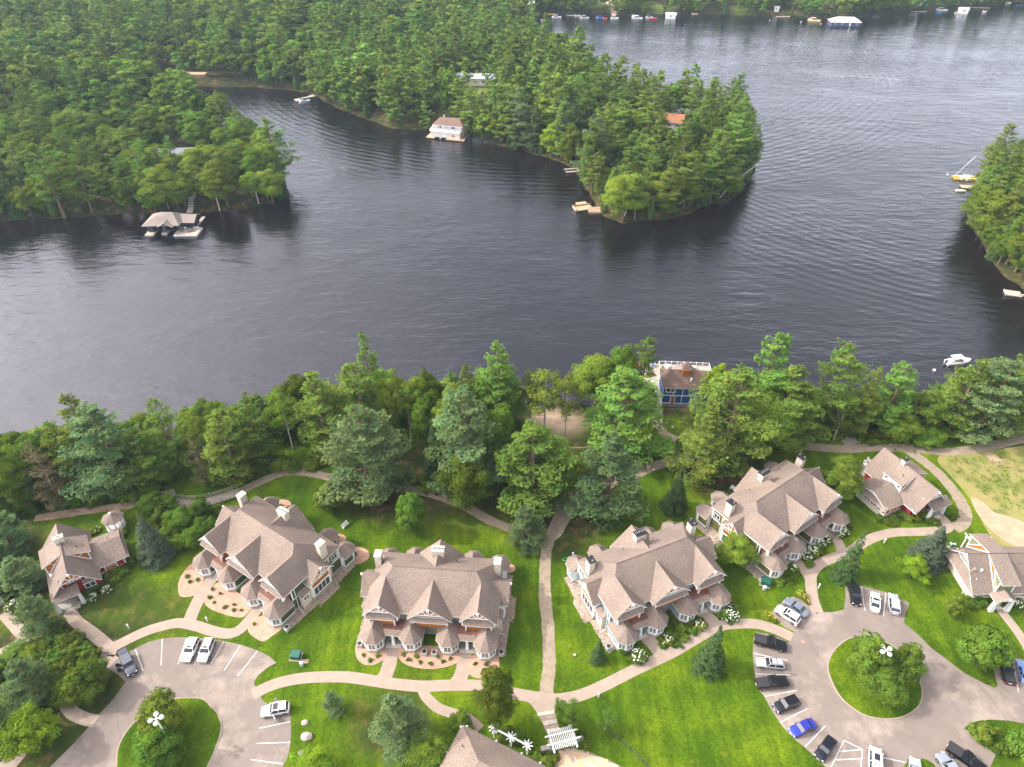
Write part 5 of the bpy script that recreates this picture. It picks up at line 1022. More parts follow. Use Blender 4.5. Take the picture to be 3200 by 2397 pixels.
for p,l_ in ((F2(335,122),'yellow kayak on the far beach'),(F3(1468,120),'blue kayak on the far water'),(F3(2165,48),'blue kayak in the upper right corner')):
    x,y=P(p[0],p[1],.1); t=thing('kayak',l_,'kayak',(x,y,.0),R(5),'kayaks on the far shore'); hull(MB(),4.5,.9,.35).build('hull',fab('e0c040' if 'yellow' in l_ else '2a7ac8'),t); MB().box(-.5,.3,-.22,.22,.33,.4).build('cockpit',DARK,t)
for (a,b_,r_,h,l_) in ((2512,1249,50,'4a90d0','blue kayak on the water beside the tall shore pine'),(2519,1284,110,'e0505a','red and white canoe drawn up below the blue kayak')):
    x,y=P(a,b_,.2); t=thing('kayak' if 'kayak' in l_ else 'canoe',l_,'kayak' if 'kayak' in l_ else 'canoe',(x,y,.05),R(r_)); hull(MB(),4.6,1.3,.5).build('hull',fab(h),t); MB().box(-1.2,1.0,-.34,.34,.46,.53).build('cockpit',fab('f0f0f0') if 'canoe' in l_ else DARK,t); MB().box(-.2,.15,-.5,.5,.54,.58).build('thwart',WHITE,t)
x,y=P(2999,1128,.5); t=boat(2995,1130,10,7.0,'ececee','f0e8e8','white covered motorboat half hidden by the shore trees at the right',canopy=True); 
# yellow catamaran
x,y=P(3012,556,.4); t=thing('catamaran','yellow catamaran with a bare mast moored by the tan dock','sailboat',(x,y,.05),R(172))
for yy in (-1.1,1.1):
    o_=hull(MB(),8.5,.9,.7).build('hull',fab('e8c860'),t,(0,yy,0))
MB().box(-2.4,1.8,-1.2,1.2,.72,.82).build('trampoline',fab('efe8da'),t); q=MB(); q.tube([(.8,0,.8),(-1.6,0,10.4)],[.09,.05],6); q.build('mast',METAL,t); q=MB(); q.tube([(.8,0,1.7),(-3.6,0,1.5)],.11,6); q.build('boom',WHITE,t); q=MB(); q.tube([(3.9,0,.8),(-1.4,0,9.6)],.02,3); q.tube([(-2,1.1,.8),(-1.4,0,9.4)],.02,3); q.build('stay',METAL,t)
x,y=P(3003,597,.2); t=thing('rowboat','cream rowboat tied below the tan dock','boat',(x,y,.05),R(-10)); hull(MB(),3.6,1.3,.5).build('hull',fab('ece0a8'),t); MB().box(-.9,-.5,-.5,.5,.45,.52).build('seat',WOODY,t)
for i,(a,b_,l_) in enumerate([(2961,546,'white mooring buoy left of the catamaran'),(2920,1157,'white mooring buoy before the right shore trees'),F3(285,188)+('white mooring buoy on the far water, left',),F3(458,205)+('white mooring buoy beside the long cream boat',),F3(15,175)+('white mooring buoy left of the sandy cut',)]):
    x,y=P(a,b_,.2); t=thing('mooring_buoy',l_,'buoy',(x,y,0),0,'mooring buoys'); q=MB(); q.frus(0,0,.2,.42,-.1,.25,10); q.frus(0,0,.42,.15,.25,.55,10); q.build('float',WHITE,t)
for i,(u,v,l_) in enumerate([(3006,563,'white chair on the tan dock, left'),(3022,565,'white chair on the tan dock, right')]):
    x,y=P(u,v,.6); chair(x,y,.53,R(170),WHITE,l_,'chairs on the tan dock')
# ---------------------------------------------------------------- far-shore and woodland houses
def house(px,py,rz,L_,Wd,hw,hr,roofc,wallm,label,cat='house',hip=False,z=None,lift=0,nwin=3,name='house'):
    x,y=P(px,py,1.5); zz=hgt(x,y) if z is None else z; t=thing(name,label,cat,(x,y,zz+lift),R(rz))
    MB().box(-L_/2,L_/2,-Wd/2,Wd/2,-.6,hw).build('wall',wallm,t); rm=mat('roof_'+roofc,hx(roofc),tuple(min(1,c*1.25) for c in hx(roofc)),scale=1.5,rough=.9)
    e=.5; ins=Wd/2 if hip else 0
    q=MB(); A=(-L_/2-e+ins,0,hw+hr); B=(L_/2+e-ins,0,hw+hr)
    for sg in (-1,1): q.slab([A,B,(L_/2+e,sg*(Wd/2+e),hw),(-L_/2-e,sg*(Wd/2+e),hw)],.18)
    if hip:
        q.slab([A,(-L_/2-e,-Wd/2-e,hw),(-L_/2-e,Wd/2+e,hw)],.18); q.slab([B,(L_/2+e,-Wd/2-e,hw),(L_/2+e,Wd/2+e,hw)],.18)
    else:
        for sx in (-1,1): q2=MB(); xx=sx*L_/2; q2.add([(xx,-Wd/2,hw-.1),(xx,Wd/2,hw-.1),(xx,0,hw+hr-.2)],[(0,1,2)]); q2.build('gable_end',wallm,t)
    q.build('roof',[rm,WHITE],t)
    for i in range(nwin): window(t,-L_/2+L_*(i+.5)/nwin,-Wd/2-.02,1.0 if hw<4 else hw-1.9,-math.pi/2,1.3,1.2,2)
    MB().box(L_*.12,L_*.12+.9,-Wd/2-.06,-Wd/2,0,2.1).build('door',WHITE,t); return t
house(2090,425,-20,11,8,3,2.6,'96684c',CREAM,'tan-roofed cottage glimpsed among the pines of the middle peninsula',lift=3.0)
house(1490,285,-5,20,9,3.2,1.5,'9aa4ae',CREAM,'long pale-roofed house behind the trees above the white boathouse',lift=1.0,nwin=5)
house(560,520,5,16,9,3.0,1.6,'74787c',CREAM,'grey-roofed house half hidden in the left peninsula woods',lift=1.5,nwin=4)
house(2638,72,-4,20,9,2.6,2.6,'d6d2cc',siding('navy_white_siding','3a4458','46506a'),'large white-roofed boathouse on the far shore','boathouse',True,z=.3,nwin=4,name='far_boathouse')
house(2096,50,-8,7,5,2.4,1.2,'b9bec4',WHITE,'small white boat port on the far shore','boathouse',z=.3,nwin=1,name='boat_port')
house(2650,20,0,1,1,1,1,'d6d2cc',CREAM,'tiny pump hut above the far boathouse','hut',lift=0,nwin=0,name='pump_hut') if False else None
house(1640,30,0,14,8,3.2,2.2,'b4b8bc',WHITE,'white house at the left of the far shore',nwin=4)
house(1608,8,0,13,8,5.5,2.4,'8d9298',WHITE,'tall white house behind the left of the far shore',nwin=4)
house(1990,-8,0,15,8,3.4,2.4,'4a4440',siding('brown_log_siding','5a4030','6a4c38'),'dark log house above the sandy ramp',nwin=4)
house(2425,38,-10,3,3,2.2,1,'8a8a88',CREAM,'little grey hut by the shore left of the far boathouse','hut',nwin=1,name='shore_hut')
house(2580,36,0,7,6,2.8,1.6,'9c5a4a',siding('rust_siding','8a4a38','9a5844'),'rust-coloured shed beside the far boathouse','shed',nwin=1,name='shed')
house(3010,34,-12,6,5,2.4,1.4,'9aa0a6',WHITE,'small grey boathouse in the right part of the far shore','boathouse',z=.3,nwin=1,name='boat_port')
house(2870,20,-8,10,6,2.6,1.6,'c9ccd0',WHITE,'pale boathouse under the dark shore trees','boathouse',z=.3,nwin=2,name='boat_port')
for (a,b_,r_,rc,l_) in [(F2(150,70),0,None,0,0)][:0]: pass
for p,rz,rects,l_ in ((F2(1040,152),80,[(0,10,-.8,.8)],'grey dock left of the white cruiser'),(F2(1565,115),100,[(-2,8,-.8,.8),(-4,-1,-2.4,2.4)],'wooden dock with a bare pole, right part of the far bank'),(F2(520,133),0,[(-4,4,-.8,.8)],'low dock at the left of the far shore'),(F2(880,140),85,[(0,16,-1.2,1.2)],'long pale dock at the foot of the sandy ramp'),(F3(130,145),0,[(-5,5,-.9,.9)],'grey dock by the little hut'),(F3(1300,100),0,[(-6,6,-.9,.9)],'white-edged dock under the dark trees'),(F3(1820,65),-12,[(-8,8,-.7,.7)],'long brown dock in the right part of the far shore'),(F3(2010,20),-10,[(-8,6,-.9,.9)],'pale dock in the upper right corner'),(F3(820,105),0,[(-5,5,-.7,.7)],'low grey dock right of the far boathouse')):
    dock(l_,p[0],p[1],rz,rects)
x,y=P(480,240,1.2); t=thing('causeway_road','pale sandy causeway road crossing the head of the inlet','road',(x,y,0),R(-1)); t['kind']='structure'; del t['category']
a,b_=P(455,238,2.0),P(610,243,2.0); rz_=max(hgt(x+u_,y+v_) for u_ in range(-3,31,3) for v_ in (-2,0,2))+.15; MB().box(-3,30,-2.6,2.6,-.5,rz_).build('road_surface',SANDM,t)
pts=[F2(850,0),F2(830,30),F2(860,65),F2(880,100),F2(885,135)]
q=MB(); cc=catmull([P(u,v,2) for u,v in pts],5)
vs_=[]; 
for p in cc:
    z_=hgt(p[0],p[1])+.25; vs_+=[(p[0]-2.2,p[1],z_),(p[0]+2.2,p[1],z_)]
q.add(vs_,[(2*i,2*i+1,2*i+3,2*i+2) for i in range(len(cc)-1)]); tag(q.build('sandy_ramp',SANDM),'pale winding sandy ramp down to the far dock',None,None,'structure')
# ---------------------------------------------------------------- vehicles
def paint(h,metal=.3): return mat('car_paint_'+h,hx(h),rough=.28,metal=metal,coat=.8)
TYRE=mat('tyre_rubber',(.018,.018,.018),rough=.85); RIM=mat('alloy_rim',(.5,.5,.52),rough=.35,metal=.9); CGL=mat('car_glass',(.02,.025,.03),rough=.05,spec=.9); LAMP=mat('headlamp_lens',(.75,.77,.8),rough=.1); TAIL=mat('tail_lamp_lens',(.35,.02,.02),rough=.2); PLAST=mat('black_trim',(.03,.03,.032),rough=.7)
def loft(q,st,close=True):
    """st: list of (x, [(y,z)...half section from bottom centre to top centre])"""
    o=len(q.v); n=len(st[0][1])
    for x,sec in st:
        q.v+=[(x,y,z) for y,z in sec]+[(x,-y,z) for y,z in sec[::-1]]
    m=2*n
    for i in range(len(st)-1):
        for k in range(m): q.f.append((o+i*m+k,o+i*m+(k+1)%m,o+(i+1)*m+(k+1)%m,o+(i+1)*m+k))
    q.f.append(tuple(o+k for k in range(m-1,-1,-1))); q.f.append(tuple(o+(len(st)-1)*m+k for k in range(m))); q.m+=[0]*(len(q.f)-len(q.m)); return q
def vehicle(kind,pc,pf,pb,col,label,opts=()):
    """pc pixel centre of the body, pf/pb pixels at the front and back ends"""
    x,y=P(*pc,G+.6); f_=np.array(P(*pf,G+.6))-np.array(P(*pb,G+.6)); rz=math.atan2(f_[1],f_[0])
    nm={'pickup':'pickup_truck','van':'van','suv':'suv','sedan':'sedan','wagon':'station_wagon'}[kind]
    t=thing(nm,label,{'pickup':'pickup truck','van':'van','suv':'car','sedan':'car','wagon':'car'}[kind],(x,y,G+.022),rz,'parked vehicles')
    pm=paint(col); t.scale=(.91,.91,.91)
    Ln,Wd,hb,ht={'sedan':(4.7,1.82,.92,1.45),'suv':(4.65,1.88,1.08,1.68),'wagon':(4.8,1.8,.95,1.5),'pickup':(5.75,1.98,1.18,1.9),'van':(5.1,1.98,1.15,1.85)}[kind]
    h=Ln/2; w_=Wd/2; zb=.28 if kind!='pickup' else .42
    def sec(ws,zt,zl=zb): return [(0,zl),(w_*ws*.9,zl),(w_*ws,zl+.18),(w_*ws,zt-.16),(w_*ws*.94,zt-.03),(w_*ws*.7,zt+.01),(0,zt+.03)]
    if kind=='pickup':
        st=[(-h,sec(.93,hb-.02)),(-h+.08,sec(.98,hb)),(h*.25,sec(1,hb)),(h*.55,sec(1,hb-.02)),(h*.85,sec(.97,hb-.10)),(h*.97,sec(.90,hb-.22)),(h,sec(.8,hb-.4))]
    elif kind=='van': st=[(-h,sec(.93,hb-.02)),(-h+.1,sec(.98,hb)),(h*.4,sec(1,hb)),(h*.75,sec(.97,hb-.12)),(h*.95,sec(.86,hb-.3)),(h,sec(.75,hb-.45))]
    else: st=[(-h,sec(.80,hb-.14)),(-h+.12,sec(.92,hb-.03)),(-h*.6,sec(.99,hb)),(0,sec(1,hb)),(h*.4,sec(1,hb-.02)),(h*.72,sec(.97,hb-.12)),(h*.93,sec(.88,hb-.24)),(h,sec(.72,hb-.4))]
    body=loft(MB(),st).build('body',pm,t,smooth=False)
    xf,xr,tf,tr_={'sedan':(.36,-.66,.10,-.38),'suv':(.36,-.93,.10,-.78),'wagon':(.34,-.93,.08,-.78),'pickup':(.30,-.22,.10,-.16),'van':(.62,-.97,.40,-.90)}[kind]
    def cab(z0,z1,e=0,sh=0): 
        a=.95-e; b_=.78-e*.5
        return [(xr*h-sh,w_*a,z0),(xf*h+sh,w_*a*.97,z0),(tf*h,w_*b_*.98,z1),(tr_*h,w_*b_,z1)]
    g=cab(hb-.03,ht-.02); vs_=[(p[0],p[1],p[2]) for p in g]+[(p[0],-p[1],p[2]) for p in g]
    q=MB(); q.add([vs_[0],vs_[1],vs_[5],vs_[4],vs_[3],vs_[2],vs_[6],vs_[7]],[(0,1,5,4),(1,2,6,5),(2,3,7,6),(3,0,4,7),(4,5,6,7)]); q.build('windows',CGL,t)
    q=MB(); rx0,rx1=tr_*h,tf*h; ry=w_*.80; o=0
    q.prism([(rx0-.06,ry*.85),(rx0-.02,ry),(rx1,ry*.98),(rx1+.1,ry*.82),(rx1+.1,-ry*.82),(rx1,-ry*.98),(rx0-.02,-ry),(rx0-.06,-ry*.85)],ht-.05,ht+.02,True); roof=q.build('roof',pm,t)
    q=MB()
    for sg in (-1,1):
        for xa,xb in ((xf*h,tf*h),(xr*h,tr_*h)): q.tube([(xa,sg*w_*.93,hb-.02),(xb,sg*w_*.77,ht-.02)],.055,4)
        xm=(xf+xr)/2*h; q.tube([(xm,sg*w_*.955,hb-.02),(xm,sg*w_*.79,ht-.02)],.05,4)
    q.build('pillar',pm,t)
    if 'sunroof' in opts: MB().box(rx0*.1,rx1*.85,-w_*.42,w_*.42,ht+.021,ht+.03).build('sunroof',CGL,t)
    if 'glassroof' in opts: MB().box(rx0*.35,rx1*.95,-w_*.62,w_*.62,ht+.021,ht+.032).build('glass_roof',CGL,t)
    if 'rack' in opts:
        for sg in (-1,1): q=MB(); q.tube([(rx0*.95,sg*w_*.68,ht+.09),(rx1*.8,sg*w_*.68,ht+.09)],.035,4); q.build('roof_rail',PLAST,t)
        for xx in (rx0*.5,rx1*.2): q=MB(); q.tube([(xx,-w_*.68,ht+.1),(xx,w_*.68,ht+.1)],.03,4); q.build('roof_bar',PLAST,t)
    if kind=='pickup':
        if 'cap' in opts: MB().box(-h+.1,-.26*h,-w_*.88,w_*.88,hb+.01,hb+.09).build('tonneau_cover',PLAST,t)
        else: MB().box(-h+.12,-.26*h,-w_*.8,w_*.8,hb+.02,hb+.04).build('truck_bed',PLAST,t)
    wx=.62*h; wr=.34 if kind in('sedan','wagon') else (.42 if kind=='pickup' else .37)
    for sx in (-1,1):
        for sg in (-1,1):
            yo=sg*(w_-.11)
            q=MB(); n_=14; vs_=[]; 
            for yy in (yo-sg*.11,yo+sg*.13):
                for i in range(n_): a=2*math.pi*i/n_; vs_.append((sx*wx+wr*math.cos(a),yy,wr+wr*math.sin(a)))
            q.add(vs_,[(i,(i+1)%n_,n_+(i+1)%n_,n_+i) for i in range(n_)]+[tuple(range(n_)),tuple(range(2*n_-1,n_-1,-1))]); wh=q.build('wheel',TYRE,t)
            q=MB(); vs_=[(sx*wx+wr*.62*math.cos(2*math.pi*i/10),yo+sg*.135,wr+wr*.62*math.sin(2*math.pi*i/10)) for i in range(10)]; q.add(vs_,[tuple(range(10))]); q.build('rim',RIM,wh)
    for sg in (-1,1):
        MB().box(h*.90,h*.965,*sorted((sg*w_*.55,sg*w_*.86)),hb-.42,hb-.24).build('headlight',LAMP,t)
        MB().box(-h-.012,-h+.12,*sorted((sg*w_*.55,sg*w_*.88)),hb-.42,hb-.18).build('tail_light',TAIL,t)
        MB().box(xf*h-.15,xf*h+.03,*sorted((sg*w_*.98,sg*w_*1.14)),hb-.02,hb+.13).build('wing_mirror',pm,t)
    MB().box(h*.985,h+.02,-w_*.5,w_*.5,zb+.12,hb-.45).build('grille',PLAST,t); MB().box(h+.021,h+.03,-.26,.26,zb+.08,zb+.2).build('licence_plate',WHITE,t); MB().box(-h-.03,-h-.002,-.26,.26,hb-.5,hb-.36).build('licence_plate',WHITE,t)
    if 'open' in opts:
        for sg,xx in opts['open']:
            q=MB(); q.box(-1.0,0,-.04,.04,zb+.1,hb+.02); q.add([(-.95,-.02,hb),(-.1,-.02,hb),(-.3,-.02,ht-.1),(-.85,-.02,ht-.1)],[(0,1,2,3)]); dr=q.build('open_door',pm,t,(xx,sg*w_,0),-sg*R(65))
    if 'hatch' in opts:
        q=MB(); q.add([(0,-w_*.78,0),(0,w_*.78,0),(-1.05,w_*.74,.25),(-1.05,-w_*.74,.25),(0,-w_*.78,-.06),(0,w_*.78,-.06),(-1.05,w_*.74,.19),(-1.05,-w_*.74,.19)],[(0,1,2,3),(7,6,5,4),(0,3,7,4),(1,5,6,2),(2,6,7,3)]); hd=q.build('open_hatch',pm,t,(tr_*h,0,ht+.02)); MB().box(-.9,-.2,-w_*.6,w_*.6,.0,.01).build('hatch_glass',CGL,hd,(0,0,.12))
    return t
def z8(u,v): return (2300+u/2.4578,1797+v/2.4578)
def z5(u,v): return (u/3.3333,1900+v/3.3333)
def z6(u,v): return (660+u/3.3333,1900+v/3.3333)
V=vehicle
V('pickup',z8(265,522),z8(392,555),z8(138,488),'0c0c0e','black pickup with covered bed, topmost in the curved row of bays',('cap',))
V('wagon',z8(262,678),z8(152,668),z8(368,690),'c4c6ca','silver station wagon with a sunroof between the two black pickups',('sunroof','rack'))
V('pickup',z8(278,828),z8(406,815),z8(148,842),'0a0a0c','black pickup with covered bed below the silver wagon',('cap',))
V('suv',z8(387,993),z8(292,1030),z8(484,958),'10131c','dark navy SUV below the second black pickup',())
V('sedan',z8(512,1172),z8(415,1215),z8(610,1130),'2d3aa0','bright blue sedan in the curved row of bays',())
V('sedan',z8(688,1330),z8(630,1412),z8(746,1252),'0d1424','black sedan below the bright blue one, next to the hatched bay',())
V('sedan',z8(462,246),z8(376,185),z8(552,310),'7d8794','slate grey sedan by the yellow flowers',())
V('suv',z8(396,305),z8(310,250),z8(484,362),'eceef0','white SUV beside the slate grey sedan',('sunroof',))
V('suv',z8(912,152),z8(925,222),z8(898,80),'0b0c0e','black hatchback, leftmost in the three top bays',())
V('sedan',z8(1068,205),z8(1072,130),z8(1066,280),'eeeff1','white car with a dark glass roof in the middle of the three top bays',('glassroof',))
V('suv',z8(1212,220),z8(1205,145),z8(1218,294),'b9c0c8','silver SUV, rightmost in the three top bays',())
V('van',z8(1068,1440),z8(1068,1350),z8(1068,1530),'f0f0f2','white van cut by the bottom edge beside the hatched bay',('sunroof',))
V('sedan',z8(1378,1510),z8(1375,1450),z8(1380,1570),'b4bac4','silver car barely showing at the bottom edge by the small island',())
V('suv',z8(1640,1480),z8(1600,1420),z8(1690,1545),'9aa2ae','silver-grey SUV cut by the bottom edge beside the last pickup',())
V('pickup',z8(1768,1412),z8(1870,1490),z8(1660,1345),'101014','black pickup with red tail lights in the bottom right bays',('cap',))
V('pickup',z8(2075,722),z8(2045,612),z8(2105,838),'12161e','dark blue-black pickup near the right edge, tail towards the lot',())
V('sedan',z8(2215,745),z8(2195,665),z8(2235,825),'7f9fd8','light blue car cut by the right edge',())
V('suv',z5(1340,590),z5(1390,700),z5(1290,470),'3d4452','dark grey SUV with its doors and hatch open, left end of the left lot',{'open':[(-1,.55),(-1,-.55)],'hatch':1})
V('suv',z5(1985,435),z5(1935,545),z5(2035,325),'f0f1f3','white SUV in the left lot, the left one of the pair',('sunroof',))
V('suv',z5(2150,440),z5(2105,555),z5(2200,320),'e4e6e8','white SUV with roof rails in the left lot, the right one of the pair',('rack','sunroof'))
V('suv',z6(668,1060),z6(515,1085),z6(820,1030),'f2f3f5','white SUV with two doors open facing left beside the grass',{'open':[(1,.3),(-1,.3)],'glassroof':1})
cv=V('sedan',(2107,467),(2083,466),(2131,468),'6f7882','grey car parked below the tan-roofed cottage on the middle peninsula',()); cx_,cy_=P(2107,467,5.0); cv.location=(cx_,cy_,hgt(cx_,cy_)+.15)
# ---------------------------------------------------------------- person
def person(x,y,rz):
    t=thing('person','person in a pale pink top and white shorts walking beside the white SUV','person',(x,y,G+.02),rz)
    J=[(0,0,.95),(0,0,1.15),(0,0,1.42),(0,0,1.52),(0.02,0,1.66),(0,.10,.92),(.12,.11,.50),(.05,.11,.08),(.2,.11,.05),(0,-.10,.92),(-.05,-.11,.50),(-.28,-.11,.12),(-.16,-.11,.04),(0,.19,1.40),(-.10,.24,1.14),(.02,.25,.92),(.08,.25,.84),(0,-.19,1.40),(.10,-.24,1.14),(.24,-.25,.95),(.3,-.25,.88)]
    Ed=[(0,1),(1,2),(2,3),(3,4),(0,5),(5,6),(6,7),(7,8),(0,9),(9,10),(10,11),(11,12),(2,13),(13,14),(14,15),(15,16),(2,17),(17,18),(18,19),(19,20)]
    Rr=[.13,.12,.14,.055,.105,.09,.06,.042,.035,.09,.06,.042,.035,.055,.04,.032,.03,.055,.04,.032,.03]
    me=bpy.data.meshes.new('body'); me.from_pydata(J,Ed,[]); ob=put('body',me,t); me.materials.append(mat('skin',hx('b98468'),rough=.7))
    sk=ob.modifiers.new('skin','SKIN'); 
    for i,v in enumerate(me.skin_vertices[0].data): v.radius=(Rr[i],Rr[i])
    me.skin_vertices[0].data[0].use_root=True
    ss=ob.modifiers.new('sub','SUBSURF'); ss.levels=1; ss.render_levels=1
    q=MB(); q.frus(0,0,.17,.21,1.0,1.2,10); q.frus(0,0,.21,.19,1.2,1.45,10); q.build('shirt',fab('e6b8b4'),t)
    q=MB(); q.frus(0,0,.2,.18,.72,1.0,10); q.build('shorts',fab('e8e4de'),t); q=MB(); q.frus(-.02,0,.115,.09,1.66,1.79,8); q.build('hair',fab('5a4030'),t)
x,y=P(*z8(450,405)); person(x,y,R(200))
# ---------------------------------------------------------------- small site furniture
def bollard(px,py,label):
    x,y=P(px,py); t=thing('path_light',label,'path light',(x,y,G),0,'white path lights'); q=MB(); q.frus(0,0,.10,.09,0,.95,10); q.build('post',WHITE,t); q=MB(); q.frus(0,0,.13,.13,.95,1.02,10); q.frus(0,0,.16,.05,1.15,1.25,10); q.build('cap',WHITE,t); q=MB(); q.frus(0,0,.09,.09,1.02,1.15,8); q.build('lens',LAMP,t)
for a,b_,l_ in ((404,1964,'white path light on the lawn below the red cottage'),(649,1942,'white path light by the large mulch bed of the left block'),(2762,1697,'white path light on the lawn below the right cottage'),(2557,1838,'white path light between the walk and the big leaning spruce'),(195,2138,'white path light in the left shrubbery'),(1870,2178,'white path light under the walk right of the steps'),(1790,1740,'small white path light by the gravel track'),(2860,2130,'white marker light on the right side of the roundabout island')): bollard(a,b_,l_)
def green_box(px,py,rz,label):
    x,y=P(px,py); t=thing('transformer_box',label,'transformer box',(x,y,G),R(rz),'green transformer boxes'); MB().box(-.95,.95,-.8,.8,0,.15).build('pad',PAVE,t); b_=MB().box(-.75,.75,-.6,.6,.15,1.1).build('cabinet',mat('green_enamel',hx('1f5a4a'),rough=.4),t); q=MB(); q.slab([(-.8,-.65,1.12),(.8,-.65,1.12),(.8,.65,1.22),(-.8,.65,1.22)],.08); q.build('lid',mat('green_enamel',hx('1f5a4a')),t)
green_box(926,2054,-5,'green transformer box on the lawn above the main walk'); green_box(2391,1825,-30,'green transformer box between the pale blue and olive blocks')
for a,b_,l_ in ((944,2080,'small grey utility pedestal beside the green transformer box'),(2387,1843,'small white utility pedestal below the right transformer box')):
    x,y=P(a,b_); t=thing('utility_pedestal',l_,'utility box',(x,y,G)); MB().box(-.25,.25,-.2,.2,0,.85).build('casing',mat('light_grey_metal',(.5,.52,.53),rough=.5),t); MB().box(-.28,.28,-.23,.23,.85,.92).build('lid',WHITE,t)
x,y=P(952,2067); MB_=MB().box(-.6,.6,-.35,.35,0,.08); tag(MB_.build('concrete_slab',PAVE,None,(x,y,G)),'small concrete slab beside the utility pedestal','slab')
def boulder(px,py,r_,label,seed):
    x,y=P(px,py); g=random.Random(seed); vs_=[];fs=[]; me=bpy.data.meshes.new('boulder'); import bmesh
    bm=bmesh.new(); bmesh.ops.create_icosphere(bm,subdivisions=2,radius=r_)
    for v in bm.verts: 
        k=1+g.uniform(-.16,.16); v.co=Vector((v.co.x*1.2*k,v.co.y*k,v.co.z*.75*k))
    bm.to_mesh(me); bm.free(); me.materials.append(mat('pink_granite',hx('a58f88'),hx('c4b2aa'),scale=2.5,rough=.9)); o=put('boulder',me,None,(x,y,G+r_*.3)); tag(o,label,'boulder','boulders on the lawns')
for i,(a,b_,r_,l_) in enumerate([(953,2260,.45,'pinkish boulder, topmost of the three beside the lot'),(958,2303,.75,'largest pinkish boulder in the middle of the three beside the lot'),(943,2356,.48,'pinkish boulder, lowest of the three beside the lot'),(2101,1416,.6,'boulder on the yellowish grass by the boathouse walk'),(1988,1455,1.2,'grey boulder half hidden behind the trees by the trail'),(2083,1322,.3,'small stone right of the boathouse walk, upper'),(2102,1336,.35,'small stone right of the boathouse walk, lower')]): boulder(a,b_,r_,l_,i)
def lamp(px,py,label,top):
    x,y=P(px,py); hh=8.0; t=thing('street_lamp',label,'street lamp',(x,y,G+.1),R(20),'four-headed white street lamps'); q=MB(); q.frus(0,0,.14,.09,0,hh,8); q.build('pole',WHITE,t)
    for i in range(4):
        a=i*math.pi/2; dx,dy=math.cos(a),math.sin(a); q=MB(); q.tube([(0,0,hh-.1),(dx*.5,dy*.5,hh)],.06,5); q.build('arm',WHITE,t); q=MB(); q.frus(dx*.72,dy*.72,.36,.33,hh-.12,hh+.02,12); q.frus(dx*.72,dy*.72,.33,.12,hh+.02,hh+.28,12); q.build('lamp_head',WHITE,t)
lamp(540,2331,'white four-headed street lamp between the two trees of the left island',0); lamp(2718,2120,'white four-headed street lamp among the trees of the roundabout island',0)
q=MB()
for (f_,u,v,r_) in ((r6,120,842,.35),(r8,512,512,.33)):
    x,y=f_(u,v); m_=MB(); m_.frus(x,y,r_,r_,4.0,4.032,16); tag(m_.build('manhole_cover',mat('rusty_iron',hx('9c7a66'),hx('b0917e'),scale=4,rough=.9)),'round rusty manhole cover in the '+('left lot' if f_ is r6 else 'turning circle'),'manhole cover')
# patio things by the right cottage and the left block
for i,(a,b_,l_) in enumerate([(2703,1455,'white patio chair behind the right cottage'),(2716,1445,'second white patio chair behind the right cottage'),(2935,1722,'white patio chair left of the grey cottage'),(2955,1712,'pale green patio chair beside the grey cottage'),(2975,1705,'pale blue patio chair beside the grey cottage')]):
    x,y=P(a,b_); chair(x,y,G+.03,R(40*i),fab('dfe6c8') if 'green' in l_ else (fab('c8dcec') if 'blue' in l_ else WHITE),l_,'patio chairs')
x,y=P(2690,1470); sheet('flagstone_patio',[(x-3,y-2),(x+3,y-1.5),(x+3.4,y+1.8),(x-2.4,y+2.2)],4.03,STONE,'small flagstone patio behind the right cottage')
x,y=P(3060,1690); T=thing('corner_arbour','white timber arbour at the back corner of the grey cottage','arbour',(*P(3003,1712),G))
MB().box(-.12,.12,-.12,.12,0,2.9).build('post',WHITE,T); MB().box(-.4,4.5,-.1,.1,2.9,3.1).build('beam',WHITE,T); MB().box(-.1,.1,-.9,.9,3.1,3.25).build('rafter',WHITE,T)
for a,b_,rz,l_ in ((1080,1645,60,'white bench on the small terrace behind the dark green block'),(2292,1533,-50,'cream bench against the rear wall of the olive block')):
    x,y=P(a,b_); t=thing('bench',l_,'bench',(x,y,G),R(rz)); MB().box(-.8,.8,-.25,.25,.4,.48).build('seat',WHITE,t); MB().box(-.8,.8,.2,.28,.48,.95).build('backrest',WHITE,t)
    for sx in (-.7,.7): MB().box(sx-.05,sx+.05,-.22,.22,0,.4).build('leg',WHITE,t)
x,y=P(1792,1733); 
x,y=P(1791,1733); t=thing('planter','blue planter on the lawn behind the pale blue block','planter',(x,y,G)); q=MB(); q.frus(0,0,.28,.4,0,.5,12); q.build('pot',mat('cobalt_glaze',hx('2a3f9a'),rough=.3),t); q=MB(); q.frus(0,0,.34,.34,.46,.505,10); q.build('soil',DARK,t)
x,y=P(1766,1750); t=thing('garden_hose_reel','green garden hose heap by the gravel track','hose',(x,y,G)); q=MB(); pts=[(.5*math.cos(a)*(1-a*.02),.35*math.sin(a),.05+.01*a) for a in np.linspace(0,18,40)]; q.tube(pts,.05,4); q.build('hose',mat('green_hose',hx('3fa36a'),rough=.6),t)
x,y=P(1796,2049); t=thing('garden_ornament','tiny pink and white garden ornament on the lawn','ornament',(x,y,G)); q=MB(); q.frus(0,0,.2,.25,0,.3,8); q.build('base',fab('a04848'),t); q=MB(); q.frus(0,0,.22,.05,.3,.55,8); q.build('top',fab('f0e8e4'),t)
# log rails by the beach
lf=[(1360+0,0)]
T=thing('log_rail','low pale log rail fence at the back of the little beach','fence',(*P(1770,1408),hgt(*P(1770,1408))))
for k in range(8): x=k*.75; MB().box(x-.06,x+.06,-.06,.06,0,.9).build('post',WOODY,T)
q=MB(); q.tube([(0,0,.7),(5.3,.4,.7)],.06,5); q.build('rail',WOODY,T)
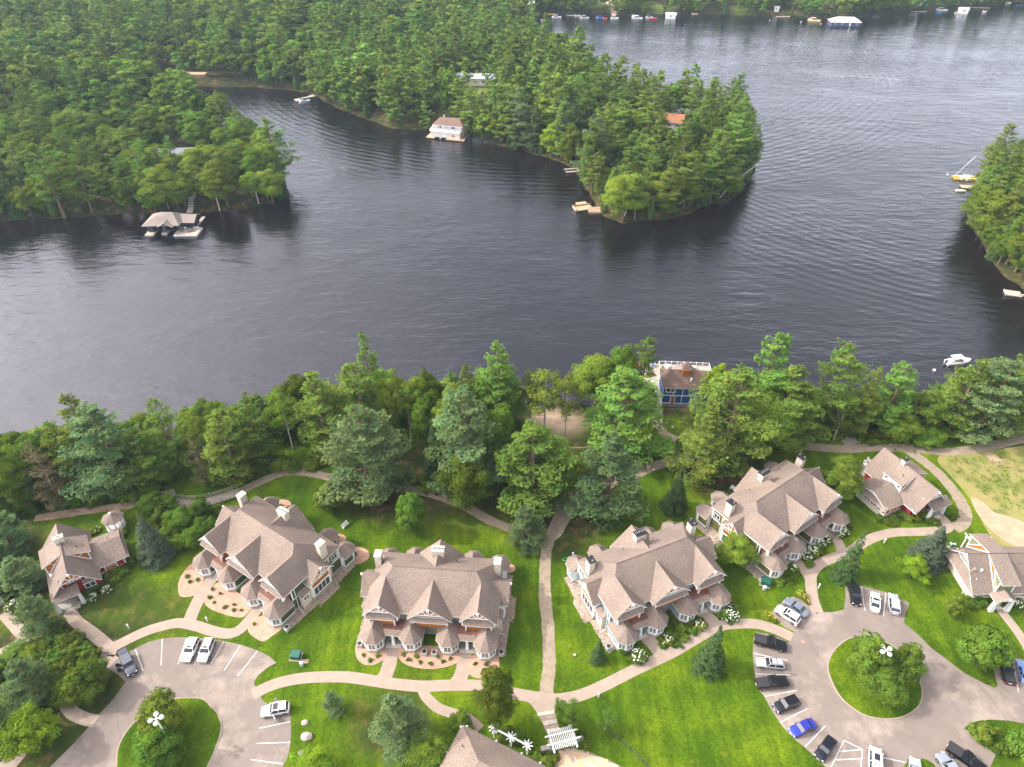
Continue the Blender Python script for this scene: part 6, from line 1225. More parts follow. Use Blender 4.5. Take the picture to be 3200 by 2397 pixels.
# ---------------------------------------------------------------- tree templates
def quads(C,Nn,sa,sb,tint,rng,jit=.5):
    """leaf-sized faces at C, roughly facing Nn"""
    n=len(C); Nn=Nn+rng.normal(0,jit,(n,3)); Nn/=np.linalg.norm(Nn,axis=1,keepdims=True)+1e-9
    r=rng.normal(0,1,(n,3)); a=np.cross(Nn,r); a/=np.linalg.norm(a,axis=1,keepdims=True)+1e-9; b=np.cross(Nn,a)
    s1=(sa*rng.uniform(.6,1.3,n))[:,None]; s2=(sb*rng.uniform(.6,1.3,n))[:,None]
    V=np.stack([C-a*s1,C-b*s2*.8,C+a*s1,C+b*s2],1).reshape(-1,3)
    T=np.repeat(tint,4,axis=0); return V,T
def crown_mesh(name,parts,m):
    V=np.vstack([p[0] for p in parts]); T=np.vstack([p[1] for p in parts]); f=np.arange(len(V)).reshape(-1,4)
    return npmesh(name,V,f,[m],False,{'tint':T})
def tints(rng,n,spread=.18,warm=0.0):
    b=rng.uniform(1-spread,1+spread,n); w_=rng.uniform(-.08,.12,n)+warm
    return np.stack([b*(1+w_),b,b*(1-w_)],1)
def pine(seed,H=20,Rr=5.0,dens=1.0,leaf=.30,base=.15,gap=.25,droop=.0,top=.9,nb=5,ragged=.3,nwh=None,pw=.58,bend=0.0):
    rng=np.random.default_rng(seed); P_=[]; br=[]
    nwh=nwh or int(H*1.15); side=rng.uniform(0,6.28)
    for i in range(nwh):
        f=i/(nwh-1); z=H*(base+(.985-base)*f)
        prof=(1-f)**pw*(.55+.45*min(1,f/.18)) if f<.95 else .2
        prof=max(prof,.07)*rng.uniform(1-ragged*.5,1+ragged*.25); bx_o=bend*H*f*f
        for k in range(nb):
            if rng.random()<gap*(1-f*.6): continue
            az=rng.uniform(0,6.28); L_=Rr*prof*rng.uniform(1-ragged*1.3,1+ragged*.6)*(1+.18*math.cos(az-side)); 
            if L_<.3: L_=.3
            zz=z+rng.uniform(-.4,.4); up=.10+.35*f-droop*(1-f)
            n=max(6,int(L_*13*dens)); t=rng.uniform(.30,1,n)**.75
            wdt=.30*L_*np.sin(np.clip(t,0,1)*2.6)*.8+.25
            lat=rng.uniform(-1,1,n)*wdt; d=np.array([math.cos(az),math.sin(az),0]); p=np.array([-d[1],d[0],0])
            ctr=d*(t*L_)[:,None]+p*lat[:,None]; ctr[:,0]+=bx_o; ctr[:,2]=zz+up*L_*t**1.6-.10*np.abs(lat)+rng.normal(0,.10+.03*L_,n)
            nor=np.tile(np.array([d[0]*.35,d[1]*.35,1.0]),(n,1))
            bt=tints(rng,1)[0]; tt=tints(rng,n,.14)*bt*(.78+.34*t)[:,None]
            P_.append(quads(ctr,nor,leaf*1.25,leaf*.62,tt,rng,.42)); br.append(((0,0,zz),(d[0]*L_*.8,d[1]*L_*.8,zz+up*L_*.55),.05+.02*L_))
    # crown tip
    n=int(26*dens); c=np.stack([rng.normal(bend*H*.9,.22,n),rng.normal(0,.22,n),H*.94+rng.uniform(0,.07,n)*H],1); P_.append(quads(c,np.tile([0,0,1.0],(n,1)),leaf,leaf*.6,tints(rng,n),rng,.8))
    return P_,br,H
def spruce(seed,H=12,Rr=3.0,dens=1.0,leaf=.2,pw=1.0,base=.03,droop=.35):
    rng=np.random.default_rng(seed); P_=[]; nwh=int(H*2.0)
    for i in range(nwh):
        f=i/(nwh-1); z=H*(base+(.97-base)*f); L0=Rr*(1-f)**pw+.12; nb=int(7+9*(1-f))
        for k in range(nb):
            az=rng.uniform(0,6.28); L_=L0*rng.uniform(.78,1.1); n=max(4,int(L_*11*dens)); t=rng.uniform(.25,1,n)**.7
            lat=rng.uniform(-1,1,n)*(.12+.14*L_); d=np.array([math.cos(az),math.sin(az),0]); p=np.array([-d[1],d[0],0])
            c=d*(t*L_)[:,None]+p*lat[:,None]; c[:,2]=z-droop*L_*t+.10*L_*t**3+rng.normal(0,.06,n)
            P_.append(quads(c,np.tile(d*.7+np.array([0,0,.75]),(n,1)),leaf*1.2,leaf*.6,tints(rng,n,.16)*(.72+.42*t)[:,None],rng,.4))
    n=14; c=np.stack([rng.normal(0,.06,n),rng.normal(0,.06,n),H*(.95+.06*rng.random(n))],1); P_.append(quads(c,np.tile([1.0,0,.2],(n,1)),leaf,leaf*.5,tints(rng,n),rng,.8))
    return P_,[],H
def broad(seed,H=12,Rr=4.5,dens=1.0,leaf=.22,nc=70,base=.22,shape=1.0,gap=0.0,flat=1.0):
    rng=np.random.default_rng(seed); P_=[]; br=[]; cz=H*(base+(1-base)/2); rz=H*(1-base)/2
    ph=rng.uniform(0,6.28,4); 
    for i in range(nc):
        u=rng.normal(0,1,3); u/=np.linalg.norm(u); r_=rng.uniform(.55,.93) if i>nc*.15 else rng.uniform(.1,.5)
        az=math.atan2(u[1],u[0]); lob=1+.16*math.sin(3*az+ph[0])+.12*math.sin(2*az+ph[1]+u[2]*3)
        if rng.random()<gap: continue
        c0_=np.array([u[0]*Rr*r_*lob,u[1]*Rr*r_*lob,cz+u[2]*rz*r_*(1 if u[2]>0 else .9)])
        # egg shape: narrower at the top
        k=1-.25*shape*max(0,u[2]); c0_[:2]*=k
        cr=rng.uniform(.14,.24)*min(Rr,rz)+.18; n=int((36+70*cr)*dens); v=rng.normal(0,1,(n,3)); v/=np.linalg.norm(v,axis=1,keepdims=True); v[:,2]=np.abs(v[:,2])*1.0-.25
        c=c0_+v*cr*rng.uniform(.6,1.08,n)[:,None]*np.array([1.15,1.15,.8*flat]); out_=u*.5
        bt=tints(rng,1,.2)[0]
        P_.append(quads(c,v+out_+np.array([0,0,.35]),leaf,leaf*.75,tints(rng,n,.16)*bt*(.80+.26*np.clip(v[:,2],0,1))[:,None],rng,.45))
        if i%4==0: br.append(((0,0,H*base*.9+rng.uniform(0,rz*.5)),tuple(c0_*.9),.07))
    return P_,br,H
def columnar(seed,H=9,Rr=1.3,dens=1.0,leaf=.2):
    rng=np.random.default_rng(seed); P_=[]; n=int(1500*dens); f=rng.random(n)**.9; a=rng.uniform(0,6.28,n)
    r=Rr*np.minimum(1,(1-f)*2.2+.08)*np.minimum(1,.6+f*3)*rng.uniform(.75,1.06,n)*(1+.15*np.sin(a*3+f*9)); c=np.stack([r*np.cos(a),r*np.sin(a),H*(.03+.96*f)],1)
    P_.append(quads(c,np.stack([np.cos(a),np.sin(a),np.full(n,.5)],1),leaf*.8,leaf*1.3,tints(rng,n,.25),rng,.4)); return P_,[],H
def lowpoly(kind,seed):
    if kind=='pine': return pine(seed,20,4.6,.45,.52,nwh=13,nb=5,gap=.2,base=.1+.1*(seed%3),ragged=.5,pw=.3+.12*(seed%4),bend=.03*(seed%3-1))
    if kind=='spruce': return spruce(seed,16,2.6,.22,.55)
    if kind=='cedar': return columnar(seed,12,1.5,.3,.45)
    return broad(seed,14,4.4,.34,.52,nc=34,base=.12,gap=.05)
def trunk_mesh(name,H,r,br,m,lean=0.0,top=.9):
    q=MB(); q.tube([(0,0,-.6),(0,0,H*.3),(0,0,H*.65),(0,0,H*top)],[r*1.15,r*.85,r*.5,r*.12],7)
    for a,b_,rr in br: q.tube([a,b_],[rr,.02],3)
    me=bpy.data.meshes.new(name); me.from_pydata(q.v,[],q.f); me.materials.append(m); me.update(); return me
TPL={}
def mk(key,gen,lm,bm=BARK,r=.28,thin=1):
    P_,br,H=gen; rr=max([np.abs(p[0][:,:2]).max() for p in P_])
    rad=float(np.percentile(np.concatenate([np.hypot(p[0][:,0],p[0][:,1]) for p in P_]),96))
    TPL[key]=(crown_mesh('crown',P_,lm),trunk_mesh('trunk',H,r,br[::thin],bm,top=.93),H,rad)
for i in range(5): mk('pine%d'%i,pine(20+i,22,5.2,1.9,.21,base=[.10,.16,.06,.22,.12][i],gap=[.18,.30,.12,.38,.22][i],droop=[0,.12,.05,0,.2][i],pw=[.5,.38,.62,.30,.45][i],bend=[0,.04,0,-.05,.02][i],ragged=[.3,.45,.3,.5,.35][i]),LPINE,r=.36,thin=3)
for i in range(4): mk('bpine%d'%i,pine(40+i,20,5.6,1.9,.21,base=.06,gap=.16,droop=.10,nb=6,pw=[.5,.42,.6,.38][i],ragged=.4),LPINEB,r=.36,thin=3)
mk('thinpine0',pine(60,24,3.4,1.7,.21,base=.25,gap=.42,droop=.15,ragged=.5),LPINE,r=.3,thin=2)
mk('deadpine0',pine(61,18,4.2,.7,.18,base=.12,gap=.25,ragged=.5),LDRY,r=.26,thin=1)
for i in range(3): mk('spruce%d'%i,spruce(70+i,12,3.0,1.1,.19),LSPR,r=.2)
mk('bspruce0',spruce(75,13,3.6,1.2,.2,pw=.8),LSPRB,r=.2)
for i in range(4): mk('broad%d'%i,broad(80+i,13,4.6,1.5,.17,nc=110,base=.14,gap=.05),LDEC,r=.24)
for i in range(2): mk('maple%d'%i,broad(90+i,9,3.8,1.0,.20,nc=80,base=.12),LDEC2,r=.16)
mk('birch0',broad(95,14,4.0,.75,.17,nc=62,base=.30,gap=.30),LDEC,BIRCHB,r=.17)
mk('birch1',broad(96,14,3.6,.7,.17,nc=54,base=.35,gap=.35),LDEC,BIRCHB,r=.17)
for i in range(3): mk('round%d'%i,broad(100+i,6.5,3.2,1.25,.17,nc=120,base=.0,shape=.3),LDEC,r=.14)
mk('cedar0',columnar(110,9,1.4,1.0,.2),LCED,r=.12)
for i in range(3): mk('bush%d'%i,broad(120+i,2.4,1.6,.9,.13,nc=34,base=-.15,shape=.3),LBUSH,r=.05)
for i in range(4): mk('farpine%d'%i,lowpoly('pine',130+i),LPINE,r=.22,thin=6)
for i in range(2): mk('farspruce%d'%i,lowpoly('spruce',140+i),LSPR,r=.18)
for i in range(4): mk('farbroad%d'%i,lowpoly('broad',150+i),LDEC,r=.2,thin=4)
mk('farcedar0',lowpoly('cedar',160),LCED,r=.12)
KN={'pine':('pine_tree','pine tree'),'bpine':('pine_tree','pine tree'),'thinpine':('pine_tree','pine tree'),'deadpine':('dying_pine','pine tree'),'spruce':('spruce_tree','spruce'),'bspruce':('spruce_tree','spruce'),'broad':('broadleaf_tree','tree'),'maple':('maple_tree','tree'),'birch':('birch_tree','birch'),'round':('round_tree','tree'),'cedar':('cedar_tree','cedar'),'bush':('shrub','shrub'),
 'farpine':('pine_tree','pine tree'),'farspruce':('spruce_tree','spruce'),'farbroad':('broadleaf_tree','tree'),'farcedar':('cedar_tree','cedar')}
def stem_(k): return k.rstrip('0123456789')
def place(key,x,y,z,h,rad,label,group=None,rz=None,lean=(0,0),mats=None):
    cm,tm,H,r0=TPL[key]; nm,cat=KN[stem_(key)]
    t=thing(nm,label,cat,(x,y,z),0,group); t.rotation_euler=(lean[0],lean[1],random.uniform(0,6.28) if rz is None else rz)
    t.scale=(rad/r0,rad/r0,h/H)
    put('trunk',tm,t); put('crown',cm,t); return t
def ground(px,py):
    z=4.0
    for _ in range(6): x,y=P(px,py,z); z=max(hgt(x,y),-.2)
    return x,y,z
def tree(key,px,top,base,wpx,label,group=None,lean=(0,0)):
    kk=stem_(key)
    if kk in ('round','maple','bush') or (kk=='broad' and base>1600):
        # a rounded crown seen from above: its outline is an ellipse, the trunk stands under its middle
        cy=(top+base)/2; x,y,z=ground(px,cy+wpx*.2); dist=math.hypot(x,y,CAMH-z); sD=(CAMH-z)/dist; cD=math.sqrt(1-sD*sD)
        a=wpx/2; hp=(base-top)/2; cpx=math.sqrt(max((hp*hp-(a*sD)**2),(.35*hp)**2))/cD
        x,y,z=ground(px,cy+cpx*cD*1.02); k=(y*c_-(z-CAMH)*s_)/FPX; return place(key,x,y,z,max(.8,2*cpx*k*1.04),a*k*1.04,label,group,lean=lean)
    if base>1560 and kk in ('spruce','bspruce'): base-=.34*wpx
    if base>1560 and kk in ('pine','bpine'): base-=.22*wpx
    x,y,z=ground(px,base); v=(top-1198.5)/FPX; zt=CAMH-y*(s_+v*c_)/(c_-v*s_); h=max(.8,zt-z)
    d=y*c_-(z+h*.5-CAMH)*s_; rad=wpx/2*d/FPX*(1.12 if stem_(key) in('pine','bpine','broad','birch') else 1)
    h=max(.8,h-rad*.25 if stem_(key) in('broad','maple','round','bush','birch') else h)
    return place(key,x,y,z,h,rad,label,group,lean=lean)
S1=lambda x,t,b,w_:(x/2.765,1150+t/2.765,1150+b/2.765,w_/2.765)
S2=lambda x,t,b,w_:(750+x/2.761,1000+t/2.761,1000+b/2.761,w_/2.761)
S3=lambda x,t,b,w_:(1300+x/1.4,1020+t/1.4,1020+b/1.4,w_/1.4)
S4=lambda x,t,b,w_:(1950+x/1.4643,1000+t/1.4643,1000+b/1.4643,w_/1.4643)
S5=lambda x,t,b,w_:(2500+x/1.8157,1000+t/1.8157,1000+b/1.8157,w_/1.8157)
Q1=lambda x,t,b,w_:(x/2.7613,1500+t/2.7613,1500+b/2.7613,w_/2.7613)
Q4=lambda x,t,b,w_:(2400+x/2.7613,1300+t/2.7613,1300+b/2.7613,w_/2.7613)
Q5=lambda x,t,b,w_:(x/3.333,1900+t/3.333,1900+b/3.333,w_/3.333)
Q8=lambda x,t,b,w_:(2300+x/2.4578,1797+t/2.4578,1797+b/2.4578,w_/2.4578)
I_=lambda *a:a
TL=[
 ('bpine0',S1(1085,340,1150,620),'broad pine behind the gazebo, largest at the left end of the shore row'),
 ('pine0',S1(890,250,880,380),'pine rising behind the broad one by the gazebo, its top over the lake'),
 ('pine1',S1(1560,285,880,270),'yellow-green pine right of the gazebo pine, standing clear against the water'),
 ('birch0',S1(1820,350,850,220),'thin airy tree between two shore pines above the boardwalk'),
 ('deadpine0',S1(1800,560,1030,230),'half-bare brownish conifer above the boardwalk'),
 ('pine2',S1(2065,370,980,400),'full pine above the right end of the boardwalk'),
 ('broad0',S1(420,560,1050,330),'dark leafy tree by the water, third from the left edge'),
 ('birch1',S1(170,600,1150,270),'loose light tree by the water, second from the left edge'),
 ('broad1',S1(20,690,1230,260),'leafy tree at the left edge of the shore row'),
 ('deadpine0',S1(560,640,1210,420),'sparse pine with a leaning bare trunk above the red cottage'),
 ('pine3',S1(710,520,1000,280),'dark pine filling the gap left of the gazebo pine'),
 ('pine4',S1(1340,540,1020,330),'dark pine over the wooden stair'),
 ('pine0',S1(1480,620,960,220),'lower dark pine right of the wooden stair'),
 ('bpine1',Q1(140,310,690,350),'blue-green pine between the left edge and the red cottage, upper one'),
 ('bpine2',Q1(240,690,1040,370),'blue-green pine against the red cottage wall, lower one'),
 ('pine2',S1(60,1120,1350,260),'small pine below the left end of the shore row'),
 ('broad2',S1(300,800,1230,260),'leafy tree in the second row above the dirt trail'),
 ('pine2',S2(200,660,1240,340),'dark pine left of the olive birch'),
 ('pine4',S2(40,780,1260,280),'dark pine at the bend of the gravel trail'),
 ('birch0',S2(460,560,1120,280),'olive-green birch between two shore pines'),
 ('pine2',S2(770,450,1150,460),'bright drooping pine left of the tall wind-bent one'),
 ('thinpine0',S2(1190,120,980,300),'tall thin wind-bent pine standing above all its neighbours'),
 ('pine1',S2(1110,400,1100,440),'pine at the foot of the tall wind-bent one'),
 ('broad3',S2(1340,450,1040,240),'round dark tree right of the tall wind-bent pine'),
 ('bpine3',S2(1130,770,1500,640),'huge blue-green pine on the lawn edge behind the left block'),
 ('birch1',S2(1480,510,1040,190),'pale airy tree behind the huge blue-green pine'),
 ('spruce0',S2(1640,410,960,150),'narrow pointed spruce against the water'),
 ('broad0',S2(1640,550,1120,270),'yellow-green tree below the pointed spruce'),
 ('broad1',S2(1850,500,1150,280),'bright leafy tree between the spruce and the central pine'),
 ('round0',S2(790,1390,1655,240),'small round tree on the lawn behind the left block'),
 ('round2',(1288,1540,1672,84),'small grey-green tree on the lawn behind the middle block'),
 ('pine0',S3(365,85,430,190),'light pine breaking the skyline left of the little beach'),
 ('pine4',S3(230,170,450,120),'small pine top left of the light skyline pine'),
 ('bpine1',S3(235,280,690,310),'big blue-green pine left of the two birches'),
 ('broad2',S3(60,180,470,130),'leafy tree behind the big blue-green pine'),
 ('broad3',S3(220,545,800,200),'dark round-leaved tree at the foot of the blue-green pine'),
 ('spruce1',S3(95,400,690,140),'dark conical tree beside the rusty clearing'),
 ('broad0',S3(355,310,640,170),'leafy tree with bare trunk left of the central pine'),
 ('birch0',S3(500,165,430,130),'sparse tree over the water left of the beach'),
 ('birch1',S3(560,170,470,160),'airy birch leaning at the left side of the beach'),
 ('birch0',S3(650,155,490,150),'yellow-green birch at the right side of the beach'),
 ('broad1',S3(785,95,340,210),'bright leafy tree by the water left of the blue boathouse'),
 ('broad2',S3(885,62,345,150),'leafy tree by the blue boathouse, inner one'),
 ('pine3',S3(975,60,350,150),'tree touching the blue boathouse deck'),
 ('pine2',S3(880,190,540,350),'large light green pine left of the blue boathouse'),
 ('pine0',S3(505,430,840,320),'big pine in the middle of the picture above the gravel track'),
 ('bpine2',S3(830,480,875,290),'blue-green pine right of the gravel track top'),
 ('bpine0',(1637,1590,1738,118),'low blue-green pine at the top of the gravel track'),
 ('broad3',S3(690,570,740,110),'small dark tree between the two central pines'),
 ('cedar0',S3(1015,258,375,66),'small dark cedar beside the boathouse bridge'),
 ('pine1',S4(590,55,480,215),'tall pine right of the blue boathouse, top over the water'),
 ('pine4',S4(450,240,650,350),'massive pine right of the boathouse walk'),
 ('pine2',S4(330,400,715,240),'low-branched pine in front of the massive one'),
 ('pine0',S4(700,225,560,270),'wide pine left of the kayaks'),
 ('maple0',S4(405,200,400,130),'bright leafy tree touching the boathouse roof'),
 ('broad0',S4(640,330,612,270),'dark tree with a visible trunk behind the olive block'),
 ('pine3',S4(890,98,500,240),'tall pine right of the kayaks'),
 ('spruce2',S4(225,670,910,132),'dark pointed spruce on the lawn left of the olive block'),
 ('cedar0',S4(740,545,600,48),'small dark round cedar on the gravel trail verge'),
 ('deadpine0',S4(290,350,560,130),'thin brownish conifer in front of the boathouse'),
 ('broad1',S4(965,612,815,160),'leafy tree between the olive block and the right cottage'),
 ('birch0',S5(190,415,680,190),'birch with a white leaning trunk beside the gravel trail'),
 ('birch1',S5(340,252,560,100),'pale airy birch against the water'),
 ('pine1',S5(450,262,630,230),'dark pine right of the pale birch'),
 ('pine0',S5(300,350,650,180),'dark pine behind the white-trunked birch'),
 ('birch0',S5(600,378,600,140),'low leafy tree by the water in the right gap'),
 ('broad3',S5(540,505,668,190),'leafy bushy tree beside the lookout platform'),
 ('round0',S5(710,588,718,180),'round bushy tree at the fork of the gravel trail'),
 ('birch1',S5(700,430,640,160),'tree with bare bent limbs right of the lookout platform'),
 ('pine2',S5(835,225,640,280),'light green pine before the white motorboat'),
 ('bpine3',S5(1000,240,650,340),'big blue-green pine at the right of the shore row'),
 ('pine4',S5(1180,250,640,260),'pine right of the big blue-green one'),
 ('pine0',S5(1240,95,500,230),'tall pine at the right edge of the near shore'),
 ('pine3',S5(1290,330,620,200),'pine cut by the right edge above the meadow'),
 ('bspruce0',Q1(1370,290,785,300),'big dark blue spruce left of the dark green block'),
 ('round2',Q5(960,530,960,440),'round grey-green tree beside the drive of the left lot'),
 ('maple1',Q5(415,1010,1540,520),'bright yellow-green maple in the bottom left'),
 ('bpine0',Q5(430,560,1010,460),'blue-green pine in the bottom left shrubbery'),
 ('bpine1',Q5(30,960,1500,400),'blue-green pine cut by the left edge near the bottom'),
 ('bpine3',Q1(400,1020,1370,270),'light blue-green pine before the red cottage porch'),
 ('pine2',Q1(150,1500,1640,300),'low pine in the shrub mass at the left edge'),
 ('round0',(522,2163,2296,130),'upper round tree on the left traffic island'),
 ('round1',(506,2272,2412,142),'lower round tree on the left traffic island'),
 ('bpine0',(1043,2166,2240,62),'small lone pine on the lawn below the main walk'),
 ('bpine2',(1250,2180,2352,165),'blue-green pine left of the clubhouse roof'),
 ('maple0',(985,2340,2440,130),'bright maple cut by the bottom edge'),
 ('broad2',(1332,2290,2420,150),'dark tree against the clubhouse wall'),
 ('broad1',(1545,2106,2288,126),'tall full maple at the junction above the clubhouse'),
 ('round1',(1442,2222,2290,72),'small round tree at the clubhouse corner'),
 ('birch1',(1776,2192,2282,74),'wispy sapling beside the stone steps'),
 ('birch0',(1890,2216,2280,70),'wispy sapling on the lawn right of the steps'),
 ('spruce0',(1868,1998,2080,54),'small spruce beside the pale blue block'),
 ('spruce1',(2213,1955,2124,104),'large dark spruce on the big lawn'),
 ('broad3',(2293,1662,1778,118),'tree between the pale blue and olive blocks'),
 ('spruce2',(2634,1672,1832,84),'tall spruce leaning over the walk by the olive block'),
 ('bspruce0',(2893,1645,1790,116),'blue-green spruce left of the grey cottage'),
 ('maple0',(2841,1727,1818,92),'bright yellow-green maple on the right lawn'),
 ('round1',(2967,1854,1926,60),'small dark tree before the grey cottage'),
 ('round2',(3045,1940,2088,134),'olive round tree beside the right lot'),
 ('round1',(2692,1978,2120,122),'left one of the three trees on the roundabout island'),
 ('round0',(2754,2052,2190,150),'front one of the three trees on the roundabout island'),
 ('round1',(2812,2006,2120,92),'right one of the three trees on the roundabout island'),
 ('bush0',(3068,2245,2318,84),'leafy shrub on the planted corner, upper left one'),
 ('bush1',(3178,2265,2368,96),'leafy shrub on the planted corner, right one'),
 ('bush2',(3115,2313,2358,44),'small shrub on the planted corner, lowest one'),
 ('broad0',(640,1550,1640,70),'yellow-green shrubby tree above the dark green block'),
]
for key,(px,tp,bs,wp),lb in TL:
    kk=stem_(key); gr={'pine':'pines of the near shore','bpine':'blue-green pines','broad':'leafy trees near the blocks','birch':'airy birches of the near shore'}.get(kk)
    t_=tree(key,px,tp,bs,wp,lb,gr)
    if 'leaning over the walk' in lb: t_.rotation_euler=(R(-3),R(9),.4)
# undergrowth trees and shrubs that fill the near wood edge, countable ones as individuals
def fillrow(pts,n,keys,hr,wr,label,group,jit=2.0):
    c=catmull(pts,8)
    for i in range(n):
        p=c[int((i+.5)/n*(len(c)-1))]+np.array([random.uniform(-jit,jit),random.uniform(-jit,jit)]); z=hgt(p[0],p[1])
        if z<.2 or math.hypot(p[0]-40,p[1]-131)<11 or math.hypot(p[0]-35,p[1]-124)<8: continue
        place(random.choice(keys),p[0],p[1],z,random.uniform(*hr),random.uniform(*wr),label,group)
fillrow([D(-60,1040),D(60,1015),D(170,1000),D(300,985),D(420,965),D(520,950),D(640,920)],26,['broad0','broad1','pine3','broad2','pine1','pine4'],(7.5,11.5),(3.0,4.4),'tree filling the dark second row of the left shore wood','second row trees, left shore')
fillrow([D(640,925),D(760,905),D(900,900),D(1000,905),D(1120,905)],20,['broad3','broad1','pine4','broad0','pine0'],(9,14),(3.2,4.6),'tree filling the dark second row of the central shore wood','second row trees, central shore')
fillrow([D(1530,895),D(1620,900),D(1720,905),D(1800,912),D(1950,915),D(2080,895),D(2212,850)],24,['broad0','broad2','pine1','pine4','broad3'],(8,12),(3.0,4.2),'tree filling the second row of the right shore wood','second row trees, right shore')
for pts,n,lb,gr in (([D(40,1100),D(150,1090),D(280,1070),D(340,1050)],18,'low green shrub along the dirt trail of the left wood','wood edge shrubs, left'),([D(470,1040),D(560,1012),D(680,1000),D(780,1005)],20,'low green shrub along the gravel trail above the left lawn','wood edge shrubs, centre left'),([D(870,1040),D(960,1060),D(1040,1070),D(1120,1090),D(1250,1020),D(1320,1010)],16,'low green shrub in the shade of the central pines','wood edge shrubs, centre'),([D(1700,940),D(1800,942),D(1900,948),D(2000,945),D(2120,935),D(2212,920)],26,'low green shrub along the gravel trail at the right','wood edge shrubs, right'),([D(0,1010),D(100,995),D(200,978),D(330,962),D(520,930),D(700,892),D(900,876),D(1100,890)],40,'waterside shrub under the shore trees left of the little beach','waterside shrubs, left of the beach'),([D(1290,890),D(1380,885),D(1520,880),D(1640,885),D(1780,895),D(1950,905),D(2080,880),D(2190,835)],34,'waterside shrub under the shore trees right of the blue boathouse','waterside shrubs, right of the boathouse')):
    fillrow(pts,n,['bush0','bush1','bush2'],(1.6,3.4),(1.5,2.6),lb,gr,1.4)
# shrubs round the buildings: pixel, radius m, height m, template
SHR=[]
def shrubs(lb,gr,keys,lst,dry=False):
    for (px,py,r_,h_) in lst:
        x,y,z=ground(px,py); place(random.choice(keys),x,y,z,h_,r_,lb,gr)
A=['bush0','bush1','bush2']
def z1(u,v): return (u/2.7613,1500+v/2.7613)
def z4(u,v): return (2400+u/2.7613,1300+v/2.7613)
shrubs('tall leafy bush in the thicket between the blue spruce and the dark green block','thicket beside the dark green block',['round0','broad0','broad2','bush0'],[(*z1(u,v),r_,h_) for u,v,r_,h_ in [(1330,300,2.6,5),(1420,380,2.4,4.5),(1600,440,2.6,6),(1500,520,2.2,4),(1680,560,2.2,4),(1780,460,2.2,4.5),(1350,230,2.4,4),(1460,250,2.2,3.5),(1760,330,2.0,3),(1560,570,1.8,3),(1860,300,1.6,2.4),(1250,420,1.6,2.2)]])
thk=[]
rs=random.Random(5)
for i in range(52):
    u=rs.uniform(0,1); v=rs.uniform(0,1); px=(0+ (300*u)); py=1990+ (u*0)+ v*250
    pxx=rs.uniform(-10,330); pyy=rs.uniform(1995,2240)
    # band below the walk: between line (0,2060)-(160,1985) and the drive
    if pyy<2068-.42*pxx+ (0 if pxx<150 else (pxx-150)*.9): continue
    if pyy>2235-.2*pxx or pxx+pyy*.9>2235+ (0): continue
    thk.append((pxx,pyy,rs.uniform(1.3,2.3),rs.uniform(1.6,3.4)))
shrubs('leafy bush in the dense shrubbery left of the left lot','dense shrubbery at the left',A+['round0'],thk)
shrubs('leafy bush in the front strip of the left shrubbery beside the cottage walk','front strip of the left shrubbery',A,[(*z1(u,v),r_,h_) for u,v,r_,h_ in [(480,1330,1.7,2.6),(560,1360,1.6,2.4),(640,1390,1.5,2.2),(700,1430,1.5,2.2),(760,1480,1.4,2),(820,1540,1.3,1.9),(560,1450,1.8,2.8),(650,1500,1.8,2.6),(740,1560,1.6,2.4),(470,1430,1.9,2.8),(380,1460,1.8,2.6),(300,1530,1.8,2.4),(420,1540,1.9,2.8),(520,1570,1.9,2.8),(220,1590,1.7,2.4),(800,1600,1.2,1.6)]])
shrubs('low shrub in the bed along the red cottage','planting along the red cottage',A,[(*z1(u,v),r_,h_) for u,v,r_,h_ in [(1140,720,1.1,1.5),(1080,760,1.2,1.5),(1020,800,1.2,1.6),(960,850,1.3,1.5),(900,900,1.1,1.4),(840,930,1.0,1.3),(780,970,1.0,1.2),(720,1010,1.0,1.2),(1070,810,1.0,1.2),(1000,870,1.0,1.2),(820,450,.9,1.1),(780,470,.8,1),(1060,480,1.0,1.6),(1090,450,.8,1.2)]])
shrubs('clipped green shrub in the bed before the right cottage','planting before the right cottage',A,[(*z4(u,v),r_,h_) for u,v,r_,h_ in [(960,900,1.2,1.2),(1030,920,1.1,1),(1090,890,1.1,1.2),(1150,860,1.2,1.5),(1220,900,1.1,1.2),(1290,890,1.1,1.3),(1350,870,1.1,1.4),(1400,910,1.1,1.1),(1450,930,1.0,.9),(1080,930,.9,.9),(1560,850,1,1.1),(1600,880,.9,1)]])
shrubs('green shrub in the bed before the grey cottage','planting before the grey cottage',A,[(*z4(u,v),r_,h_) for u,v,r_,h_ in [(1700,1610,1.1,1.5),(1780,1620,1.2,1.7),(1860,1630,1.1,1.5),(1740,1650,1.0,1.3),(1900,1600,1.0,1.5),(2180,1640,1.0,1.4)]])
shrubs('green shrub on the bank between the clubhouse and the arbour','planting round the arbour',A,[(*((1300+u/2.765,1900+v/2.765)),r_,h_) for u,v,r_,h_ in [(1060,1310,1.2,1.4),(1120,1340,1.2,1.4),(1180,1300,1.1,1.2),(1100,1370,1.2,1.5),(1410,1170,1.0,1.2),(1460,1190,1.0,1.1),(1420,1110,.9,1.1),(1250,870,1.2,1.6),(1290,930,1.3,1.8),(1340,960,1.2,1.5),(880,1150,1.1,1.4),(940,1180,1.0,1.2),(740,1120,1.2,1.6),(800,1090,1.1,1.4)]])
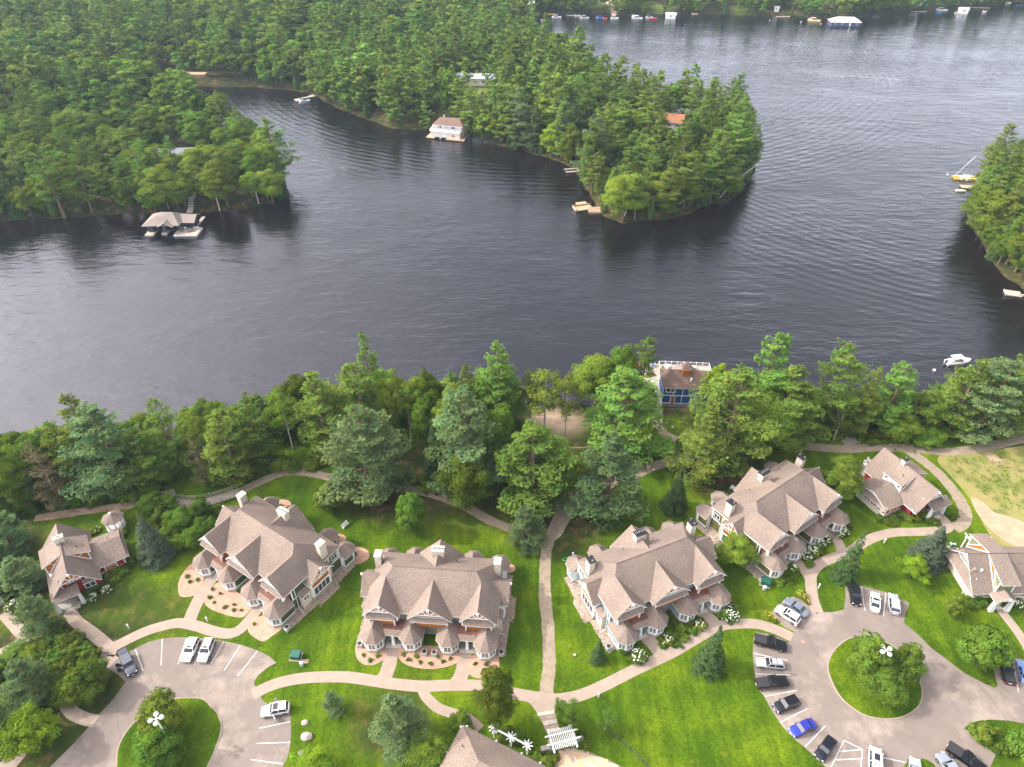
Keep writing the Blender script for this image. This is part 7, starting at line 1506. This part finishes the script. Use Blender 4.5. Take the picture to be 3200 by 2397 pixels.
# hydrangeas: leafy mound with white heads; day lilies
def flowers(px,py,r_,n,label,m=PETW,cat='hydrangea',nm='hydrangea_bush'):
    x,y,z=ground(px,py); t=thing(nm,label,cat,(x,y,z),random.uniform(0,6),'white hydrangeas' if m is PETW else 'yellow flower clumps')
    cm,tm,H,r0=TPL['bush1']; o=put('foliage',cm,t); k=r_/r0; o.scale=(k,k,k*.8); q=MB()
    for i in range(n):
        a=random.uniform(0,6.28); rr=r_*math.sqrt(random.random())*.95; zz=.75*r_*1.35*math.sqrt(max(.05,1-(rr/r_)**2))*1.15; s=random.uniform(.10,.17) if m is PETW else .07; q.frus(rr*math.cos(a),rr*math.sin(a),s,s*.5,zz,zz+s,5)
    q.build('flower_heads',m,t)['kind']='stuff'
for (u,v,r_,n_,l_) in [(930,960,1.0,26,'white hydrangea right of the pair before the red cottage'),(810,1030,1.0,20,'white hydrangea left of the pair before the red cottage'),(130,1110,1.5,40,'white hydrangea beside the steps at the left edge'),(840,440,.8,8,'small white flowering shrub behind the red cottage')]: flowers(*z1(u,v),r_,n_,l_)
for (u,v,r_,n_,l_) in [(640,1010,1.2,34,'white hydrangea at the far end of the olive block'),(610,1040,.9,20,'smaller white hydrangea beside the far-end one of the olive block'),(500,1080,1.1,30,'white hydrangea right of the second bay of the olive block'),(440,1120,1.2,36,'white hydrangea before the third bay of the olive block'),(380,1180,1.3,44,'broad white hydrangea between two walks of the olive block'),(320,1230,1.3,44,'broad white hydrangea nearest the left entry of the olive block'),(230,1330,.9,18,'white hydrangea at the near corner of the olive block'),(1950,1610,1.1,26,'white hydrangea by the grey cottage porch, left'),(2150,1640,1.1,24,'white hydrangea by the grey cottage porch, right')]: flowers(*z4(u,v),r_,n_,l_)
def z3(u,v): return (1600+u/2.7613,1500+v/2.7613)
for (u,v,r_,n_,l_) in [(1090,1540,1.5,48,'white hydrangea at the near corner of the pale blue block'),(1870,1180,1.7,54,'white hydrangea at the right corner of the pale blue block'),(1900,1115,.8,14,'small white hydrangea behind the right corner one'),(1340,1400,1.1,18,'white flowering clump in the bed of the pale blue block, lower left'),(1620,1270,1.1,18,'white flowering clump in the bed of the pale blue block, right')]: flowers(*z3(u,v),r_,n_,l_)
shrubs('mixed perennial clump in the bed of the pale blue block','perennial bed of the pale blue block',A,[(*z3(u,v),r_,h_) for u,v,r_,h_ in [(1400,1250,1.0,1.3),(1450,1300,1.0,1.1),(1520,1240,1.0,1.2),(1560,1320,.9,1),(1480,1370,1.0,1),(1400,1360,1,1),(1340,1330,.9,1),(1600,1220,1,1.2),(1650,1260,.8,.9),(1420,1430,.9,.8),(1300,1440,.7,.7),(1800,1170,.9,1),(960,1480,.9,1.2),(1060,1490,.8,1),(1140,1540,.8,.9)]])
shrubs('low green clump in the bed of the olive block','beds of the olive block',A,[(*z4(u,v),r_,h_) for u,v,r_,h_ in [(420,1200,1.1,1),(460,1160,1.0,1),(350,1280,1,.8),(160,1420,1.3,.9),(80,1430,1.2,.9),(220,1400,1.2,.9),(20,1440,1.0,.8),(690,960,1.0,1.3)]])
for (u,v,r_,n_,l_) in [(490,150,.8,30,'yellow day lilies at the corner of the slate grey sedan bay, upper clump'),(520,180,.8,34,'yellow day lilies right of the slate grey sedan'),(545,215,.5,16,'small yellow day lily clump beside the walk'),(240,320,.8,28,'yellow day lilies left of the white SUV'),(290,350,.7,24,'yellow day lilies at the end of the walk by the white SUV')]: flowers(*z8(u,v),r_,n_,l_,PETY,'day lilies','day_lily_clump')
# little plants on the mulch
pl_=[(c0,145,1530),(c0,325,1540),(c0,230,1600),(c0,650,1520),(c0,815,1545),(c0,715,1590),(c0,862,1620),(c0,1085,1560),(c0,1240,1575),(c0,990,1640),(c0,1150,1610),(c0,1555,1640),(c0,1700,1640),(c0,40,245),(c1,95,1040),(c1,215,1080),(c1,125,1105),(c1,385,1190),(c1,475,1240),(c1,355,1285),(c1,405,1340),(c1,635,1365),(c1,530,1395),(c1,715,1430),(c1,630,1430),(c1,865,1590),(c1,1165,225),(c1,1815,590),(c1,2025,780)]
for i,(f_,u,v) in enumerate(pl_):
    x,y=f_(u,v); place(random.choice(A),x,y,4.05,random.uniform(.35,.6),random.uniform(.32,.5),'small clump planted in the pale mulch of the '+('middle' if f_ is c0 else 'dark green')+' block','clumps in the mulch, '+('middle' if f_ is c0 else 'dark green')+' block')
# ivy-ish yellow-brown rough plants in meadow
g=np.random.default_rng(3); Pm=[]
for i in range(900):
    u,v=g.uniform(1480,2600),g.uniform(270,1200); x,y=P(2400+u/2.7613,1300+v/2.7613)
    if sdist(np.array([x]),np.array([y]),np.array([r4(*p) for p in [(1500,360),(1900,310),(2600,220),(2600,880),(2209,860),(2000,800),(1800,640),(1640,520)]]))[0]<.6: continue
    n=9; c=np.stack([x+g.normal(0,.35,n),y+g.normal(0,.35,n),4.05+g.uniform(0,.4,n)],1); Pm.append(quads(c,np.tile([0,0,1.0],(n,1)),.16,.1,tints(g,n,.3,.25)*g.uniform(.8,1.6),g,.9))
o_=put('meadow_weeds',crown_mesh('meadow_weeds',Pm,LBUSH)); tag(o_,'weeds and tufts scattered over the dry meadow',None,None,'stuff')
# low ground cover on shaded banks
Pm=[]
XX=g.uniform(-130,130,26000); YY=g.uniform(70,180,26000); hh_,dn_,_,_,_=height(XX,YY); ok=(dn_>.3)&(dn_<13+g.normal(0,2,26000))
XX,YY,hh_=XX[ok],YY[ok],hh_[ok]; bxy=np.array(D(1200,915,2)); ok=np.hypot(XX-bxy[0],YY-bxy[1])>9; XX,YY,hh_=XX[ok],YY[ok],hh_[ok]
bh=np.hypot((XX-36)/9,(YY-132)/9)>1; XX,YY,hh_=XX[bh],YY[bh],hh_[bh]
for k in range(4):
    n=len(XX); c=np.stack([XX+g.normal(0,.4,n),YY+g.normal(0,.4,n),hh_+g.uniform(.05,.7,n)],1); Pm.append(quads(c,np.tile([0,-.2,1.0],(n,1)),.3,.2,tints(g,n,.3),g,.6))
o_=put('bank_undergrowth',crown_mesh('bank_undergrowth',Pm,LBUSH)); tag(o_,'ferns and low growth on the shaded near bank',None,None,'stuff')
# ---------------------------------------------------------------- forests of the far shores
def poisson(x0,x1,y0,y1,sp,seed):
    g=np.random.default_rng(seed); nx_=int((x1-x0)/sp); ny_=int((y1-y0)/sp); X,Y=np.meshgrid(np.arange(nx_),np.arange(ny_)); X=x0+(X+g.uniform(.0,1.0,X.shape))*sp; Y=y0+(Y+g.uniform(0,1.0,Y.shape))*sp; return X.ravel(),Y.ravel()
clear=[(1030,238,11),(995,208,13),(1140,95,11),(1430,18,8),(1600,20,6),(1300,12,8),(1490,12,6),(1050,268,8),(1440,298,9),(480,168,5),(420,168,4),(1445,312,7),(1450,330,7),(1458,348,6),(395,180,9),(425,184,9),(465,182,9),(505,182,6),(345,185,7),(375,355,9),(400,345,7),(1025,208,8),(1010,195,9),(930,285,9),(455,430,5),(1385,15,9),(1825,45,8)]
clr=[(D(a,b_,1.0),r_) for a,b_,r_ in clear]; clr+=[((bpy.data.objects[n_].location[0]+6*(n_!='house'),bpy.data.objects[n_].location[1]+3),9) for n_ in ('white_boathouse','dark_boathouse')]
for o_ in list(bpy.data.objects):
    if o_.name.split('.')[0] in ('house','shed','shore_hut','far_boathouse','boat_port'): clr.append(((o_.location[0],o_.location[1]-3),8 if o_.name!='far_boathouse' else 12))
cwa,cwb=P(455,238,2),P(620,245,2)
def inview(X,Y,top=26):
    ub=FPX*X/(Y*c_+CAMH*s_)+1600; vb=1198.5-FPX*(Y*s_-(CAMH-top)*c_)/(Y*c_+(CAMH-top)*s_); return (ub>-170)&(ub<3370)&(vb>-420)
cand=[]
for (x0,x1,y0,y1,sp,sd_) in ((-420,420,190,420,7.4,11),(-620,620,420,760,9.0,12),(-800,900,760,1250,12.5,13)):
    X,Y=poisson(x0,x1,y0,y1,sp,sd_); h_,dn_,dl_,dr_,ld_=height(X,Y); ok=(h_>.35)&(dn_<0)&inview(X,Y)&(np.maximum(dl_,dr_)>.6)
    # hill and far rows: keep only what is not wholly hidden
    for (cx,cy),r_ in clr: ok&=np.hypot(X-cx,Y-cy)>r_
    ok&=~((X>cwa[0]-3)&(X<cwb[0]+3)&(np.abs(Y-(cwa[1]+1))<5.5))
    for i in np.nonzero(ok)[0]: cand.append((X[i],Y[i],h_[i],dl_[i],dr_[i],Y[i]>420))
# extra dense edge row along every far waterline
for poly,key_ in ((LEFT,'L'),(RIGHT,'R')):
    for i in range(len(poly)-1):
        a,b_=poly[i],poly[i+1]; L_=np.linalg.norm(b_-a)
        if L_>200 or L_<.1: continue
        t=(b_-a)/L_; nn=np.array([-t[1],t[0]]); 
        if sdist(np.array([((a+b_)/2+nn*2)[0]]),np.array([((a+b_)/2+nn*2)[1]]),poly)[0]<0: nn=-nn
        for k in range(int(L_/4.2)):
            p=a+t*(k*4.2+random.uniform(0,3))+nn*random.uniform(.2,3.2)
            if not inview(np.array([p[0]]),np.array([p[1]]))[0] or hgt(*p)<.02: continue
            if any(math.hypot(p[0]-c[0],p[1]-c[1])<r_*.8 for c,r_ in clr): continue
            cand.append((p[0],p[1],hgt(*p),2.0 if key_=='L' else -50,2.0 if key_=='R' else -50,p[1]>420))
cand=[c for c in cand if not (abs(c[0]-P(600,660,1)[0])<3 and 225<c[1]<250)]
groups={'L':('left','tree of the left peninsula wood','woods of the left peninsula'),'M':('mid','tree of the middle peninsula wood','woods of the middle peninsula'),'F':('far','tree in the strip behind the far docks','woods of the far shore'),'R':('right','tree on the wooded point at the right edge','woods of the right point')}
cand.sort(key=lambda c:c[1])
counts={}; rest=[]
LMK=[(*D(a_,b__,2),l_) for a_,b__,l_ in [(370,455,'behind the charcoal boathouse'),(560,430,'at the tip of the left peninsula'),(100,460,'at the left edge of the left shore'),(260,380,'left of the half hidden grey-roofed house'),(540,330,'along the mouth of the inlet'),(430,240,'by the head of the inlet'),(150,300,'on the left hillside'),(250,200,'on the hillside short of the causeway'),(370,130,'beyond the causeway'),(560,170,'on the north side of the inlet'),(650,180,'by the T-shaped dock'),(800,240,'between the T-shaped dock and the white boathouse'),(970,260,'around the white boathouse'),(1030,190,'round the pale-roofed house'),(1140,300,'right of the white boathouse'),(1230,350,'by the finger dock'),(1320,450,'behind the sunlit dock at the peninsula tip'),(1450,300,'round the tan-roofed cottage'),(1480,440,'on the south bank of the middle peninsula'),(1600,350,'at the east end of the middle peninsula'),(1330,230,'along the east shore of the middle peninsula'),(1150,110,'where the middle peninsula joins the hills'),(1300,20,'behind the left docks of the far shore'),(1700,20,'behind the middle docks of the far shore'),(2050,10,'behind the right boats of the far shore'),(2130,430,'by the tan dock on the right point'),(2190,560,'above the grey dock on the right point')]]
mid0=P(850,300,0)
def zone(x,y,dr):
    if dr>-5: return 'R'
    if y<330 and x<-60: return 'L'
    if y>560 and x>40: return 'F'
    if x>-110: return 'M'
    return 'L'
rg=random.Random(21)
for (x,y,z,dl_,dr_,far) in cand:
    zn=zone(x,y,dr_); n_=float(vnoise(np.array([x]),np.array([y]),38,17)[0]); edge=max(dl_,dr_)<7
    pr={'R':.66,'M':.60,'F':.55,'L':.26}[zn]+(n_-.5)*.9
    if edge and zn=='L': pr+=.15
    q_=rg.random()
    if max(dl_,dr_)<2.6 and q_<.4: kd='farcedar' if rg.random()<.5 else 'farbroad'; H_,Rd=rg.uniform(5,9),rg.uniform(1.5,2.4)
    elif q_<pr: kd='farpine'; H_=rg.triangular(10,28,19); Rd=H_*rg.uniform(.19,.33)
    elif q_<pr+.06: kd='farspruce'; H_,Rd=rg.uniform(12,19),rg.uniform(2.3,3.2)
    else: kd='farbroad'; H_=rg.uniform(9,19); Rd=H_*rg.uniform(.30,.46)
    if kd=='farcedar': Rd=rg.uniform(1.1,1.6)
    if zn=='L' and not edge and y<340: H_*=.80; Rd*=.9
    if y>760: Rd*=1.3
    nv={'farpine':4,'farspruce':2,'farbroad':4,'farcedar':1}[kd]; key=kd+str(rg.randrange(nv)); st=KN[kd][0]
    counts.setdefault(st,0)
    lim={'pine_tree':215,'spruce_tree':160,'broadleaf_tree':175,'cedar_tree':90}[st]
    if counts[st]<lim and y<560:
        counts[st]+=1
        hi=key
        hi={'farpine':['pine%d'%k for k in range(5)]+['thinpine0','pine1','pine3','bpine1'],'farbroad':['broad%d'%k for k in range(4)]+['broad0','birch1'],'farspruce':['spruce0','spruce1','spruce2'],'farcedar':['cedar0']}[kd]; hi=rg.choice(hi)
        if kd=='farbroad' and rg.random()<.07: hi='maple%d'%rg.randrange(2)
        kind_={'pine_tree':'tall pine','spruce_tree':'pointed spruce','broadleaf_tree':'round leafy tree','cedar_tree':'narrow cedar'}[st]
        if stem_(hi)=='maple': kind_='bright yellow-green tree'
        lm=min(LMK,key=lambda q_:math.hypot(x-q_[0],y-q_[1]))[2]+('' if edge else ', inland')
        place(hi,x,y,z-.1,H_,Rd,kind_+' '+lm,kind_+'s, '+lm)
    else: rest.append((x,y,z-.1,H_,Rd,key,rg.uniform(0,6.28)))
print('forest individuals',counts,'rest',len(rest))
# the remaining distant trees: one object, geometry-node instances of whole trees
tcol=bpy.data.collections.new('distant_tree_kinds'); order=['farpine0','farpine1','farpine2','farpine3','farspruce0','farspruce1','farbroad0','farbroad1','farbroad2','farbroad3','farcedar0']
for i,k in enumerate(order):
    o_=bpy.data.objects.new('t%02d'%i,TPL[k][0]); tcol.objects.link(o_)
me=bpy.data.meshes.new('distant_forest'); me.from_pydata([(r_[0],r_[1],r_[2]) for r_ in rest],[],[])
ai=me.attributes.new('kind_index','INT','POINT'); ai.data.foreach_set('value',[order.index(r_[5]) for r_ in rest])
ar=me.attributes.new('turn','FLOAT_VECTOR','POINT'); ar.data.foreach_set('vector',[v for r_ in rest for v in (0,0,r_[6])])
asx=me.attributes.new('size','FLOAT_VECTOR','POINT'); asx.data.foreach_set('vector',[v for r_ in rest for v in (r_[4]/TPL[r_[5]][3],r_[4]/TPL[r_[5]][3],r_[3]/TPL[r_[5]][2])])
fo=put('distant_forest',me); tag(fo,'hazy mixed forest covering the hills behind the lake',None,None,'stuff')
ng=bpy.data.node_groups.new('distant_forest','GeometryNodeTree'); ng.interface.new_socket('Geometry',in_out='INPUT',socket_type='NodeSocketGeometry'); ng.interface.new_socket('Geometry',in_out='OUTPUT',socket_type='NodeSocketGeometry')
gi=ng.nodes.new('NodeGroupInput'); go=ng.nodes.new('NodeGroupOutput'); ip=ng.nodes.new('GeometryNodeInstanceOnPoints'); ci=ng.nodes.new('GeometryNodeCollectionInfo'); ci.inputs['Collection'].default_value=tcol; ci.inputs['Separate Children'].default_value=True; ci.inputs['Reset Children'].default_value=True
def na(nm,ty):
    a=ng.nodes.new('GeometryNodeInputNamedAttribute'); a.data_type=ty; a.inputs['Name'].default_value=nm; return a.outputs['Attribute']
ip.inputs['Pick Instance'].default_value=True
ng.links.new(gi.outputs[0],ip.inputs['Points']); ng.links.new(ci.outputs[0],ip.inputs['Instance']); ng.links.new(na('kind_index','INT'),ip.inputs['Instance Index'])
er=ng.nodes.new('FunctionNodeEulerToRotation'); ng.links.new(na('turn','FLOAT_VECTOR'),er.inputs[0]); ng.links.new(er.outputs[0],ip.inputs['Rotation'])
ng.links.new(na('size','FLOAT_VECTOR'),ip.inputs['Scale']); ng.links.new(ip.outputs[0],go.inputs[0])
md=fo.modifiers.new('trees','NODES'); md.node_group=ng
# bare bleached trees on the middle peninsula
def bare(px,base,top,lean,label,m=BIRCHB,dx=0):
    x,y,z=ground(px,base); v=(top-1198.5)/FPX; h=max(3,CAMH-y*(s_+v*c_)/(c_-v*s_)-z); t=thing('bare_tree',label,'bare tree',(x,y,z),0,'bleached bare trees'); q=MB(); q.tube([(0,0,-.3),(lean*.4,0,h*.5),(lean,0,h)],[.22,.15,.04],6); q.build('trunk',m,t); q=MB(); g=random.Random(px)
    for k in range(7):
        f=.35+k*.09; a=g.uniform(0,6.28); L_=h*.22*(1.2-f); q.tube([(lean*f,0,h*f),(lean*f+L_*math.cos(a),L_*math.sin(a)*.5,h*f+L_*.8)],[.06,.02],4)
    q.build('branches',m,t)
for a,b_,c_t,ln,l_ in ((2066,650,568,2.0,'bare white trunk, left one of the forked pair on the middle peninsula'),(2068,651,588,6.0,'bare white trunk, right one of the forked pair on the middle peninsula'),(2245,620,505,13,'long bare tree leaning over the water at the peninsula tip'),(1950,680,622,2,'bare white stem at the foot of the peninsula'),(1925,600,527,1.5,'bare white snag in the middle of the peninsula bank'),(1905,570,540,-2,'short bare snag left of the middle one'),(2122,640,592,5,'slanting bare stem right of the forked pair'),(1392,1226,1180,1,'bare white snag between the shore trees')): bare(a,b_,c_t,ln,l_)
